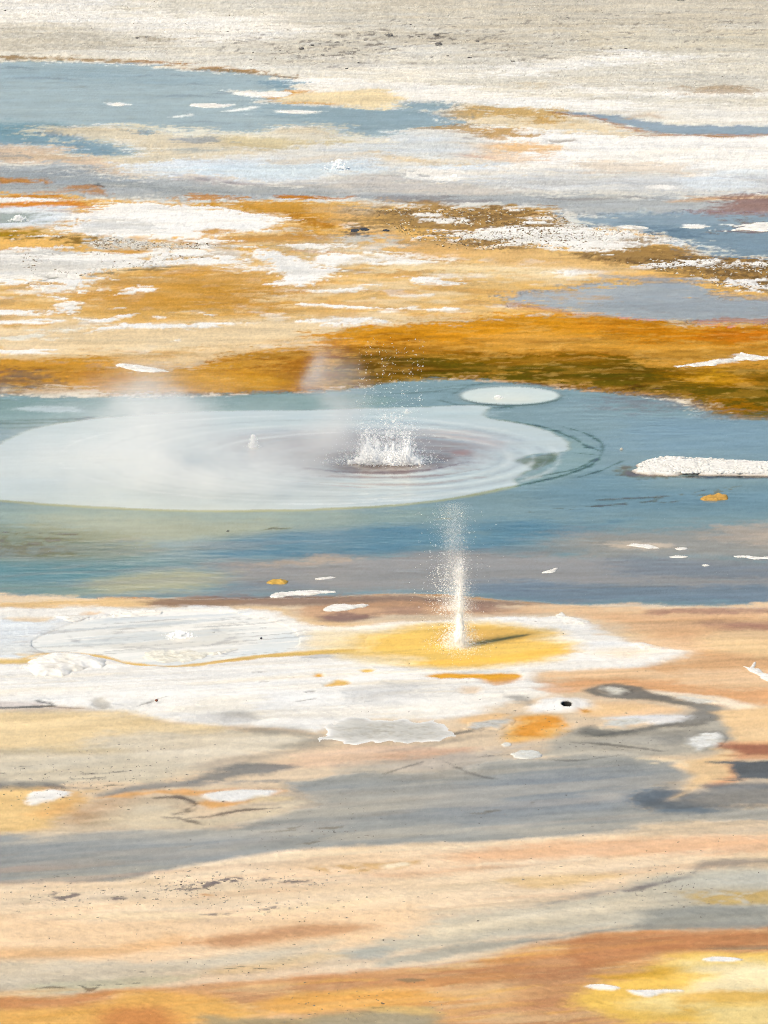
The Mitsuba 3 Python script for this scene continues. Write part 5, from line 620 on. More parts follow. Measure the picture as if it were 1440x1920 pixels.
((.205,.212,.212),.11,.08,.8,.7,[1.48,79.63,2.16,80.04,2.57,80.24,2.77,80.18,2.29,79.85,1.75,79.63]),
((.362,.362,.318),.14,.11,.8,.8,[0,78.81,.94,79.49,1.89,79.96,1.61,79.49,.67,78.81,0,78.49]),
((.309,.335,.326),.16,.11,.8,.7,[-.53,79.19,-.13,79.46,.13,79.35,0,78.92,-.4,78.87]),
((.768,.572,.38),.28,.17,.8,1,[-12.43,81.03,-3.54,80.86,-2.04,80.8,-.55,81.37,.41,81.6,.41,80.46,-.54,79.35,-1.86,78.81,-3.42,78.01,-11.87,77.22]),
((.514,.285,.151),.22,.14,.8,.85,[-2.62,79.63,-2.16,80.02,-1.49,80.46,-.68,80.69,0,80.6,-.54,80.13,-1.21,79.77,-1.88,79.46]),
((.429,.24,.146),.17,.14,.8,.5,[-2.15,79.79,-1.62,80.24,-1.09,80.46,-.81,80.35,-1.35,79.96,-1.88,79.63]),
((.672,.419,.219),.27,.16,.8,.7,[-12.2,79.46,-4.15,79.35,-3.22,79.63,-2.56,80.04,-2.81,79.22,-3.86,78.95,-12.1,78.81]),
((.634,.439,.219),.21,.13,.8,.6,[-2.25,78.28,-1.6,78.81,-.8,79.22,-.53,78.95,-1.19,78.41,-1.98,78.01]),
((.572,.514,.409),.24,.13,.8,.85,[-12.1,78.81,-3.45,78.7,-2.4,78.92,-1.34,79.46,-.54,79.85,-1.07,79.08,-2.12,78.33,-3.15,77.75,-4.04,77.22,-11.84,77.02]),
((.481,.46,.335),.16,.1,.8,.7,[-4.32,77.48,-3.42,77.8,-2.37,78.01,-2.75,77.59,-3.65,77.22,-4.3,77.07]),
((.081,.085,.078),.03,.03,.1,.75,[-4.31,77.36,-4.12,77.51,-3.92,77.44,-3.92,77.42,-4.12,77.4,-4.31,77.34]),
((.081,.085,.078),.03,.03,.1,.75,[-3.73,77.55,-3.61,77.42,-3.5,77.47,-3.5,77.44,-3.6,77.24,-3.73,77.52]),
((.081,.085,.078),.03,.03,.1,.75,[-3.62,77.31,-3.65,77.18,-3.65,77.16,-3.62,77.29]),
((.081,.085,.078),.03,.03,.1,.75,[-3.06,78.18,-2.96,78.23,-2.96,78.21,-3.06,78.16]),
((.081,.085,.078),.03,.03,.1,.75,[-2.02,78.34,-1.85,78.37,-1.85,78.35,-2.02,78.32]),
((.081,.085,.078),.03,.03,.1,.75,[-1.59,78.37,-1.42,78.34,-1.42,78.32,-1.59,78.35]),
((.081,.085,.078),.03,.03,.1,.75,[-3.54,77.54,-3.02,77.65,-3.02,77.63,-3.54,77.53]),
((.081,.085,.078),.03,.03,.1,.75,[-1.8,78.45,-1.73,78.45,-1.73,78.43,-1.8,78.43]),
((.584,.335,.174),.16,.11,.8,1,[-11.79,76.71,-4.29,76.91,-3.65,77.12,-2.75,77.43,-1.71,77.75,-.79,78.01,-.13,78.22,.53,78.49,1.2,78.81,1.88,79.63,2.57,80.13,3.25,80.24,4.2,80.29,12.35,80.52,10.12,65.28,-10.12,65.28]),
((.74,.429,.12),.21,.08,.8,.33,[-11.78,76.61,-2.74,77.28,-.13,78.12,1.88,79.52,3.24,80.13,12.32,80.32,10.12,65.28,-10.12,65.28],(.56,.09,1,4.5)),
((.335,.125,.054),.21,.08,.8,.27,[-11.78,76.61,-2.74,77.28,-.13,78.12,1.88,79.52,3.24,80.13,12.32,80.32,10.12,65.28,-10.12,65.28],(.57,.08,1.2,5)),
((.699,.514,.293),.21,.08,.8,.45,[-11.78,76.61,-2.74,77.28,-.13,78.12,1.88,79.52,3.24,80.13,12.32,80.32,10.12,65.28,-10.12,65.28],(.58,.08,.7,2.6)),
((.797,.609,.335),.21,.08,.8,.3,[-11.78,76.61,-2.74,77.28,-.13,78.12,1.88,79.52,3.24,80.13,12.32,80.32,10.12,65.28,-10.12,65.28],(.66,.05,2.5,7)),
((.712,.399,.102),.25,.15,.8,.75,[-4.01,76.45,-3.13,77.12,-2.35,77.17,-1.81,76.71,-1.42,76.2,-1.91,75.45,-3.3,74.95,-10.12,65.28,-11.65,75.7]),
((.471,.205,.085),.2,.1,.8,.8,[-11.79,76.71,-4.16,76.97,-3.39,77.17,-3.63,76.71,-4.26,76.4,-11.72,76.2]),
((.492,.186,.074),.25,.12,.8,.7,[-3.44,75.45,-2.97,76.45,-2.58,76.2,-2.48,75.2,-2.78,65.28]),
((.699,.362,.085),.21,.15,.8,.7,[-1.56,76.71,-.52,77.28,.26,77.33,.91,76.97,.26,76.45,-.52,76.2,-1.42,76.2]),
((.439,.192,.089),.26,.16,.8,.6,[-1.05,77.85,-.13,78.17,.93,78.41,1.87,79.08,2.53,78.81,2.24,78.01,1.18,77.48,0,77.48,-.79,77.48]),
((.409,.18,.089),.37,.21,.8,.55,[1.57,77.48,2.25,78.28,2.93,78.81,2.63,78.01,3.13,77.22,2.45,76.2,1.67,76.2]),
((.609,.285,.089),.14,.11,.8,.6,[1.2,78.81,2.14,79.08,2.54,79.35,1.86,78.81,1.32,78.49]),
((.726,.429,.13),.11,.08,.3,.5,[.93,78.61,1.4,78.96,1.87,79.15,1.87,79.12,1.4,78.82,.93,78.58]),
((.726,.429,.13),.1,.08,.3,.5,[-.65,77.08,-.2,77.29,.26,77.34,.26,77.32,-.2,77.16,-.65,77.06]),
((.726,.429,.13),.1,.08,.3,.5,[-.13,76.21,.26,76.42,.65,76.46,.65,76.44,.26,76.29,-.13,76.19]),
((.726,.429,.13),.11,.08,.3,.5,[1.87,79.37,2.28,79.56,2.69,79.59,2.68,79.56,2.28,79.42,1.87,79.34]),
((.726,.429,.13),.1,.08,.3,.5,[1.04,76.98,1.44,77.32,1.83,77.5,1.83,77.47,1.43,77.19,1.04,76.95]),
((.726,.429,.13),.1,.08,.3,.5,[-4.25,76.21,-3.94,76.44,-3.62,76.52,-3.62,76.49,-3.93,76.31,-4.25,76.19]),
((.726,.429,.13),.11,.08,.3,.5,[-1.05,77.6,-.59,77.81,-.13,77.86,-.13,77.84,-.59,77.68,-1.05,77.58]),
((.726,.429,.13),.1,.08,.3,.5,[.26,76.72,.71,76.9,1.17,76.93,1.17,76.9,.71,76.77,.26,76.7]),
((.726,.429,.13),.1,.08,.3,.5,[2.06,76.21,2.52,76.49,2.98,76.62,2.98,76.59,2.52,76.36,2.06,76.19]),
((.335,.285,.18),.17,.12,.8,.85,[-2.3,75.45,-1.8,76,-1.03,76.07,-.13,76.45,.26,76.4,.77,75.7,.44,65.28,-2,65.28]),
((.699,.481,.186),.1,.08,.8,.6,[-.39,76.45,.26,76.56,.77,76.2,.26,76.1]),
((.115,.097,.054),.04,.04,.1,.7,[-.39,76.41,-.13,76.49,.06,76.41,.06,76.4,-.13,76.42,-.39,76.4],(.4,.1,8,6)),
((.362,.335,.254),.17,.1,.8,.6,[-1.02,75.7,-.51,76.05,.13,76.2,.64,75.8,.25,74.71]),
((.775,.514,.13),.23,.16,.8,1,[2.2,76.71,2.63,77.75,3.17,78.28,3.72,78.81,4.14,79.08,12.18,79.35,10.12,65.28,3.94,75.2,3.07,75.7,2.58,76.2]),
((.826,.666,.309),.31,.18,.8,.9,[2.85,76.71,3.53,77.35,3.82,78.01,4.12,78.81,12.18,79.35,11.65,75.7,4.21,75.45,3.72,75.95]),
((.826,.754,.56),.32,.16,.8,.6,[4.02,78.01,4.51,78.54,12.1,78.81,11.83,76.97,4.28,76.71]),
((.634,.335,.021),.16,.13,.8,.55,[2.57,78.01,3.17,78.33,3.64,78.41,3.42,77.88,2.82,77.62]),
((.686,.371,.038),.18,.13,.8,.6,[3.62,76.45,4.11,77.22,11.91,77.48,11.86,77.17,4.15,76.71,3.8,76.2]),
((.712,.429,.06),.15,.13,.8,.5,[3.4,75.95,3.95,76.71,4.43,77.22,11.95,77.75,11.87,77.22,4.39,76.45,3.84,75.7]),
((.254,.212,.151),.05,.05,.8,.85,[4.16,79.46,4.56,79.57,12.21,79.57,12.17,79.3,4.55,79.33]),
((.429,.18,.078),.22,.14,.8,.7,[2.29,79.9,3.24,80.13,4.19,80.18,12.33,80.35,12.21,79.57,4.15,79.41,3.19,78.81,2.52,78.54]),
((.797,.789,.768),.03,.03,.8,1,[4,78.81,4.13,78.92,4.39,78.92,4.47,78.81,4.32,78.7,4.08,78.7]),
((.797,.789,.768),.04,.03,.3,1,[2.47,77.48,2.62,77.59,2.88,77.43,2.81,77.28,2.58,77.33]),
((.797,.789,.768),.04,.04,.3,1,[2.95,77.33,3.2,77.28,3.46,77.3,3.64,77.28,3.38,77.07,3.22,76.94,3.06,77.12]),
((.254,.186,.115),.05,.04,.8,.8,[.16,77.83,.33,77.88,.53,77.8,.33,77.69])]

SHEETS = [
('milky_pool',.03,[-7.46,114.86,-7.16,116.27,-6.77,118.01,-6.24,119.14,-5.38,119.86,-4.2,120.47,-2.91,120.77,-1.61,120.83,-.2,121.08,.81,121.2,1.61,121.39,1.99,121.2,1.85,120.4,1.99,119.86,2.58,119.26,3.05,118.42,3.34,117.37,3.35,116.56,3.19,116.22,2.7,115.99,2.4,115.31,2.67,114.53,2.52,114.09,2.32,113.43,2.3,112.78,1.68,112.04,.93,111.3,-.18,110.67,-1.47,110.36,-2.94,110.26,-4.42,110.46,-5.73,110.88,-6.67,111.3,-7.27,111.88]),
('milky_pool_001',0,[3.35,122.55,3.29,122.23,3.15,121.94,2.94,121.71,2.67,121.56,2.38,121.51,2.09,121.56,1.83,121.71,1.63,121.94,1.5,122.23,1.46,122.55,1.51,122.87,1.64,123.16,1.86,123.4,2.13,123.55,2.42,123.6,2.72,123.55,2.98,123.4,3.18,123.16,3.31,122.87]),
('milky_pool_002',.02,[-5.46,98.95,-4.87,100.39,-4.22,100.99,-3.39,101.34,-2.54,101.25,-1.85,100.64,-1.42,99.79,-1.3,98.74,-1.48,98.12,-2.29,97.55,-3.17,96.98,-3.82,97.06,-4.41,97.71,-5.25,98.04]),
('yellow_pool',.08,[-.49,97.87,-.17,99.28,.5,99.96,1.34,100.21,2.01,100.04,2.66,99.53,2.32,98.95,2.97,98.7,2.79,98.04,2.44,97.38,1.79,97.06,.97,96.82,.41,96.98,.41,97.38,-.16,97.63]),
('water',.11,[-18.62,123.21,-6.71,122.45,-5.49,122.33,-3.97,122.52,-2.24,122.71,-1.02,122.96,-.41,123.6,.21,124.24,.83,124.37,1.45,124.5,2.07,124.37,2.47,123.98,3.48,123.34,4.48,122.71,5.37,121.95,6.01,120.59,6.57,119.74,17.99,118.9,15.44,101.51,4.93,101.69,3.91,101.87,3.06,101.73,2.05,102.13,1.2,102.49,.17,102.76,-1.03,102.4,-2.56,102.22,-3.59,102.31,-4.45,102.4,-5.46,102.13,-15.47,101.78]),
('water_001',.35,[-27.05,180.62,-8.43,179.82,-5.57,177.97,-3.34,176.67,-2.42,174.75,-2.48,173.25,-3.99,172.88,-3.54,172.02,-2.82,171.41,-3.09,170.56,-2.24,169.96,-1.12,169.48,-.28,168.89,.21,168.77,.28,169.84,.56,170.56,1.54,170.32,1.99,169.72,1.39,169.01,1.18,167.95,1.38,167.14,1.89,166.22,1.09,165.19,.34,164.4,0,163.18,-.94,162.74,-1.36,164.74,-2.04,164.97,-2.72,164.74,-3.5,163.4,-5.67,163.85,-6.95,165.42,-7.22,165.19,-8.16,164.97,-8.79,164.07,-8.35,163.4,-7.52,162.96,-6.68,162.08,-6.12,160.57,-6.18,159.3,-7.28,158.98,-8.04,159.83,-9.04,161.22,-24.23,161.43]),
('water_002',.35,[3.93,148.66,4.65,148.11,5.9,148.85,7.12,148.66,22.44,149.22,21.16,140.48,7.95,141.31,7.18,142.31,6.76,143.51,6.12,145.25,5.32,146.31,4.6,146.31,4.26,147.39]),
('water_003',.3,[2.46,135.08,3.15,136.01,4.08,136.78,4.89,137.41,5.69,137.57,6.6,137.41,6.99,136.24,7.61,135.08,20.2,133.95,19.88,131.8,7.19,131.51,6.34,131.8,5.26,132.1,4.18,132.83,3.43,133.57,2.89,134.02]),
('water_004',.11,[4.65,168.07,5.12,168.07,5.8,167.6,6.59,166.56,7.37,165.65,8.44,165.19,24.82,165.42,24.46,162.96,8.62,163.29,7.54,163.4,6.76,163.96,6,165.53,5.37,167.02]),
('sinter_sheet',.36,[-6.99,148.48,-6.81,149.78,-6.45,150.15,-5.59,150.34,-4.71,149.96,-3.95,149.4,-3.19,148.66,-2.57,148.11,-2.36,147.21,-2.6,146.13,-2.88,145.25,-3.59,144.89,-4.06,144.28,-4.65,144.11,-5.38,144.55,-5.84,144.2,-6.47,144.89,-7.06,144.72,-7.89,144.63,-7.69,145.25,-7.23,145.78]),
('sinter_sheet_001',.41,[-21.35,141.81,-7.77,142.31,-7.08,142.65,-6.58,141.98,-5.53,142.31,-4.93,141.81,-5.25,140.97,-3.51,141.47,-3.72,140.64,-4.86,139.82,-5.98,139.01,-6.32,138.85,-6.37,137.41,-6.43,136.24,-7.1,136.01,-7.37,137.02,-7.74,137.41,-20.71,137.41]),
('sinter_sheet_002',.25,[-3.13,142.99,-2.83,142.74,-2.35,141.98,-1.86,140.81,-1.1,139.41,-1.03,138.53,-1.37,137.57,-1.82,137.1,-2.27,137.26,-2.17,138.21,-2.48,139.33,-2.68,140.64,-2.93,141.64]),
('sinter_sheet_003',.43,[1.68,144.89,2.41,145.6,3.38,146.04,4.36,146.4,4.94,145.78,5.77,145.42,6.45,144.55,6.64,143.34,6.05,143.34,5.43,142.65,5.05,141.98,4.24,142.31,3.78,142.65,3.08,143.16,2.37,142.99,2.62,144.02,1.78,143.85]),
('sinter_apron',.16,[-15.37,101.08,-5.6,101.51,-4.59,101.69,-3.56,101.51,-2.54,101.43,-1.69,101.08,-1.17,100.13,-.67,99.96,.17,100.3,1.18,100.56,2.02,100.64,2.86,100.73,3.27,100.39,3.42,99.79,3.66,99.37,3.96,98.61,4.67,98.04,4.32,97.3,3.73,96.82,2.91,96.58,2.26,96.42,2.24,95.71,2.71,95.32,2.3,94.55,1.89,94.17,1.41,93.42,.94,93.04,.31,93.04,-.62,92.97,-.93,91.94,-1.24,92.31,-2.48,92.6,-3.27,92.97,-3.76,93.49,-4.48,93.72,-5.19,93.94,-14.3,93.79]),
('bacterial_mat',.34,[-19.1,126.49,-6.73,126.76,-5.69,126.89,-5.12,125.95,-4.36,125.16,-3.55,125.82,-2.96,127.3,-2.13,128.19,-1.28,128.54,-1.03,130.29,-.22,131.22,.87,131.66,1.97,132.1,2.53,132.83,3.09,133.2,3.74,132.83,4.61,132.54,5.79,131.8,6.74,131.22,19.82,131.37,17.99,118.9,6.75,119.5,6.23,121.02,5.48,122.26,4.39,122.9,2.88,123.98,1.44,124.24,.72,124.11,-1.02,122.9,-3.05,122.58,-5.29,122.45,-6.36,123.53,-18.91,125.16]),
('bacterial_mat_001',.43,[-22.85,152.05,-8.27,151.67,-6.99,151.1,-5.6,150.53,-4.22,150.15,-2.49,150.53,-.99,150.53,.49,149.78,1.98,149.4,3.46,149.59,4.05,148.48,4.35,146.31,5.54,145.78,6.47,144.89,6.86,142.99,7.72,141.47,21.06,139.82,19.51,129.23,6.31,131.22,4.18,132.83,-18.34,121.33,-18.91,125.16]),
('mud_flat',.16,[-1.34,88.79,-.3,89.54,.6,89.47,1.36,90.17,2.2,90.52,2.9,90.87,3.8,90.52,4.3,89.82,4.19,89.13,3.8,88.79,3.39,87.78,3.66,87.13,4.4,87.26,13.42,87.78,13.28,86.8,4.36,86.48,3.47,85.96,2.59,85.58,1.43,85.21,0,84.96,-1.14,84.71,-1.98,84.21,-2.95,83.37,-3.97,82.77,-12.67,82.65,-13.07,85.39,-4.33,85.84,-3.4,86.09,-2.32,86.09,-1.46,86.86,-.88,87.78]),
('silt_flat',.12,[-12.77,83.37,-2.97,83.91,-1.14,84.71,1.29,85.14,3.45,85.52,13.06,85.36,12.35,80.46,2.57,80.13,1.2,78.95,-.79,78.06,-2.75,77.43,-11.8,76.76]),
('bacterial_mat_002',.11,[-11.79,76.71,-4.29,76.91,-3.65,77.12,-2.75,77.43,-1.71,77.75,-.79,78.01,-.13,78.22,.53,78.49,1.2,78.81,1.88,79.63,2.57,80.13,3.25,80.24,4.2,80.29,12.35,80.52,10.12,65.28,-10.12,65.28]),
('gravel_flat',.53,[-44.21,297.55,44.21,297.55,25.31,168.77,6.74,170.56,3.7,173,-.29,176.15,-2.34,177.44,-3.5,177.05,-5.59,178.89,-8.47,180.49,-27.17,181.43])]


# ------------------------------------------------------------------ the ground: a fan of cells, finer close by, over the part of the basin in view
def spread(a, b, step, below, above, grow=1.13):
    """Even steps from a to b, then ever longer ones to a - below and b + above."""
    core, sides = np.arange(a, b, step), []
    for more in (below, above):
        tail, s, at = [], step, 0.0
        while at < more:
            s *= grow
            at += s
            tail.append(min(at, more))
        sides.append(np.array(tail))
    return np.concatenate([a - sides[0][::-1], core, core[-1] + sides[1]])


DEP = np.radians(spread(5.72, 14.92, 0.00835, 1.6, 16.0))[::-1]      # angle below the horizon of each row, near to far
SIDE = spread(-0.0635, 0.0635, 0.000146, 0.25, 0.25)
GY = EYE_HEIGHT / np.tan(DEP)
X, Y = GY[:, None] * SIDE[None, :], np.repeat(GY[:, None], len(SIDE), 1)
NR, NC = X.shape
fx, fy = X.ravel(), Y.ravel()

FILAMENT = 1.1 * (fbm2(fx * 3.0, fy * 4.5, 3, 19) - 0.5) + 0.6 * (fbm2(fx * 14.0, fy * 9.0, 2, 23) - 0.5)
JITTER = [fbm2(fx / s, fy / s, 4, 11 + i) + FILAMENT * np.interp(fy, [96, 124], [0.55, 1.3]) for i, s in enumerate((0.2, 0.5, 1.0))]
JITTER_AT = (0.2, 0.5, 1.0)
# along and across the flow of the run-off, which turns towards the camera's right close by
turn = np.interp(fy, [70, 95, 105, 200], [0.36, 0.30, 0.06, 0.0])
ax, ay = fx * np.cos(turn) + fy * np.sin(turn), fy * np.cos(turn) - fx * np.sin(turn)


def box(c, more):
    """Index of the vertices in the box round an outline."""
    x0, y0 = c.min(0) - more
    x1, y1 = c.max(0) + more
    r = np.nonzero((GY >= y0) & (GY <= y1))[0]
    if not len(r):
        return np.zeros(0, int)
    i = (r[:, None] * NC + np.arange(NC)[None, :]).ravel()
    return i[(fx[i] >= x0) & (fx[i] <= x1)]


m1, m2 = ss(0.48, 0.62, fbm2(fx * 0.12, fy * 0.3, 4, 71))[:, None], ss(0.46, 0.60, fbm2(fx * 0.2, fy * 0.5, 3, 73))[:, None]
COL = np.array([0.62, 0.50, 0.36]) * (1 - m1) + np.array([0.46, 0.26, 0.12]) * m1         # silt and mat outside the mapped part
COL = COL * (1 - 0.7 * m2) + np.array([0.66, 0.63, 0.56]) * 0.7 * m2
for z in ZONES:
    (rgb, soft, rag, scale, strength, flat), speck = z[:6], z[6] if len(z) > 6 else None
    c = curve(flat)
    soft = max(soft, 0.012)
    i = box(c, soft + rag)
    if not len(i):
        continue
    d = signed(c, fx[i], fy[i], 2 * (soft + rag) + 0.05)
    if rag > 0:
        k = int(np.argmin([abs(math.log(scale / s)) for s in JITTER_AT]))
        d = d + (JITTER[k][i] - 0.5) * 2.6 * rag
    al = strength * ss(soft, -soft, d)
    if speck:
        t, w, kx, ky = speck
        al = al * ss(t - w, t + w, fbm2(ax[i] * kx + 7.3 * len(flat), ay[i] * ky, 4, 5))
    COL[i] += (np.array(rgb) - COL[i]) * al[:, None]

# which sheet each vertex belongs to
KIND = np.full(len(fx), -1)
for s, (name, rag, flat) in reversed(list(enumerate(SHEETS))):
    c = curve(flat)
    i = box(c, 3 * rag + 0.1)
    d = signed(c, fx[i], fy[i], 3 * rag + 0.1) + (JITTER[1][i] - 0.5) * 2.6 * rag
    KIND[i[d < 0]] = s
NAMES = [s[0] for s in SHEETS]
WATER = np.isin(KIND, [k for k, n in enumerate(NAMES) if 'water' in n or 'milky' in n])

# streaks, mottling and grain
streak = fbm2(ax * 0.35, ay * 1.5, 4, 31) - 0.5
fine = fbm2(ax * 2.2, ay * 5.0, 3, 37) - 0.5
rng = np.random.default_rng(7)
grain = rng.normal(0, 1, len(fx))
grit = fbm2(ax * 22, ay * 9, 2, 61) + 0.5 * fbm2(ax * 9, ay * 4.5, 2, 67) - 0.75
milky = np.isin(KIND, [k for k, n in enumerate(NAMES) if 'milky' in n])
land = ~WATER
amount = np.where(milky, 0.10, np.where(WATER, 0.22, 0.34))
speckle = np.where(milky, 0.008, np.where(WATER, 0.022, np.interp(fy, [70, 110, 160, 200], [0.03, 0.03, 0.06, 0.07])))
COL *= (1 + amount * streak + 0.8 * amount * fine + speckle * grain + np.where(milky, 0.03, np.where(WATER, 0.08, np.interp(fy, [95, 130], [0.13, 0.18]))) * grit)[:, None]
warm = (fbm2(ax * 0.6, ay * 1.8, 3, 43) - 0.5) * np.where(WATER, 0.10, 0.22)
COL *= 1 + warm[:, None] * np.array([0.35, 0.0, -0.6])
soak = WATER.astype(float)
COL = np.where(WATER[:, None], np.maximum(COL * WATER_GAIN - SKY_IN_WATER, 0.012), COL)
COL = np.clip(COL, 0.004, 0.88)

# relief
white = np.clip((COL.min(1) - 0.45) / 0.3, 0, 1)
GZ = 0.016 * (fbm2(fx * 0.8, fy * 0.8, 3, 51) - 0.5) + 0.012 * (fbm2(fx * 5, fy * 5, 3, 53) - 0.5) + 0.012 * white
rough_far = ss(128, 165, fy)
GZ += rough_far * (0.09 * (fbm2(fx * 0.9, fy * 0.5, 3, 57) - 0.5) + 0.020 * (fbm2(fx * 8, fy * 3, 2, 59) - 0.5))
wet = gaussian_filter(WATER.reshape(NR, NC).astype(float), (2.0, 7.0)).ravel()
GZ = np.where(WATER, -0.012, GZ * (1 - wet) ** 2 - 0.012 * wet + 0.004)
sr = np.hypot(fx - (.02, 114.98)[0], fy - (.02, 114.98)[1])                       # rings running out from the boiling splash
GZ += np.where(milky, 0.012 * np.sin(sr * 2 * np.pi / 0.62) * np.exp(-sr / 2.2), 0)


def ground_index(x, y):
    r = np.clip(np.searchsorted(GY, y), 0, NR - 1)
    k = np.clip(np.searchsorted(SIDE, x / y), 0, NC - 1)
    return r * NC + k


def ground_at(x, y):
    return GZ[ground_index(x, y)]


q = (np.arange(NR - 1)[:, None] * NC + np.arange(NC - 1)[None, :]).ravel()
QUADS = np.stack([q, q + 1, q + NC + 1, q + NC], 1)
OWNER = np.max(KIND[QUADS[:, [0, 2]]], axis=1)
VERTS = np.stack([fx, fy, GZ], 1)
VENT = (2.69, 94.02)
mid = VERTS[QUADS].mean(1)
OWNER[((mid[:, 0] - VENT[0]) / 0.105) ** 2 + ((mid[:, 1] - VENT[1] - 0.02) / 0.21) ** 2 < 1] = -2          # the vent's mouth goes down through the crust
NORMALS = None


def relief(scale, amp, seed=0.0, stretch=1.0):
    def fn(p, n, uv):
        far = 0.48 + 0.52 * mikit.smoothstep(105.0, 140.0, p.y)          # the crust close by is wet and smooth, the far flats are rubbly
        return amp * far * mikit.fbm(p.x * scale, p.y * scale * stretch, seed, 3)
    return fn


def bumped(bsdf, fn, eps):
    return {'type': 'twosided', 'bsdf': {'type': 'bumpmap', 'arbitrary': mikit.proc(fn, eps), 'scale': 1.0, 'bsdf': bsdf}}


STAIN = {'type': 'mesh_attribute', 'name': 'vertex_color'}
scene['dry_crust'] = bumped({'type': 'diffuse', 'reflectance': STAIN}, relief(14.0, 0.030), 0.012)
scene['wet_mat'] = bumped({'type': 'diffuse', 'reflectance': STAIN}, relief(16.0, 0.026, 3.0), 0.012)
scene['wet_silt'] = bumped({'type': 'principled', 'base_color': STAIN, 'roughness': 0.6, 'specular': 0.2}, relief(11.0, 0.016, 5.0), 0.012)
scene['still_water'] = bumped({'type': 'principled', 'base_color': STAIN, 'roughness': 0.16, 'specular': 0.13}, relief(2.6, 0.018, 7.0, 2.0), 0.02)
scene['gravel'] = bumped({'type': 'diffuse', 'reflectance': STAIN}, relief(11.0, 0.05, 9.0), 0.015)


def sheet(key, owners, bsdf, label, kind='structure', category=None):
    f = QUADS[np.isin(OWNER, owners)]
    used, inv = np.unique(f, return_inverse=True)
    f = inv.reshape(-1, 4)
    scene[key] = mikit.ply((VERTS[used], np.vstack([f[:, [0, 1, 2]], f[:, [0, 2, 3]]])), bsdf, smooth=True, color=COL[used])
    labels[key] = {'label': label} if kind == 'thing' else {'label': label, 'kind': kind}
    if category:
        labels[key]['category'] = category


for key, mat, text, kind in [
    ('ground', 'dry_crust', 'white and cream mineral crust ground of the thermal basin', 'structure'),
    ('gravel_flat', 'gravel', 'grey tan gravel flat rising at the far edge of the basin', 'structure'),
    ('water', 'still_water', 'big blue green pool with dark ripple lines around the milky spring', 'structure'),
    ('water_001', 'still_water', 'grey blue shallow pool below the gravel flat at the far left', 'structure'),
    ('water_002', 'still_water', 'grey blue shallow water beside the brown gravel at the right', 'structure'),
    ('water_003', 'still_water', 'thin lilac grey sheet of water above the dark orange bank', 'structure'),
    ('water_004', 'still_water', 'narrow grey creek along the far right gravel shore', 'structure'),
    ('milky_pool', 'still_water', 'large oval milky white spring pool with the boiling splash in it', 'structure'),
    ('milky_pool_001', 'still_water', 'small round milky spring pool under the olive bank', 'structure'),
    ('milky_pool_002', 'still_water', 'pale grey milky spring pool in the white apron at the lower left', 'structure'),
    ('yellow_pool', 'wet_silt', 'mustard yellow shallow pool around the foot of the water jet', 'structure'),
    ('bacterial_mat', 'wet_mat', 'dark ochre and olive bacterial mat banked above the blue pool', 'stuff'),
    ('bacterial_mat_001', 'wet_mat', 'light ochre bacterial mat with white deposits in the middle distance', 'stuff'),
    ('bacterial_mat_002', 'wet_mat', 'rust brown and yellow bacterial mat along the near edge', 'stuff'),
    ('sinter_sheet', 'dry_crust', 'white sinter sheet at the left below the far grey shallows', 'thing'),
    ('sinter_sheet_001', 'dry_crust', 'long greyish white sinter sheet at the left edge in the ochre mat', 'thing'),
    ('sinter_sheet_002', 'dry_crust', 'white tongue of sinter pointing to the lower right in the ochre mat', 'thing'),
    ('sinter_sheet_003', 'dry_crust', 'pebbly white sinter sheet on the brown gravel at the right', 'thing'),
    ('sinter_apron', 'dry_crust', 'wide white sinter apron around the jet and the pale pool', 'structure'),
    ('silt_flat', 'dry_crust', 'peach and cream silt flat in front of the grey mud', 'structure'),
    ('mud_flat', 'wet_silt', 'smooth grey mud flat between the white apron and the peach silt', 'structure')]:
    sheet(key, [-1] if key == 'ground' else [NAMES.index(key)], mat, text, kind, {'stuff': 'bacterial mat', 'thing': 'mineral crust'}.get(kind))

# the land beyond what the lens sees, down a little, out to the horizon
def beyond(p, n, uv):
    a = mikit.fbm(p.x * 0.05, p.y * 0.12, 1.0, 4)
    b = mikit.fbm(p.x * 0.2, p.y * 0.5, 5.0, 3)
    c = mikit.mix((0.60, 0.56, 0.48), (0.55, 0.36, 0.18), mikit.smoothstep(0.48, 0.66, a))
    return mikit.mix(c, (0.72, 0.71, 0.68), mikit.smoothstep(0.45, 0.62, b))
scene['land'] = {'type': 'diffuse', 'reflectance': mikit.proc(beyond)}
g = np.concatenate([-np.geomspace(2500, 5, 30), np.geomspace(5, 2500, 30)])
gx, gy = np.meshgrid(g, g + 90)
gz = 0.14 * (meshkit.fbm(np.stack([gx * 0.05, gy * 0.05, gx * 0], -1), 3, 3) - 0.5) - 0.16
gz = gz + 14.0 * ss(260, 1400, np.hypot(gx, gy - 90)) * meshkit.fbm(np.stack([gx * 0.002, gy * 0.002, gx * 0], -1), 3, 8)
n = len(g)
q2 = (np.arange(n - 1)[:, None] * n + np.arange(n - 1)[None, :]).ravel()
scene['terrain'] = mikit.ply((np.stack([gx, gy, gz], -1).reshape(-1, 3), np.stack([q2, q2 + 1, q2 + n + 1, q2 + n], 1)), 'land', smooth=True)
labels['terrain'] = {'label': 'open land of the basin reaching beyond the view', 'kind': 'structure'}

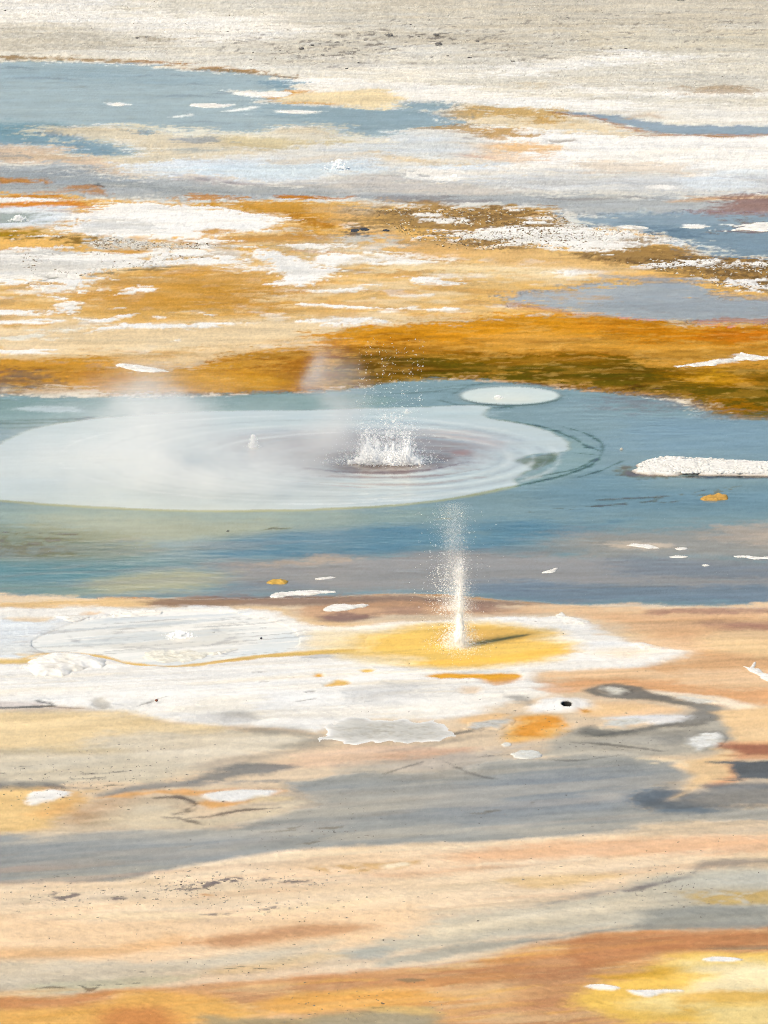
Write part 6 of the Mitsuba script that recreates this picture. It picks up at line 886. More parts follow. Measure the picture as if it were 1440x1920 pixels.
# ------------------------------------------------------------------ raised crusts, slabs and banks: (name, category, label, height, edge width, lumps, their size, albedo, outline)
CRUSTS = [
('sinter_island','mineral bank','long lumpy white sinter island with a brown wet edge in the blue pool',0.045,0.12,0.022,0.12,(.797,.789,.768),[4.43,114.2,4.57,114.98,4.9,115.48,5.29,115.59,5.86,115.37,6.51,115.14,7.47,115.03,8.02,114.75,7.95,113.65,17.21,113.6,6.43,113.65,5.78,113.76,5.3,113.65,4.93,113.81,4.59,113.81]),
('sinter_bank','mineral bank','thin white sinter bank in the grey water at the right edge',0.04,0.1,0.02,0.12,(.797,.789,.768),[7.85,145.6,8.12,146.13,8.5,146.85,9,147.21,9.98,147.21,9.87,145.6,8.66,145.51,8.25,145.69]),
('sinter_mound','mineral mound','knobbly white sinter mound with a grey ridged right side, beside the lower left pool',0.075,0.18,0.03,0.18,(.797,.789,.768),[-5.46,96.82,-5.36,97.38,-5.18,97.71,-4.91,97.79,-4.57,97.63,-4.32,97.38,-4.2,97.1,-4.29,96.78,-4.53,96.58,-4.76,96.42,-4.91,96.18,-5.1,96.18,-5.31,96.38]),
('sinter_lump','mineral crust','broken cream crust heap at the front rim of the lower left milky pool',0.022,0.1,0.022,0.1,(.74,.726,.659),[-3.68,97.87,-3.61,98.16,-3.29,98.24,-3.08,98.32,-2.79,98.12,-2.56,98.2,-2.57,97.87,-2.78,97.63,-3.01,97.26,-3.34,97.26,-3.59,97.47]),
('crust_shelf','mineral crust','flat grey crust shelf with a dark rim right of the cream crust heap',0.02,0.04,0.015,0.08,(.526,.531,.52),[-2.58,98,-2.47,98.24,-2.3,98.37,-2.24,98.24,-2.38,98.04,-2.52,97.87]),
('grey_crust_plate','mineral crust','big grey crust plate with a white rim at the foot of the white apron',0.011,0.13,0.005,0.1,(.514,.514,.492),[-.98,91.65,-.9,92.16,-.79,92.75,-.62,93.04,-.16,93.04,.39,93.04,.7,92.97,.92,92.53,1,92.09,.85,91.73,.46,91.55,0,91.4,-.46,91.44,-.77,91.58]),
('grey_crust_plate_001','mineral crust','oval crust plate ringed in dark grey, above the dark mud channel',0.015,0.065,0.007,0.08,(.572,.56,.514),[3.14,95.17,3.23,95.44,3.44,95.52,3.63,95.28,3.74,95.01,3.65,94.74,3.49,94.63,3.33,94.78,3.2,94.93]),
('grey_crust_plate_002','mineral crust','long pale crust plate lying along the upper side of the dark mud channel',0.013,0.065,0.007,0.08,(.634,.621,.584),[4.29,94.55,4.45,94.78,4.68,94.67,4.9,94.4,4.99,94.17,4.81,94.06,4.57,94.13,4.39,94.32]),
('grey_crust_plate_003','mineral crust','pale crust plate in the mud right of the black vent, below the dark channel',0.013,0.078,0.007,0.1,(.56,.572,.56),[3.1,92.6,3.21,92.97,3.51,93.12,3.83,93.19,4.02,92.97,3.85,92.67,3.57,92.45,3.33,92.42]),
('grey_crust_plate_004','mineral crust','rough white crust plate at the right end of the grey mud',0.015,0.078,0.01,0.1,(.672,.686,.686),[4.26,91.44,4.39,91.87,4.64,92.23,4.87,92.16,4.99,91.8,4.84,91.3,4.65,90.87,4.42,90.87,4.3,91.15]),
('grey_crust_plate_005','mineral crust','grey crust plate with a dark front edge left of the orange patch',0.018,0.065,0.005,0.08,(.514,.514,.503),[1.16,92.45,1.24,92.82,1.48,93.01,1.76,93.12,1.93,92.93,1.86,92.6,1.63,92.34,1.39,92.23,1.24,92.27]),
('pale_crust_slab','mineral crust','small pale angular slab on the grey mud below the orange patch',0.021,0.036,0.007,0.06,(.634,.647,.634),[1.82,90.66,1.89,90.9,2.06,90.98,2.2,90.9,2.26,90.66,2.19,90.45,2.01,90.38,1.86,90.48]),
('pale_crust_slab_001','mineral crust','tiny white slab just above the pale angular slab on the mud',0.012,0.024,0.005,0.05,(.672,.666,.634),[1.67,91.37,1.75,91.51,1.84,91.44,1.81,91.26,1.71,91.22]),
('white_crust_bar','mineral crust','long white crust bar lying across the grey shallows above the lower left pool',0.018,0.048,0.009,0.08,(.797,.789,.768),[-1.84,102.49,-1.72,102.8,-1.46,102.98,-1.16,103.07,-.86,103.03,-.76,102.85,-1.03,102.71,-1.37,102.62,-1.63,102.44]),
('white_crust_bar_001','mineral crust','white crust bar on peach ground between the grey pool and the white apron',0.018,0.048,0.009,0.08,(.797,.789,.768),[-.98,101.43,-.87,101.69,-.6,101.78,-.34,101.87,-.24,101.69,-.42,101.47,-.68,101.3,-.91,101.21]),
('white_crust_bar_002','mineral crust','white crust bar on the back rim of the lower left milky pool',0.024,0.048,0.007,0.08,(.797,.789,.768),[-4.32,100.99,-4.23,101.21,-3.98,101.25,-3.64,101.3,-3.51,101.21,-3.56,101.03,-3.96,100.9,-4.25,100.82]),
('white_crust_bar_003','mineral crust','white crust bar at the left end of the lower left milky pool',0.018,0.048,0.007,0.08,(.797,.789,.768),[-5.19,100.77,-5.01,100.86,-4.72,100.82,-4.65,100.73,-4.79,100.52,-4.91,100.39,-5.04,100.52]),
('white_crust_flake','mineral crust','star shaped white crust flake on peach ground right of the yellow pool',0.015,0.048,0.006,0.08,(.797,.789,.768),[2.7,100.95,2.84,101.16,2.88,100.82,3.11,100.56,3.29,100.47,3.18,100.21,2.86,100.17,2.84,100.56,2.74,100.73]),
('white_crust_flake_001','mineral crust','oval white crust flake on the peach ground right of the jet',0.018,0.048,0.006,0.08,(.797,.789,.768),[3.83,98.7,3.97,98.78,4.14,98.61,4.29,98.37,4.15,98.24,3.99,98.24,3.9,98.45]),
('white_crust_flake_002','mineral crust','forked white crust flake on the peach ground at the right edge',0.018,0.048,0.006,0.08,(.797,.789,.768),[5.45,96.9,5.56,96.82,5.67,97.3,5.67,96.82,5.73,96.5,5.95,96.1,5.93,95.63,5.73,95.87,5.57,96.42]),
('white_crust_sliver','mineral crust','thin white sliver with a dark tail on the grey blue water right of the jet',0.012,0.036,0.004,0.06,(.797,.789,.768),[2.58,104.54,2.71,104.82,2.85,105.05,2.81,104.68,2.74,104.54]),
('white_crust_sliver_001','mineral crust','white sliver cut by the right edge on the grey shallows',0.012,0.036,0.004,0.06,(.797,.789,.768),[5.78,106,6.02,106.05,6.19,105.95,6.9,106,6.88,105.71,6.26,105.76,6,105.81]),
('white_crust_sliver_002','mineral crust','curved white sliver on the cream shoal in the grey shallows',0.012,0.036,0.004,0.06,(.797,.789,.768),[4.05,107.01,4.2,107.15,4.42,107.06,4.61,106.81,4.45,106.72,4.23,106.86]),
('white_crust_sliver_003','mineral crust','small white sliver at the right end of the cream shoal',0.012,0.036,0.004,0.06,(.797,.789,.768),[4.86,106.72,4.99,106.81,5.07,106.72,4.98,106.57,4.89,106.57]),
('white_crust_sliver_004','mineral crust','white sliver just below the cream shoal in the grey shallows',0.012,0.036,0.004,0.06,(.797,.789,.768),[4.72,105.95,4.85,106.05,5.04,106,4.95,105.85,4.79,105.85]),
('white_crust_sliver_005','mineral crust','tiny white sliver below the other slivers in the grey shallows',0.012,0.036,0.004,0.06,(.797,.789,.768),[5.23,105.24,5.32,105.29,5.37,105.19,5.28,105.1]),
('white_crust_sliver_006','mineral crust','short white sliver above the long white crust bar in the grey shallows',0.012,0.036,0.004,0.06,(.797,.789,.768),[-1.13,104.03,-1,104.17,-.85,104.21,-.77,104.12,-.9,103.98,-1.04,103.94]),
('ochre_tuft','mat clump','ochre mat clump in the blue water below the white island',0.04,0.06,0.03,0.08,(.514,.309,.089),[5.51,111.4,5.64,111.67,5.86,111.77,6.01,111.67,5.95,111.35,5.74,111.24,5.58,111.24]),
('ochre_tuft_001','mat clump','small ochre mat clump left of the short white sliver',0.03,0.05,0.03,0.08,(.56,.362,.097),[-1.92,103.66,-1.82,103.89,-1.65,103.94,-1.55,103.8,-1.61,103.57,-1.8,103.57]),
('white_mat_streak','mineral crust','forked white crust streak on the olive bank at the right',0.018,0.06,0.007,0.1,(.797,.789,.768),[5.71,125.95,6.07,126.22,6.52,126.76,6.91,127.03,7.09,127.64,7.31,127.37,7.6,127.23,8.23,127.23,8.21,126.89,7.58,126.83,7.04,126.62,6.49,126.22,6.06,125.95]),
('white_mat_streak_001','mineral crust','white crust streak on the ochre bank above the blue pool at the left',0.018,0.06,0.007,0.1,(.797,.789,.768),[-5.31,125.95,-5.18,126.22,-4.92,126.15,-4.6,125.89,-4.22,125.36,-4.52,125.22,-5,125.56]),
('white_pool_bar','mineral crust','white bar pointing into the far blue pool from the orange spit',0.018,0.06,0.006,0.1,(.797,.789,.768),[-4.03,172.51,-3.84,172.75,-3.27,172.63,-2.49,172.51,-2.55,171.77,-2.97,171.65,-3.54,172.02]),
('white_pool_bar_001','mineral crust','white bar with a ragged edge in the middle of the far blue pool',0.018,0.06,0.006,0.1,(.797,.789,.768),[-5.12,169.72,-4.9,170.08,-4.56,170.2,-4.03,169.84,-4.11,169.48,-4.52,169.25,-4.96,169.48]),
('white_pool_bar_002','mineral crust','small white bar alone in the far blue pool at the left',0.018,0.06,0.006,0.1,(.797,.789,.768),[-7.16,169.84,-7.07,170.2,-6.93,170.2,-6.8,169.84,-6.96,169.6]),
('white_pool_bar_003','mineral crust','white bar at the right of the far blue pool below the orange spit',0.018,0.06,0.006,0.1,(.797,.789,.768),[-2.78,168.42,-2.43,168.66,-1.94,168.54,-1.72,168.3,-2.08,168.07,-2.56,168.07]),
('white_islet','mineral crust','white islet on the grey shallows beside the brown gravel',0.012,0.06,0.006,0.1,(.797,.789,.768),[5.32,146.22,5.52,146.49,5.88,146.31,5.99,146.04,5.66,145.78,5.43,145.95]),
('white_islet_001','mineral crust','white islet in the grey water right of the crusted brown gravel',0.012,0.06,0.006,0.1,(.797,.789,.768),[6.74,146.13,6.95,146.4,7.24,146.4,7.27,146.04,7,145.95])]
scene['sinter'] = bumped({'type': 'diffuse', 'reflectance': STAIN}, relief(30.0, 0.016, 2.0), 0.008)


def tag(key, label, category, group=None):
    labels[key] = {'label': label, 'category': category}
    if group:
        labels[key]['group'] = group


def raised(flat, height, edge, lump, size, tone, seed):
    c = curve(flat, 8)
    g0 = polygon(c)
    c = c + (np.stack([fbm2(c[:, 0] * 6, c[:, 1] * 6, 3, seed), fbm2(c[:, 0] * 6, c[:, 1] * 6, 3, seed + 9)], 1) - 0.5) * [0.24, 0.60] * min(1.0, math.sqrt(g0.area) / 1.2)
    g = polygon(c)
    g = max(g.geoms, key=lambda q: q.area) if hasattr(g, 'geoms') else g
    c = np.array(g.exterior.coords)[:-1]
    step = float(np.clip(math.sqrt(g.area / 5000), 0.010, 0.05))
    edge_pts = np.array([g.exterior.interpolate(s).coords[0] for s in np.arange(0, g.length, step * 1.2)])
    x0, y0, x1, y1 = g.bounds
    gx, gy = np.meshgrid(np.arange(x0, x1, step), np.arange(y0, y1, step))
    r = np.random.default_rng(seed)
    gx = gx.ravel() + r.uniform(-0.3, 0.3, gx.size) * step
    gy = gy.ravel() + r.uniform(-0.3, 0.3, gy.size) * step
    inner = g.buffer(-step * 0.5)
    shapely.prepare(inner)
    ok = shapely.contains_xy(inner, gx, gy)
    p = np.vstack([edge_pts, np.stack([gx[ok], gy[ok]], 1)])
    d, _ = cKDTree(edge_pts).query(p)
    f = Delaunay(p).simplices
    mid = p[f].mean(1)
    shapely.prepare(g)
    f = f[shapely.contains_xy(g, mid[:, 0], mid[:, 1])]
    a, b, e = p[f[:, 0]], p[f[:, 1]], p[f[:, 2]]
    flip = (b[:, 0] - a[:, 0]) * (e[:, 1] - a[:, 1]) - (b[:, 1] - a[:, 1]) * (e[:, 0] - a[:, 0]) < 0
    f[flip] = f[flip][:, ::-1]
    rise = 1 - np.exp(-d / edge * 1.6)
    n1 = fbm2(p[:, 0] / size, p[:, 1] / size, 3, seed + 3)
    n2 = fbm2(p[:, 0] / size * 3.1, p[:, 1] / size * 3.1, 2, seed + 5)
    n3 = fbm2(p[:, 0] / size * 0.6, p[:, 1] / size * 0.5, 3, seed + 8)
    z = ground_at(p[:, 0], p[:, 1]) + height * rise + lump * (n1 - 0.45) * rise * 1.6 + 0.5 * lump * (n2 - 0.5) * rise
    z[:len(edge_pts)] = ground_at(edge_pts[:, 0], edge_pts[:, 1]) - 0.006
    pit = ss(0.50, 0.30, n1)[:, None]
    col = np.array(tone) * (1 + 0.30 * (n2 - 0.5)[:, None] + 0.25 * (n3 - 0.5)[:, None] - 0.10 * pit) * (1 - pit * np.array([0.0, 0.02, 0.06]))
    rim = np.exp(-d / 0.015)[:, None]
    col = col * (1 - rim * 0.15 * np.array([0.6, 0.9, 1.2]))
    return (np.column_stack([p, z]), f), np.clip(col, 0.02, 0.86), d


for s, (key, cat, text, height, edge, lump, size, tone, flat) in enumerate(CRUSTS):
    mesh, col, d = raised(flat, height, edge, lump, size, tone, 100 + 7 * s)
    if 'plate_0' in key or key in ('crust_shelf', 'white_crust_bar_002', 'white_crust_flake_001'):   # thin plates that the mud laps over
        k = ground_index(mesh[0][:, 0], mesh[0][:, 1])
        w = ss(0.0, 0.16, d - 0.10 * (fbm2(mesh[0][:, 0] * 9, mesh[0][:, 1] * 6, 3, 12) - 0.3))[:, None]
        col = COL[k] * (1 - w) + col * w
    if key == 'grey_crust_plate':
        w = np.clip(np.exp(-d / 0.12)[:, None] * (0.4 + 1.4 * fbm2(mesh[0][:, 0] * 5, mesh[0][:, 1] * 4, 3, 9)[:, None]), 0, 1)
        col = col * (1 - w) + 0.82 * w
    if key == 'sinter_island':
        front = mesh[0][:, 1] - np.interp(mesh[0][:, 0], *np.array(sorted((round(x, 1), y) for x, y in zip(mesh[0][:, 0], mesh[0][:, 1]))).T)
        w = np.exp(-d / 0.035)[:, None]
        col = col * (1 - w) + np.array([0.16, 0.10, 0.06]) * w
    scene[key] = mikit.ply(mesh, 'sinter', smooth=True, color=col)
    tag(key, text, cat)

# ------------------------------------------------------------------ rocks
scene['dark_rock'] = bumped({'type': 'diffuse', 'reflectance': mikit.proc(lambda p, n, uv: mikit.mix((0.10, 0.10, 0.11), (0.30, 0.28, 0.25), mikit.smoothstep(0.45, 0.7, mikit.fbm(p.x * 30, p.y * 30, p.z * 30, 3))))}, relief(40.0, 0.02), 0.006)
scene['pale_rock'] = bumped({'type': 'diffuse', 'reflectance': mikit.proc(lambda p, n, uv: mikit.mix((0.62, 0.60, 0.54), (0.40, 0.37, 0.32), mikit.fbm(p.x * 40, p.y * 40, p.z * 40, 3)))}, relief(40.0, 0.02), 0.006)


def stone(x, y, w, d, h, seed, tilt=0.0):
    r = np.random.default_rng(seed)
    p = r.normal(0, 1, (26, 3))
    p /= np.linalg.norm(p, axis=1, keepdims=True)
    p *= r.uniform(0.75, 1.1, (26, 1)) * [w / 2, d / 2, h * 0.75]
    m = trimesh.convex.convex_hull(p).subdivide().subdivide()
    v = m.vertices + (meshkit.fbm(m.vertices * 3.0 / w, 3, seed)[:, None] - 0.5) * 0.25 * h * np.array([1, 1, 1])
    v[:, 2] += np.abs(v[:, 1]) * 0 + v[:, 1] * tilt
    v[:, 2] += h * 0.25 + ground_at(np.array([x]), np.array([y]))[0]
    v[:, 0] += x
    v[:, 1] += y
    return trimesh.Trimesh(v, m.faces, process=False)


SHARDS = [(-2.33, 183.08,.22), (-2.04, 183.77,.19), (-1.82, 184.19,.12), (-1.52, 185.32,.12), (-1.34, 184.75,.16), (-1.14, 185.18,.11), (-.99, 184.61,.13), (-1.72, 181.43,.14), (-1.94, 181.03,.11), (-.89, 180.76,.10), (-.71, 179.68,.10), (-1.03, 178.36,.11), (-3.71, 180.49,.10), (-3.68, 182.39,.09), (-2.93, 182.94,.08), (-.53, 185.32,.11), (-.23, 182.94,.11), (.03, 187.03,.12), (1, 186.32,.10), (1.33, 190.86,.10), (1.98, 184.75,.11), (2.67, 185.18,.14), (.27, 183.22,.14), (1.34, 181.16,.11), (1.79, 181.3,.10), (2.38, 180.89,.16), (3.58, 179.82,.14), (.78, 189.52,.10), (5.43, 191.61,.11), (6.41, 183.22,.11), (6.83, 183.22,.10), (-4.52, 187.76,.10), (-11.3, 193.6,.11), (-7.06, 185.89,.14), (-6.81, 186.17,.12), (-1.54, 182.94,.1), (-2.39, 181.57,.1), (-1.2, 181.57,.1)]
for s, (x, y, w) in enumerate(SHARDS):
    key = 'rock' if s == 0 else f'rock_{s:03d}'
    r = np.random.default_rng(300 + s)
    scene[key] = mikit.ply(stone(x, y, w, w * r.uniform(0.8, 1.6), w * r.uniform(0.16, 0.28), 300 + s), 'dark_rock', smooth=35)
    tag(key, 'small dark stone shard lying on the far gravel flat', 'rock', 'dark stone shards on the far gravel flat')
for k, (key, x, y, w, d, h, mat, text) in enumerate([
    ('flat_rock', *(.15, 186.6), .24, .5, .07, 'dark_rock', 'largest dark flat rock in the pale gravel at the top middle'),
    ('flat_rock_001', *(1.5, 186.75), .22, .4, .06, 'dark_rock', 'flat dark rock alone on the gravel, right of the largest flat rock'),
    ('flat_rock_002', *(1.56, 184.05), .26, .5, .08, 'dark_rock', 'dark ridge of rock below the lone flat rock on the far gravel'),
    ('flat_rock_003', *(8.98, 196.58), .26, .5, .11, 'dark_rock', 'dark rock cut by the top edge of the gravel flat'),
    ('dark_rock_pair', *(-.67, 145.51), .24, .5, .025, 'black_rock', 'black wet rock in the ochre mat below the grey shallows, left of two'),
    ('dark_rock_pair_001', *(-.45, 145.6), .26, .5, .03, 'black_rock', 'black wet rock in the ochre mat below the grey shallows, right of two'),
    ('brown_rock', *(.05, 145.42), .18, .4, .025, 'black_rock', 'dark brown rock in the ochre mat, right of the two black ones'),
    ('pebble', *(4.31, 116.44), .075, .12, .045, 'pale_rock', 'lone pale pebble standing out of the blue pool'),
    ('bark_chip', *(-3.37, 94.32), .05, .09, .03, 'bark', 'tiny red brown bark chip on the white apron'),
    ('bark_chip_001', *(-1.91, 99.11), .05, .08, .025, 'black_rock', 'tiny black chip on the pale pool at the lower left'),
    ('twig', *(-2.64, 108.29), .05, .08, .02, 'black_rock', 'tiny dark chip in the green water in front of the milky pool')]):
    scene[key] = mikit.ply(stone(x, y, w, d, h, 400 + k), mat, smooth=35)
    tag(key, text, 'rock' if 'rock' in key else 'pebble' if key == 'pebble' else 'chip')
scene['black_rock'] = bumped({'type': 'principled', 'base_color': {'type': 'rgb', 'value': [0.035, 0.035, 0.04]}, 'roughness': 0.5}, relief(40.0, 0.02), 0.006)
scene['bark'] = {'type': 'diffuse', 'reflectance': {'type': 'rgb', 'value': [0.16, 0.05, 0.03]}}

# loose gravel: far too many to count
ICO0 = trimesh.creation.icosphere(subdivisions=0)
ICO0 = (np.array(ICO0.vertices), np.array(ICO0.faces))
OCT_V, OCT_F = np.array([[1, 0, 0], [-1, 0, 0], [0, 1, 0], [0, -1, 0], [0, 0, 1], [0, 0, -1.0]]), np.array([[0, 2, 4], [2, 1, 4], [1, 3, 4], [3, 0, 4], [2, 0, 5], [1, 2, 5], [3, 1, 5], [0, 3, 5]])


def swarm(p, r, shape=(OCT_V, OCT_F), squash=None, seed=0):
    """Many little bodies as one mesh: centres p, radii r (n) or (n, 3), each turned at random."""
    rr = np.random.default_rng(seed)
    v, f = shape
    r = np.broadcast_to(np.asarray(r, float).reshape(len(p), -1), (len(p), 3))
    q, _ = np.linalg.qr(rr.normal(size=(len(p), 3, 3))) if squash is None else (None, None)
    if squash is None:
        vs = np.einsum('nij,vj->nvi', q, v) * r[:, None]
    else:
        a = rr.uniform(0, 2 * np.pi, len(p))
        vx = v[None, :, 0] * np.cos(a)[:, None] - v[None, :, 1] * np.sin(a)[:, None]
        vy = v[None, :, 0] * np.sin(a)[:, None] + v[None, :, 1] * np.cos(a)[:, None]
        vs = np.stack([vx, vy, np.repeat(v[None, :, 2] * squash, len(p), 0)], -1) * r[:, None]
        vs = vs * rr.uniform(0.7, 1.3, vs.shape)
    vs = vs + p[:, None]
    fs = f[None] + (np.arange(len(p)) * len(v))[:, None, None]
    return vs.reshape(-1, 3), fs.reshape(-1, 3)


rng = np.random.default_rng(21)
FAR = polygon(curve(dict((s[0], s[2]) for s in SHEETS)['gravel_flat'], 5))
n = 26000
gy_ = 1 / rng.uniform(1 / 215.0, 1 / 132.0, n) if False else rng.uniform(132, 215, n)
gx_ = rng.uniform(-0.062, 0.062, n) * gy_
shapely.prepare(FAR)
ok = shapely.contains_xy(FAR, gx_, gy_) & (fbm2(gx_ * 0.35, gy_ * 0.25, 3, 77) + rng.uniform(-0.25, 0.25, n) > 0.45)
gx_, gy_ = gx_[ok], gy_[ok]
rad = 0.010 + 0.016 * rng.random(len(gx_)) ** 3
tone = np.where(rng.random(len(gx_))[:, None] < 0.90, np.array([[0.68, 0.66, 0.60]]), np.array([[0.34, 0.31, 0.26]])) * rng.uniform(0.75, 1.25, (len(gx_), 1))
scene['gravel_stones'] = mikit.ply(swarm(np.column_stack([gx_, gy_, ground_at(gx_, gy_) + rad * 0.4]), rad, squash=0.8, seed=5), 'sinter', smooth=False, color=np.repeat(np.clip(tone, 0.02, 0.8), 6, 0))
labels['gravel_stones'] = {'label': 'loose grey and tan stones scattered over the far gravel flat', 'kind': 'stuff', 'category': 'gravel'}

# dark flecks of mineral lying on the near silt and mud
fx_, fy_, = [], []
for px, py, spread_x, spread_y, m in [(-2.42, 82.71,.55,.5,150), (-2.79, 82.41,.3,.35,70), (-4.16, 82.24,.35,.5,70), (-1.22, 82.95,.35,.3,50), (-1.37, 81.48,.4,.5,60), (-4.12, 89.13,.6,1.2,120), (-4.91, 88.62,.5,.8,70), (-3.6, 89.4,.7,1.,80), (3.45, 82.65,.5,.8,90), (-1.44, 85.84,.5,.8,40), (-.87, 86.09,.5,.6,40), (-.14, 81.6,1.2,1.6,60), (2.06, 87.78,1.5,2.5,50), (-3.23, 81.6,1.2,1.6,70), (-.39, 76.45,.6,.6,60), (1.05, 96.9,2.,3.,40), (3.02, 83.37,1.5,1.5,40), (-1.79, 78.41,.8,.4,40), (3.47, 91.94,.8,1.2,70), (2.25, 92.67,.5,.8,40)]:
    fx_.append(px + rng.normal(0, spread_x, m))
    fy_.append(py + rng.normal(0, spread_y, m))
fx_, fy_ = np.concatenate(fx_), np.concatenate(fy_)
rad = np.column_stack([0.006 + 0.022 * rng.random(len(fx_)) ** 3, 0.01 + 0.03 * rng.random(len(fx_)) ** 2, 0.003 + 0.004 * rng.random(len(fx_))])
ct = np.array([[0.17, 0.15, 0.14]]) * rng.uniform(0.5, 1.6, (len(fx_), 1))
scene['mineral_flecks'] = mikit.ply(swarm(np.column_stack([fx_, fy_, ground_at(fx_, fy_) + 0.002]), rad, squash=1.0, seed=9), 'sinter', smooth=False, color=np.repeat(ct, 6, 0))
labels['mineral_flecks'] = {'label': 'small dark mineral flecks strewn over the near silt and mud', 'kind': 'stuff', 'category': 'flecks'}

# white and brown crust chips over the brown gravel and along the ragged deposits
PATCH = [polygon(curve([c for p in q for c in p])) for q in ([(-.25, 148.66), (.74, 149.4), (1.97, 149.22), (3.45, 149.22), (3.93, 148.48), (4.37, 146.85), (5.51, 144.89), (4.01, 142.65), (3.3, 142.65), (1.88, 142.31), (.95, 143.34), (.24, 145.78)], [(4.68, 141.31), (5.35, 140.48), (6.31, 141.31), (7.94, 141.14), (21.06, 139.82), (20.36, 135.08), (7.69, 136.63), (7.08, 137.89), (5.99, 139.17)], [(1.68, 145.07), (2.41, 145.78), (4.35, 146.31), (5.76, 145.25), (6.54, 143.85), (5.43, 142.65), (4.24, 142.31), (2.84, 143.16)], [(-6.53, 143.51), (-6.09, 144.37), (-4.99, 143.68), (-3.79, 143.34), (-4.01, 142.48), (-6.11, 142.15)], [(-7.96, 141.47), (-6.58, 141.98), (-3.74, 141.31), (-5.98, 139.01), (-6.45, 136.63), (-7.47, 136.63)])]
cx, cy, ct = [], [], []
for k, (g, count, dark) in enumerate(zip(PATCH, (2600, 2600, 2200, 700, 900), (0.7, 0.6, 0.1, 0.35, 0.2))):
    x0, y0, x1, y1 = g.bounds
    x_, y_ = rng.uniform(max(x0, -12), min(x1, 12), count * 3), rng.uniform(y0, y1, count * 3)
    ok = np.nonzero(shapely.contains_xy(g, x_, y_))[0][:count]
    ok = ok[fbm2(x_[ok] * 0.9, y_[ok] * 0.9, 3, 80 + k) + rng.uniform(-0.2, 0.2, len(ok)) > 0.47]
    cx.append(x_[ok])
    cy.append(y_[ok])
    ct.append(np.where(rng.random((len(ok), 1)) < dark, np.array([[0.20, 0.14, 0.08]]), np.array([[0.80, 0.79, 0.75]])))
cx, cy, ct = np.concatenate(cx), np.concatenate(cy), np.concatenate(ct) * rng.uniform(0.7, 1.05, (sum(map(len, cx)), 1))
rad = np.column_stack([0.012 + 0.03 * rng.random(len(cx)) ** 2, 0.02 + 0.05 * rng.random(len(cx)) ** 2, 0.008 + 0.012 * rng.random(len(cx))])
scene['crust_chips'] = mikit.ply(swarm(np.column_stack([cx, cy, ground_at(cx, cy) + 0.004]), rad, squash=1.0, seed=6), 'sinter', smooth=False, color=np.repeat(np.clip(ct, 0.02, 0.84), 6, 0))
labels['crust_chips'] = {'label': 'white and brown crust chips strewn over the brown gravel and white deposits', 'kind': 'stuff', 'category': 'crust chips'}

# knobs of sinter over the white island
isle = polygon(curve([r for r in CRUSTS if r[0] == 'sinter_island'][0][8]))
x0, y0, x1, y1 = isle.bounds
x_, y_ = rng.uniform(x0, x1, 5000), rng.uniform(y0, y1, 5000)
inner = isle.buffer(-0.10)
shapely.prepare(inner)
ok = shapely.contains_xy(inner, x_, y_)
x_, y_ = x_[ok][:1500], y_[ok][:1500]
rad = np.column_stack([0.015 + 0.03 * rng.random(len(x_)) ** 2] * 3) * [1, 1.3, 0.55]
scene['sinter_island__knobs'] = mikit.ply(swarm(np.column_stack([x_, y_, ground_at(x_, y_) + 0.040]), rad, ICO0, squash=1.0, seed=8), 'sinter', smooth=False, color=np.repeat(np.clip(0.78 * rng.uniform(0.8, 1.05, (len(x_), 1)) * np.array([1, 0.99, 0.96]), 0, 0.85), len(ICO0[0]), 0))
labels['sinter_island__knobs'] = {'kind': 'stuff'}

# ------------------------------------------------------------------ the black vent in its low white cone
x, y = (2.69, 94.02)
rr_ = np.array([0.27, 0.20, 0.13, 0.10, 0.085, 0.08, 0.075, 0.06, 0.03, 0.0])
zz_ = np.array([-0.012, 0.004, 0.014, 0.022, 0.018, 0.008, -0.06, -0.16, -0.22, -0.22])
t = np.arange(40) * 2 * np.pi / 40
wob = 1 + 0.5 * (meshkit.fbm(np.stack([np.cos(t) * 1.5, np.sin(t) * 1.5, t * 0], -1), 3, 4) - 0.5) * 2
v = np.stack([x + rr_[:, None] * np.cos(t) * wob * 1.05, y + rr_[:, None] * np.sin(t) * wob * 2.0 + 0.02, zz_[:, None] * (1 - 0.55 * np.sin(t - 2.0) * 0 + 0.35 * np.sin(t)) + 0 * t], -1)
k, j = np.meshgrid(np.arange(len(rr_) - 1), np.arange(40), indexing='ij')
f = np.stack([k * 40 + j, k * 40 + (j + 1) % 40, (k + 1) * 40 + (j + 1) % 40, (k + 1) * 40 + j], -1).reshape(-1, 4)
v = v.reshape(-1, 3)
v[:, 2] += ground_at(np.array([x]), np.array([y]))[0]
shade = np.repeat(np.array([0.80, 0.80, 0.80, 0.74, 0.45, 0.04, 0.02, 0.02, 0.02, 0.02]), 40)[:, None] * np.array([1.0, 0.99, 0.97])
edge_col = COL[ground_index(v[:40, 0], v[:40, 1])]
shade[:40], shade[40:80] = edge_col, 0.5 * edge_col + 0.4
scene['steam_vent'] = mikit.ply((v, f), 'sinter', smooth=True, color=shade)
tag('steam_vent', 'low white cone with a black vent hole above the orange patch', 'vent')

# ------------------------------------------------------------------ moving water: foam and drops
ICO = trimesh.creation.icosphere(subdivisions=0)
ICO = (np.array(ICO.vertices), np.array(ICO.faces))
scene['white_water'] = {'type': 'diffuse', 'reflectance': {'type': 'rgb', 'value': [0.97, 0.975, 0.98]}}


def drops(key, p, r, shape=(OCT_V, OCT_F), seed=0):
    p = np.asarray(p, float)
    p[:, 2] = np.maximum(p[:, 2], -0.008)
    scene[key] = mikit.ply(swarm(p, r, shape, seed=seed), 'white_water', smooth=False)


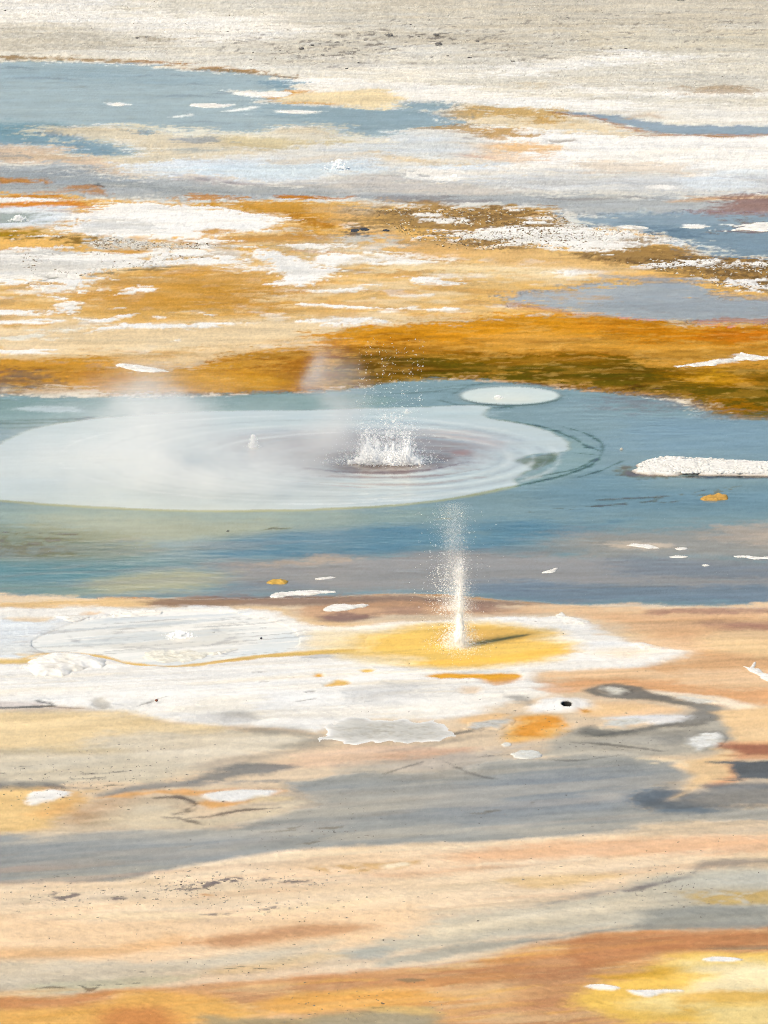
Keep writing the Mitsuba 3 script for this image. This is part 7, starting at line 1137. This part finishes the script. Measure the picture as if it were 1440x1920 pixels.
def ballistic(rng, n, speed, spread, g=9.8, lean=(0.0, 0.0)):
    """Drops thrown from one spot, each caught somewhere along its own arc."""
    a, b = rng.uniform(0, 2 * np.pi, n), np.abs(rng.normal(0, spread, n))
    v = speed * rng.uniform(0.55, 1.0, n)
    vx, vy, vz = v * np.sin(b) * np.cos(a) + lean[0], v * np.sin(b) * np.sin(a) + lean[1], v * np.cos(b)
    t = rng.uniform(0.05, 1.0, n) * 2 * vz / g
    return np.stack([vx * t, vy * t, vz * t - 0.5 * g * t * t], -1)


def foam_body(rings, seed, rough=0.35, fine=9.0, sides=40):
    """A ragged standing body of foam: rings (x, y, z, radius) from foot to tip, roughened in and out."""
    r = np.array(rings, float)
    u = np.linspace(0, len(r) - 1, 6 * len(r))
    r = np.stack([np.interp(u, np.arange(len(r)), r[:, c]) for c in range(4)], -1)
    a = np.arange(sides) * 2 * np.pi / sides
    dirs = np.stack([np.cos(a), np.sin(a)], -1)
    q = np.stack([r[:, None, 0] + dirs[None, :, 0] * r[:, None, 3], r[:, None, 1] + dirs[None, :, 1] * r[:, None, 3], np.repeat(r[:, 2:3], sides, 1)], -1)
    n = meshkit.fbm(q * np.array([fine, fine, fine * 0.6]), 4, seed) - 0.5
    k = 1 + rough * 3.0 * n
    q[..., 0] = r[:, None, 0] + dirs[None, :, 0] * r[:, None, 3] * k
    q[..., 1] = r[:, None, 1] + dirs[None, :, 1] * r[:, None, 3] * k
    q[..., 2] += 0.5 * r[:, None, 3] * (meshkit.fbm(q * fine * 1.3, 3, seed + 4) - 0.5)
    i, j = np.meshgrid(np.arange(len(r) - 1), np.arange(sides), indexing='ij')
    f = np.stack([i * sides + j, i * sides + (j + 1) % sides, (i + 1) * sides + (j + 1) % sides, (i + 1) * sides + j], -1).reshape(-1, 4)
    v = np.vstack([q.reshape(-1, 3), [r[-1, :3] + [0, 0, r[-1, 3] * 0.7]]])
    top = (len(r) - 1) * sides
    cap = np.stack([top + np.arange(sides), top + (np.arange(sides) + 1) % sides, np.full(sides, len(v) - 1)], -1)
    return v, np.vstack([f[:, [0, 1, 2]], f[:, [0, 2, 3]], cap])


def join(bodies):
    v, f, at = [], [], 0
    for a, b in bodies:
        v.append(a)
        f.append(b + at)
        at += len(a)
    return np.vstack(v), np.vstack(f)


# the jet: core, veil of fine spray, flung drops, foam at its foot
rng = np.random.default_rng(61)
jx, jy = (1.16, 98.41)
at = np.array([jx, jy, 0.0])
scene['geyser_jet__core'] = mikit.ply(foam_body([(jx, jy, -0.02, 0.055), (jx, jy, 0.08, 0.066), (jx, jy, 0.2, 0.066), (jx + 0.005, jy, 0.4, 0.056), (jx + 0.008, jy, 0.6, 0.040), (jx + 0.012, jy, 0.8, 0.026), (jx + 0.012, jy, 0.98, 0.016), (jx + 0.01, jy, 1.1, 0.006)], 5, 0.55, 16.0), 'white_water', smooth=60)
n = 7000
z = 1.25 * rng.random(n) ** 1.9
s = np.interp(z, [0, 0.2, 0.5, 0.8, 1.15], [0.125, 0.105, 0.08, 0.06, 0.05])
core = np.stack([rng.normal(0, 1, n) * s + np.interp(z, [0, 0.8], [0, 0.01]), rng.normal(0, 1, n) * s, z], -1)
n = 1600
z = 0.6 + 0.8 * rng.random(n) ** 1.5
core = np.vstack([core, np.stack([0.012 + rng.normal(0, 0.035, n), rng.normal(0, 0.035, n), z], -1)])
drops('geyser_jet__fringe', at + core, 0.003 + 0.005 * rng.random(len(core)) ** 2, seed=1)
n = 42000
z = 0.6 + 1.65 * rng.random(n) ** 2.0
s = np.interp(z, [0.7, 1.2, 1.7, 2.25], [0.13, 0.115, 0.10, 0.13])
veil = np.stack([np.interp(z, [0.7, 1.3, 2.0], [-0.03, -0.07, -0.09]) + rng.normal(0, 1, n) * s, rng.normal(0, 1, n) * s, z], -1)
drops('geyser_jet__spray', at + veil, rng.uniform(0.0010, 0.0019, n), seed=2)
n = 900
z = 0.05 + 2.1 * rng.random(n) ** 1.2
s = np.interp(z, [0, 0.5, 1.2, 2.2], [0.16, 0.26, 0.27, 0.22])
flung = np.stack([-0.06 - 0.05 * z + rng.normal(0, 1, n) * s, rng.normal(0, 1, n) * s, z], -1)
n = 500
z = rng.uniform(0.5, 1.3, n)
flung = np.vstack([flung, np.stack([-0.22 + rng.normal(0, 0.13, n), rng.normal(0, 0.15, n), z], -1)])
drops('geyser_jet__drop', at + flung, 0.003 + 0.006 * rng.random(len(flung)) ** 3, ICO, 3)
foot = ballistic(rng, 5200, 2.6, 0.42)
foot = np.vstack([foot, np.stack([rng.normal(0, 0.20, 1500), rng.normal(0, 0.5, 1500), np.abs(rng.normal(0, 0.02, 1500))], -1)])
drops('geyser_jet__foam', at + foot, 0.002 + 0.005 * rng.random(len(foot)) ** 2.5, seed=4)
tag('geyser_jet', 'tall white geyser water jet rising from the yellow pool', 'geyser jet')
for part in ('fringe', 'spray', 'drop', 'foam'):
    labels[f'geyser_jet__{part}'] = {'kind': 'stuff'}

# the boiling splash in the milky pool
rng = np.random.default_rng(62)
sx, sy = (.02, 114.98)
at = np.array([sx, sy, 0.0])
PX = 0.0097
humps = [(-34, 0, 15, 42), (-30, 6, 9, 58), (-20, -4, 16, 34), (-6, 2, 18, 26), (8, -6, 16, 24), (22, 0, 16, 28), (36, 4, 11, 48), (42, 2, 7, 62), (-48, 2, 12, 14), (52, 0, 12, 16), (2, 10, 13, 40), (14, 6, 9, 46), (-14, 12, 10, 50), (64, -2, 7, 12), (-62, -2, 7, 8)]
scene['boiling_splash__crown'] = mikit.ply(join([foam_body([(sx + a * PX, sy + b * PX * 1.6, -0.02, r * PX), (sx + a * PX, sy + b * PX * 1.6, 0.25 * h * PX, r * PX * 0.95), (sx + a * PX * 1.03, sy + b * PX * 1.6, 0.55 * h * PX, r * PX * 0.62), (sx + a * PX * 1.06, sy + b * PX * 1.6, 0.8 * h * PX, r * PX * 0.34), (sx + a * PX * 1.08, sy + b * PX * 1.6, h * PX, r * PX * 0.08)], 70 + k, 0.45, 14.0, 28) for k, (a, b, r, h) in enumerate((a, b, r, 0.8 * h) for a, b, r, h in humps)]), 'white_water', smooth=60)
lobes = [(-34, 20, 9, 17, 900), (-30, 42, 8, 10, 350), (-8, 12, 22, 7, 1300), (22, 14, 17, 9, 1000), (38, 34, 8, 13, 480), (44, 52, 8, 14, 160), (-20, 4, 34, 6, 1000), (34, 6, 22, 7, 600), (64, 8, 14, 5, 160), (10, 34, 30, 14, 220)]
p = np.vstack([np.stack([a + rng.normal(0, 1.2 * c, n * 3 // 2), rng.normal(-6, 20, n * 3 // 2), np.abs(b + rng.normal(0, 1.35 * d, n * 3 // 2))], -1) for a, b, c, d, n in lobes]) * PX
drops('boiling_splash__foam', at + p, 0.003 + 0.009 * rng.random(len(p)) ** 2.5, ICO, 5)
strands = []
for k in range(34):                                         # ragged strands of water flung up and out
    a = rng.uniform(0, 2 * np.pi)
    reach, top, m = rng.uniform(0.25, 0.75), rng.uniform(0.5, 1.25), int(rng.integers(14, 34))
    u = np.sort(rng.uniform(0.15, rng.uniform(0.5, 0.95), m))
    x_, z_ = reach * u, 0.9 * top * 4 * u * (1 - u) * rng.uniform(0.6, 1.0)
    strands.append(np.stack([x_ * np.cos(a), x_ * np.sin(a) * 1.2, z_], -1) + rng.normal(0, 0.02, (m, 3)) + [0.06, 0, 0.02])
p = np.vstack(strands)
drops('boiling_splash__strand', at + p, 0.003 + 0.010 * rng.random(len(p)) ** 2.5, ICO, 6)
n = 620
z = 0.5 + 1.72 * rng.random(n) ** 0.8
p = np.stack([rng.uniform(-0.55, 0.62, n) + 0.04 * z, rng.uniform(-0.5, 0.5, n), z], -1)
p = p[fbm2(p[:, 0] * 5, p[:, 2] * 5, 2, 3) + rng.uniform(-0.2, 0.2, n) > 0.42]
drops('boiling_splash__drop', at + p, 0.0035 + 0.008 * rng.random(len(p)) ** 3, ICO, 7)
n = 9000                                                    # fine spray hanging round it
p = np.stack([rng.normal(0.02, 0.33, n), rng.normal(0, 0.3, n), np.abs(rng.normal(0.1, 0.42, n))], -1)
drops('boiling_splash__spray', at + p, rng.uniform(0.0014, 0.0028, n), seed=8)

tag('boiling_splash', 'white boiling splash with flung drops in the mauve middle of the milky pool', 'splash')
for part in ('foam', 'strand', 'drop', 'spray'):
    labels[f'boiling_splash__{part}'] = {'kind': 'stuff'}

# small spouts
for k, (key, x, y, w, h, n, text) in enumerate([
    ('water_spout', *(-2.38, 116.67), 0.17, 0.24, 1300, 'small white water spout at the left of the milky pool'),
    ('water_spout_001', *(.43, 120.59), 0.11, 0.06, 300, 'small splash on the back rim of the milky pool behind the boiling splash'),
    ('water_spout_002', *(2.17, 122.26), 0.16, 0.05, 500, 'low bubbling spout in the small round milky pool'),
    ('water_spout_003', *(-3.18, 99.28), 0.32, 0.075, 1500, 'low white boiling spout in the pale pool at the lower left'),
    ('water_spout_004', *(-1.11, 156.2), 0.55, 0.26, 140, 'distant white splash on the pale blue flat beyond the ochre mats'),
    ('water_spout_005', *(-8.34, 147.3), 0.34, 0.12, 500, 'little splash in the small spring at the left edge of the ochre mat'),
    ('water_spout_006', *(1.69, 154.89), 0.25, 0.07, 120, 'small bubbling spot on the distant white flat')]):
    rng = np.random.default_rng(90 + k)
    u = rng.random(n) ** 1.6
    s = w * 0.5 * (1 - 0.75 * u)
    p = np.stack([rng.normal(0, 0.6, n) * s, rng.normal(0, 0.6, n) * s, u * h], -1) + [x, y, ground_at(np.array([x]), np.array([y]))[0]]
    drops(key + '__foam', p, w * (0.012 + 0.045 * rng.random(n) ** 2), ICO, 20 + k)
    labels[key + '__foam'] = {'kind': 'stuff'}
    tag(key, text, 'water spout')

# ------------------------------------------------------------------ steam over the milky pool
def steam(key, lo, hi, shape, blobs, label, seed, rag=3.0):
    """lo, hi: the box's corners; blobs: (x, y, z, sx, sy, sz, density per metre)."""
    nx, ny, nz = shape
    c = [np.linspace(a, b, m) for a, b, m in zip(lo, hi, shape)]
    zz, yy, xx = np.meshgrid(c[2], c[1], c[0], indexing='ij')
    n = meshkit.fbm(np.stack([xx * 1.1 + 3, yy * 0.8, zz * 1.5], -1), 4, seed)
    warp = (n - 0.5) * 1.3
    den = 0
    for x, y, z, sx, sy, sz, k in blobs:
        den = den + k * np.exp(-0.5 * (((xx + warp - x) / sx) ** 2 + ((yy - y) / sy) ** 2 + ((zz + 0.5 * warp - z) / sz) ** 2))
    den = den * ss(0.08, 0.75, meshkit.fbm(np.stack([xx * rag * 0.5, yy * 0.7, zz * rag * 0.6], -1), 4, seed + 5)) * 2.6
    ex, ey, ez = ((a - l) / (h - l) for a, l, h in zip((xx, yy, zz), lo, hi))
    for e in (ex, ey):
        den = den * ss(0, 0.08, e) * ss(1, 0.92, e)
    den = den * ss(1, 0.85, ez)
    size = np.array(hi) - np.array(lo)
    box = T().translate(list(lo)).scale(size.tolist())
    scene[key + '_medium'] = {'type': 'heterogeneous', 'albedo': {'type': 'constvolume', 'value': 0.99}, 'scale': 1.0,
        'sigma_t': {'type': 'gridvolume', 'grid': mi.VolumeGrid(den[..., None].astype(np.float32)), 'to_world': box, 'filter_type': 'trilinear'}}
    scene[key] = {'type': 'cube', 'to_world': T().translate(((np.array(lo) + hi) / 2).tolist()).scale((size / 2).tolist()), 'bsdf': {'type': 'null'}, 'interior': {'type': 'ref', 'id': key + '_medium'}}
    labels[key] = {'label': label, 'kind': 'stuff', 'category': 'steam'}


puffs = [(x, y, z, sx, sy, sz, k) for (x, y), z, sx, sy, sz, k in (
    ((-3.63, 111.88), 0.26, 0.85, 0.8, 0.24, 0.56), ((-2.6, 111.61), 0.28, 0.90, 0.7, 0.24, 0.42), ((-3.67, 112.95), 0.70, 0.95, 0.9, 0.42, 0.28), ((-4.47, 114.31), 1.15, 0.50, 0.7, 0.26, 0.40), ((-4.87, 112.41), 0.3, 1.2, 0.9, 0.4, 0.20), ((-4.18, 114.03), 1.0, 0.5, 0.7, 0.35, 0.25),
    ((-1.86, 111.61), 0.25, 0.50, 0.6, 0.2, 0.22), ((-1.14, 115.14), 1.70, 0.14, 0.35, 0.26, 0.30), ((-.77, 115.14), 1.05, 0.26, 0.4, 0.45, 0.50), ((-1.14, 114.31), 0.55, 0.30, 0.5, 0.28, 0.28), ((-1.14, 114.31), 0.6, 0.50, 0.6, 0.35, 0.12), ((-5.6, 112.14), 0.4, 1.10, 1.0, 0.40, 0.22))]
lo = np.array([(-17.15, 113.22)[0] if False else -7.4, min(p[1] for p in puffs) - 2.2, 0.03])
hi = np.array([0.15, max(p[1] for p in puffs) + 2.2, 2.5])
steam('steam', lo, hi, (110, 40, 56), puffs, 'thin white steam drifting off the left half of the milky pool', 4)
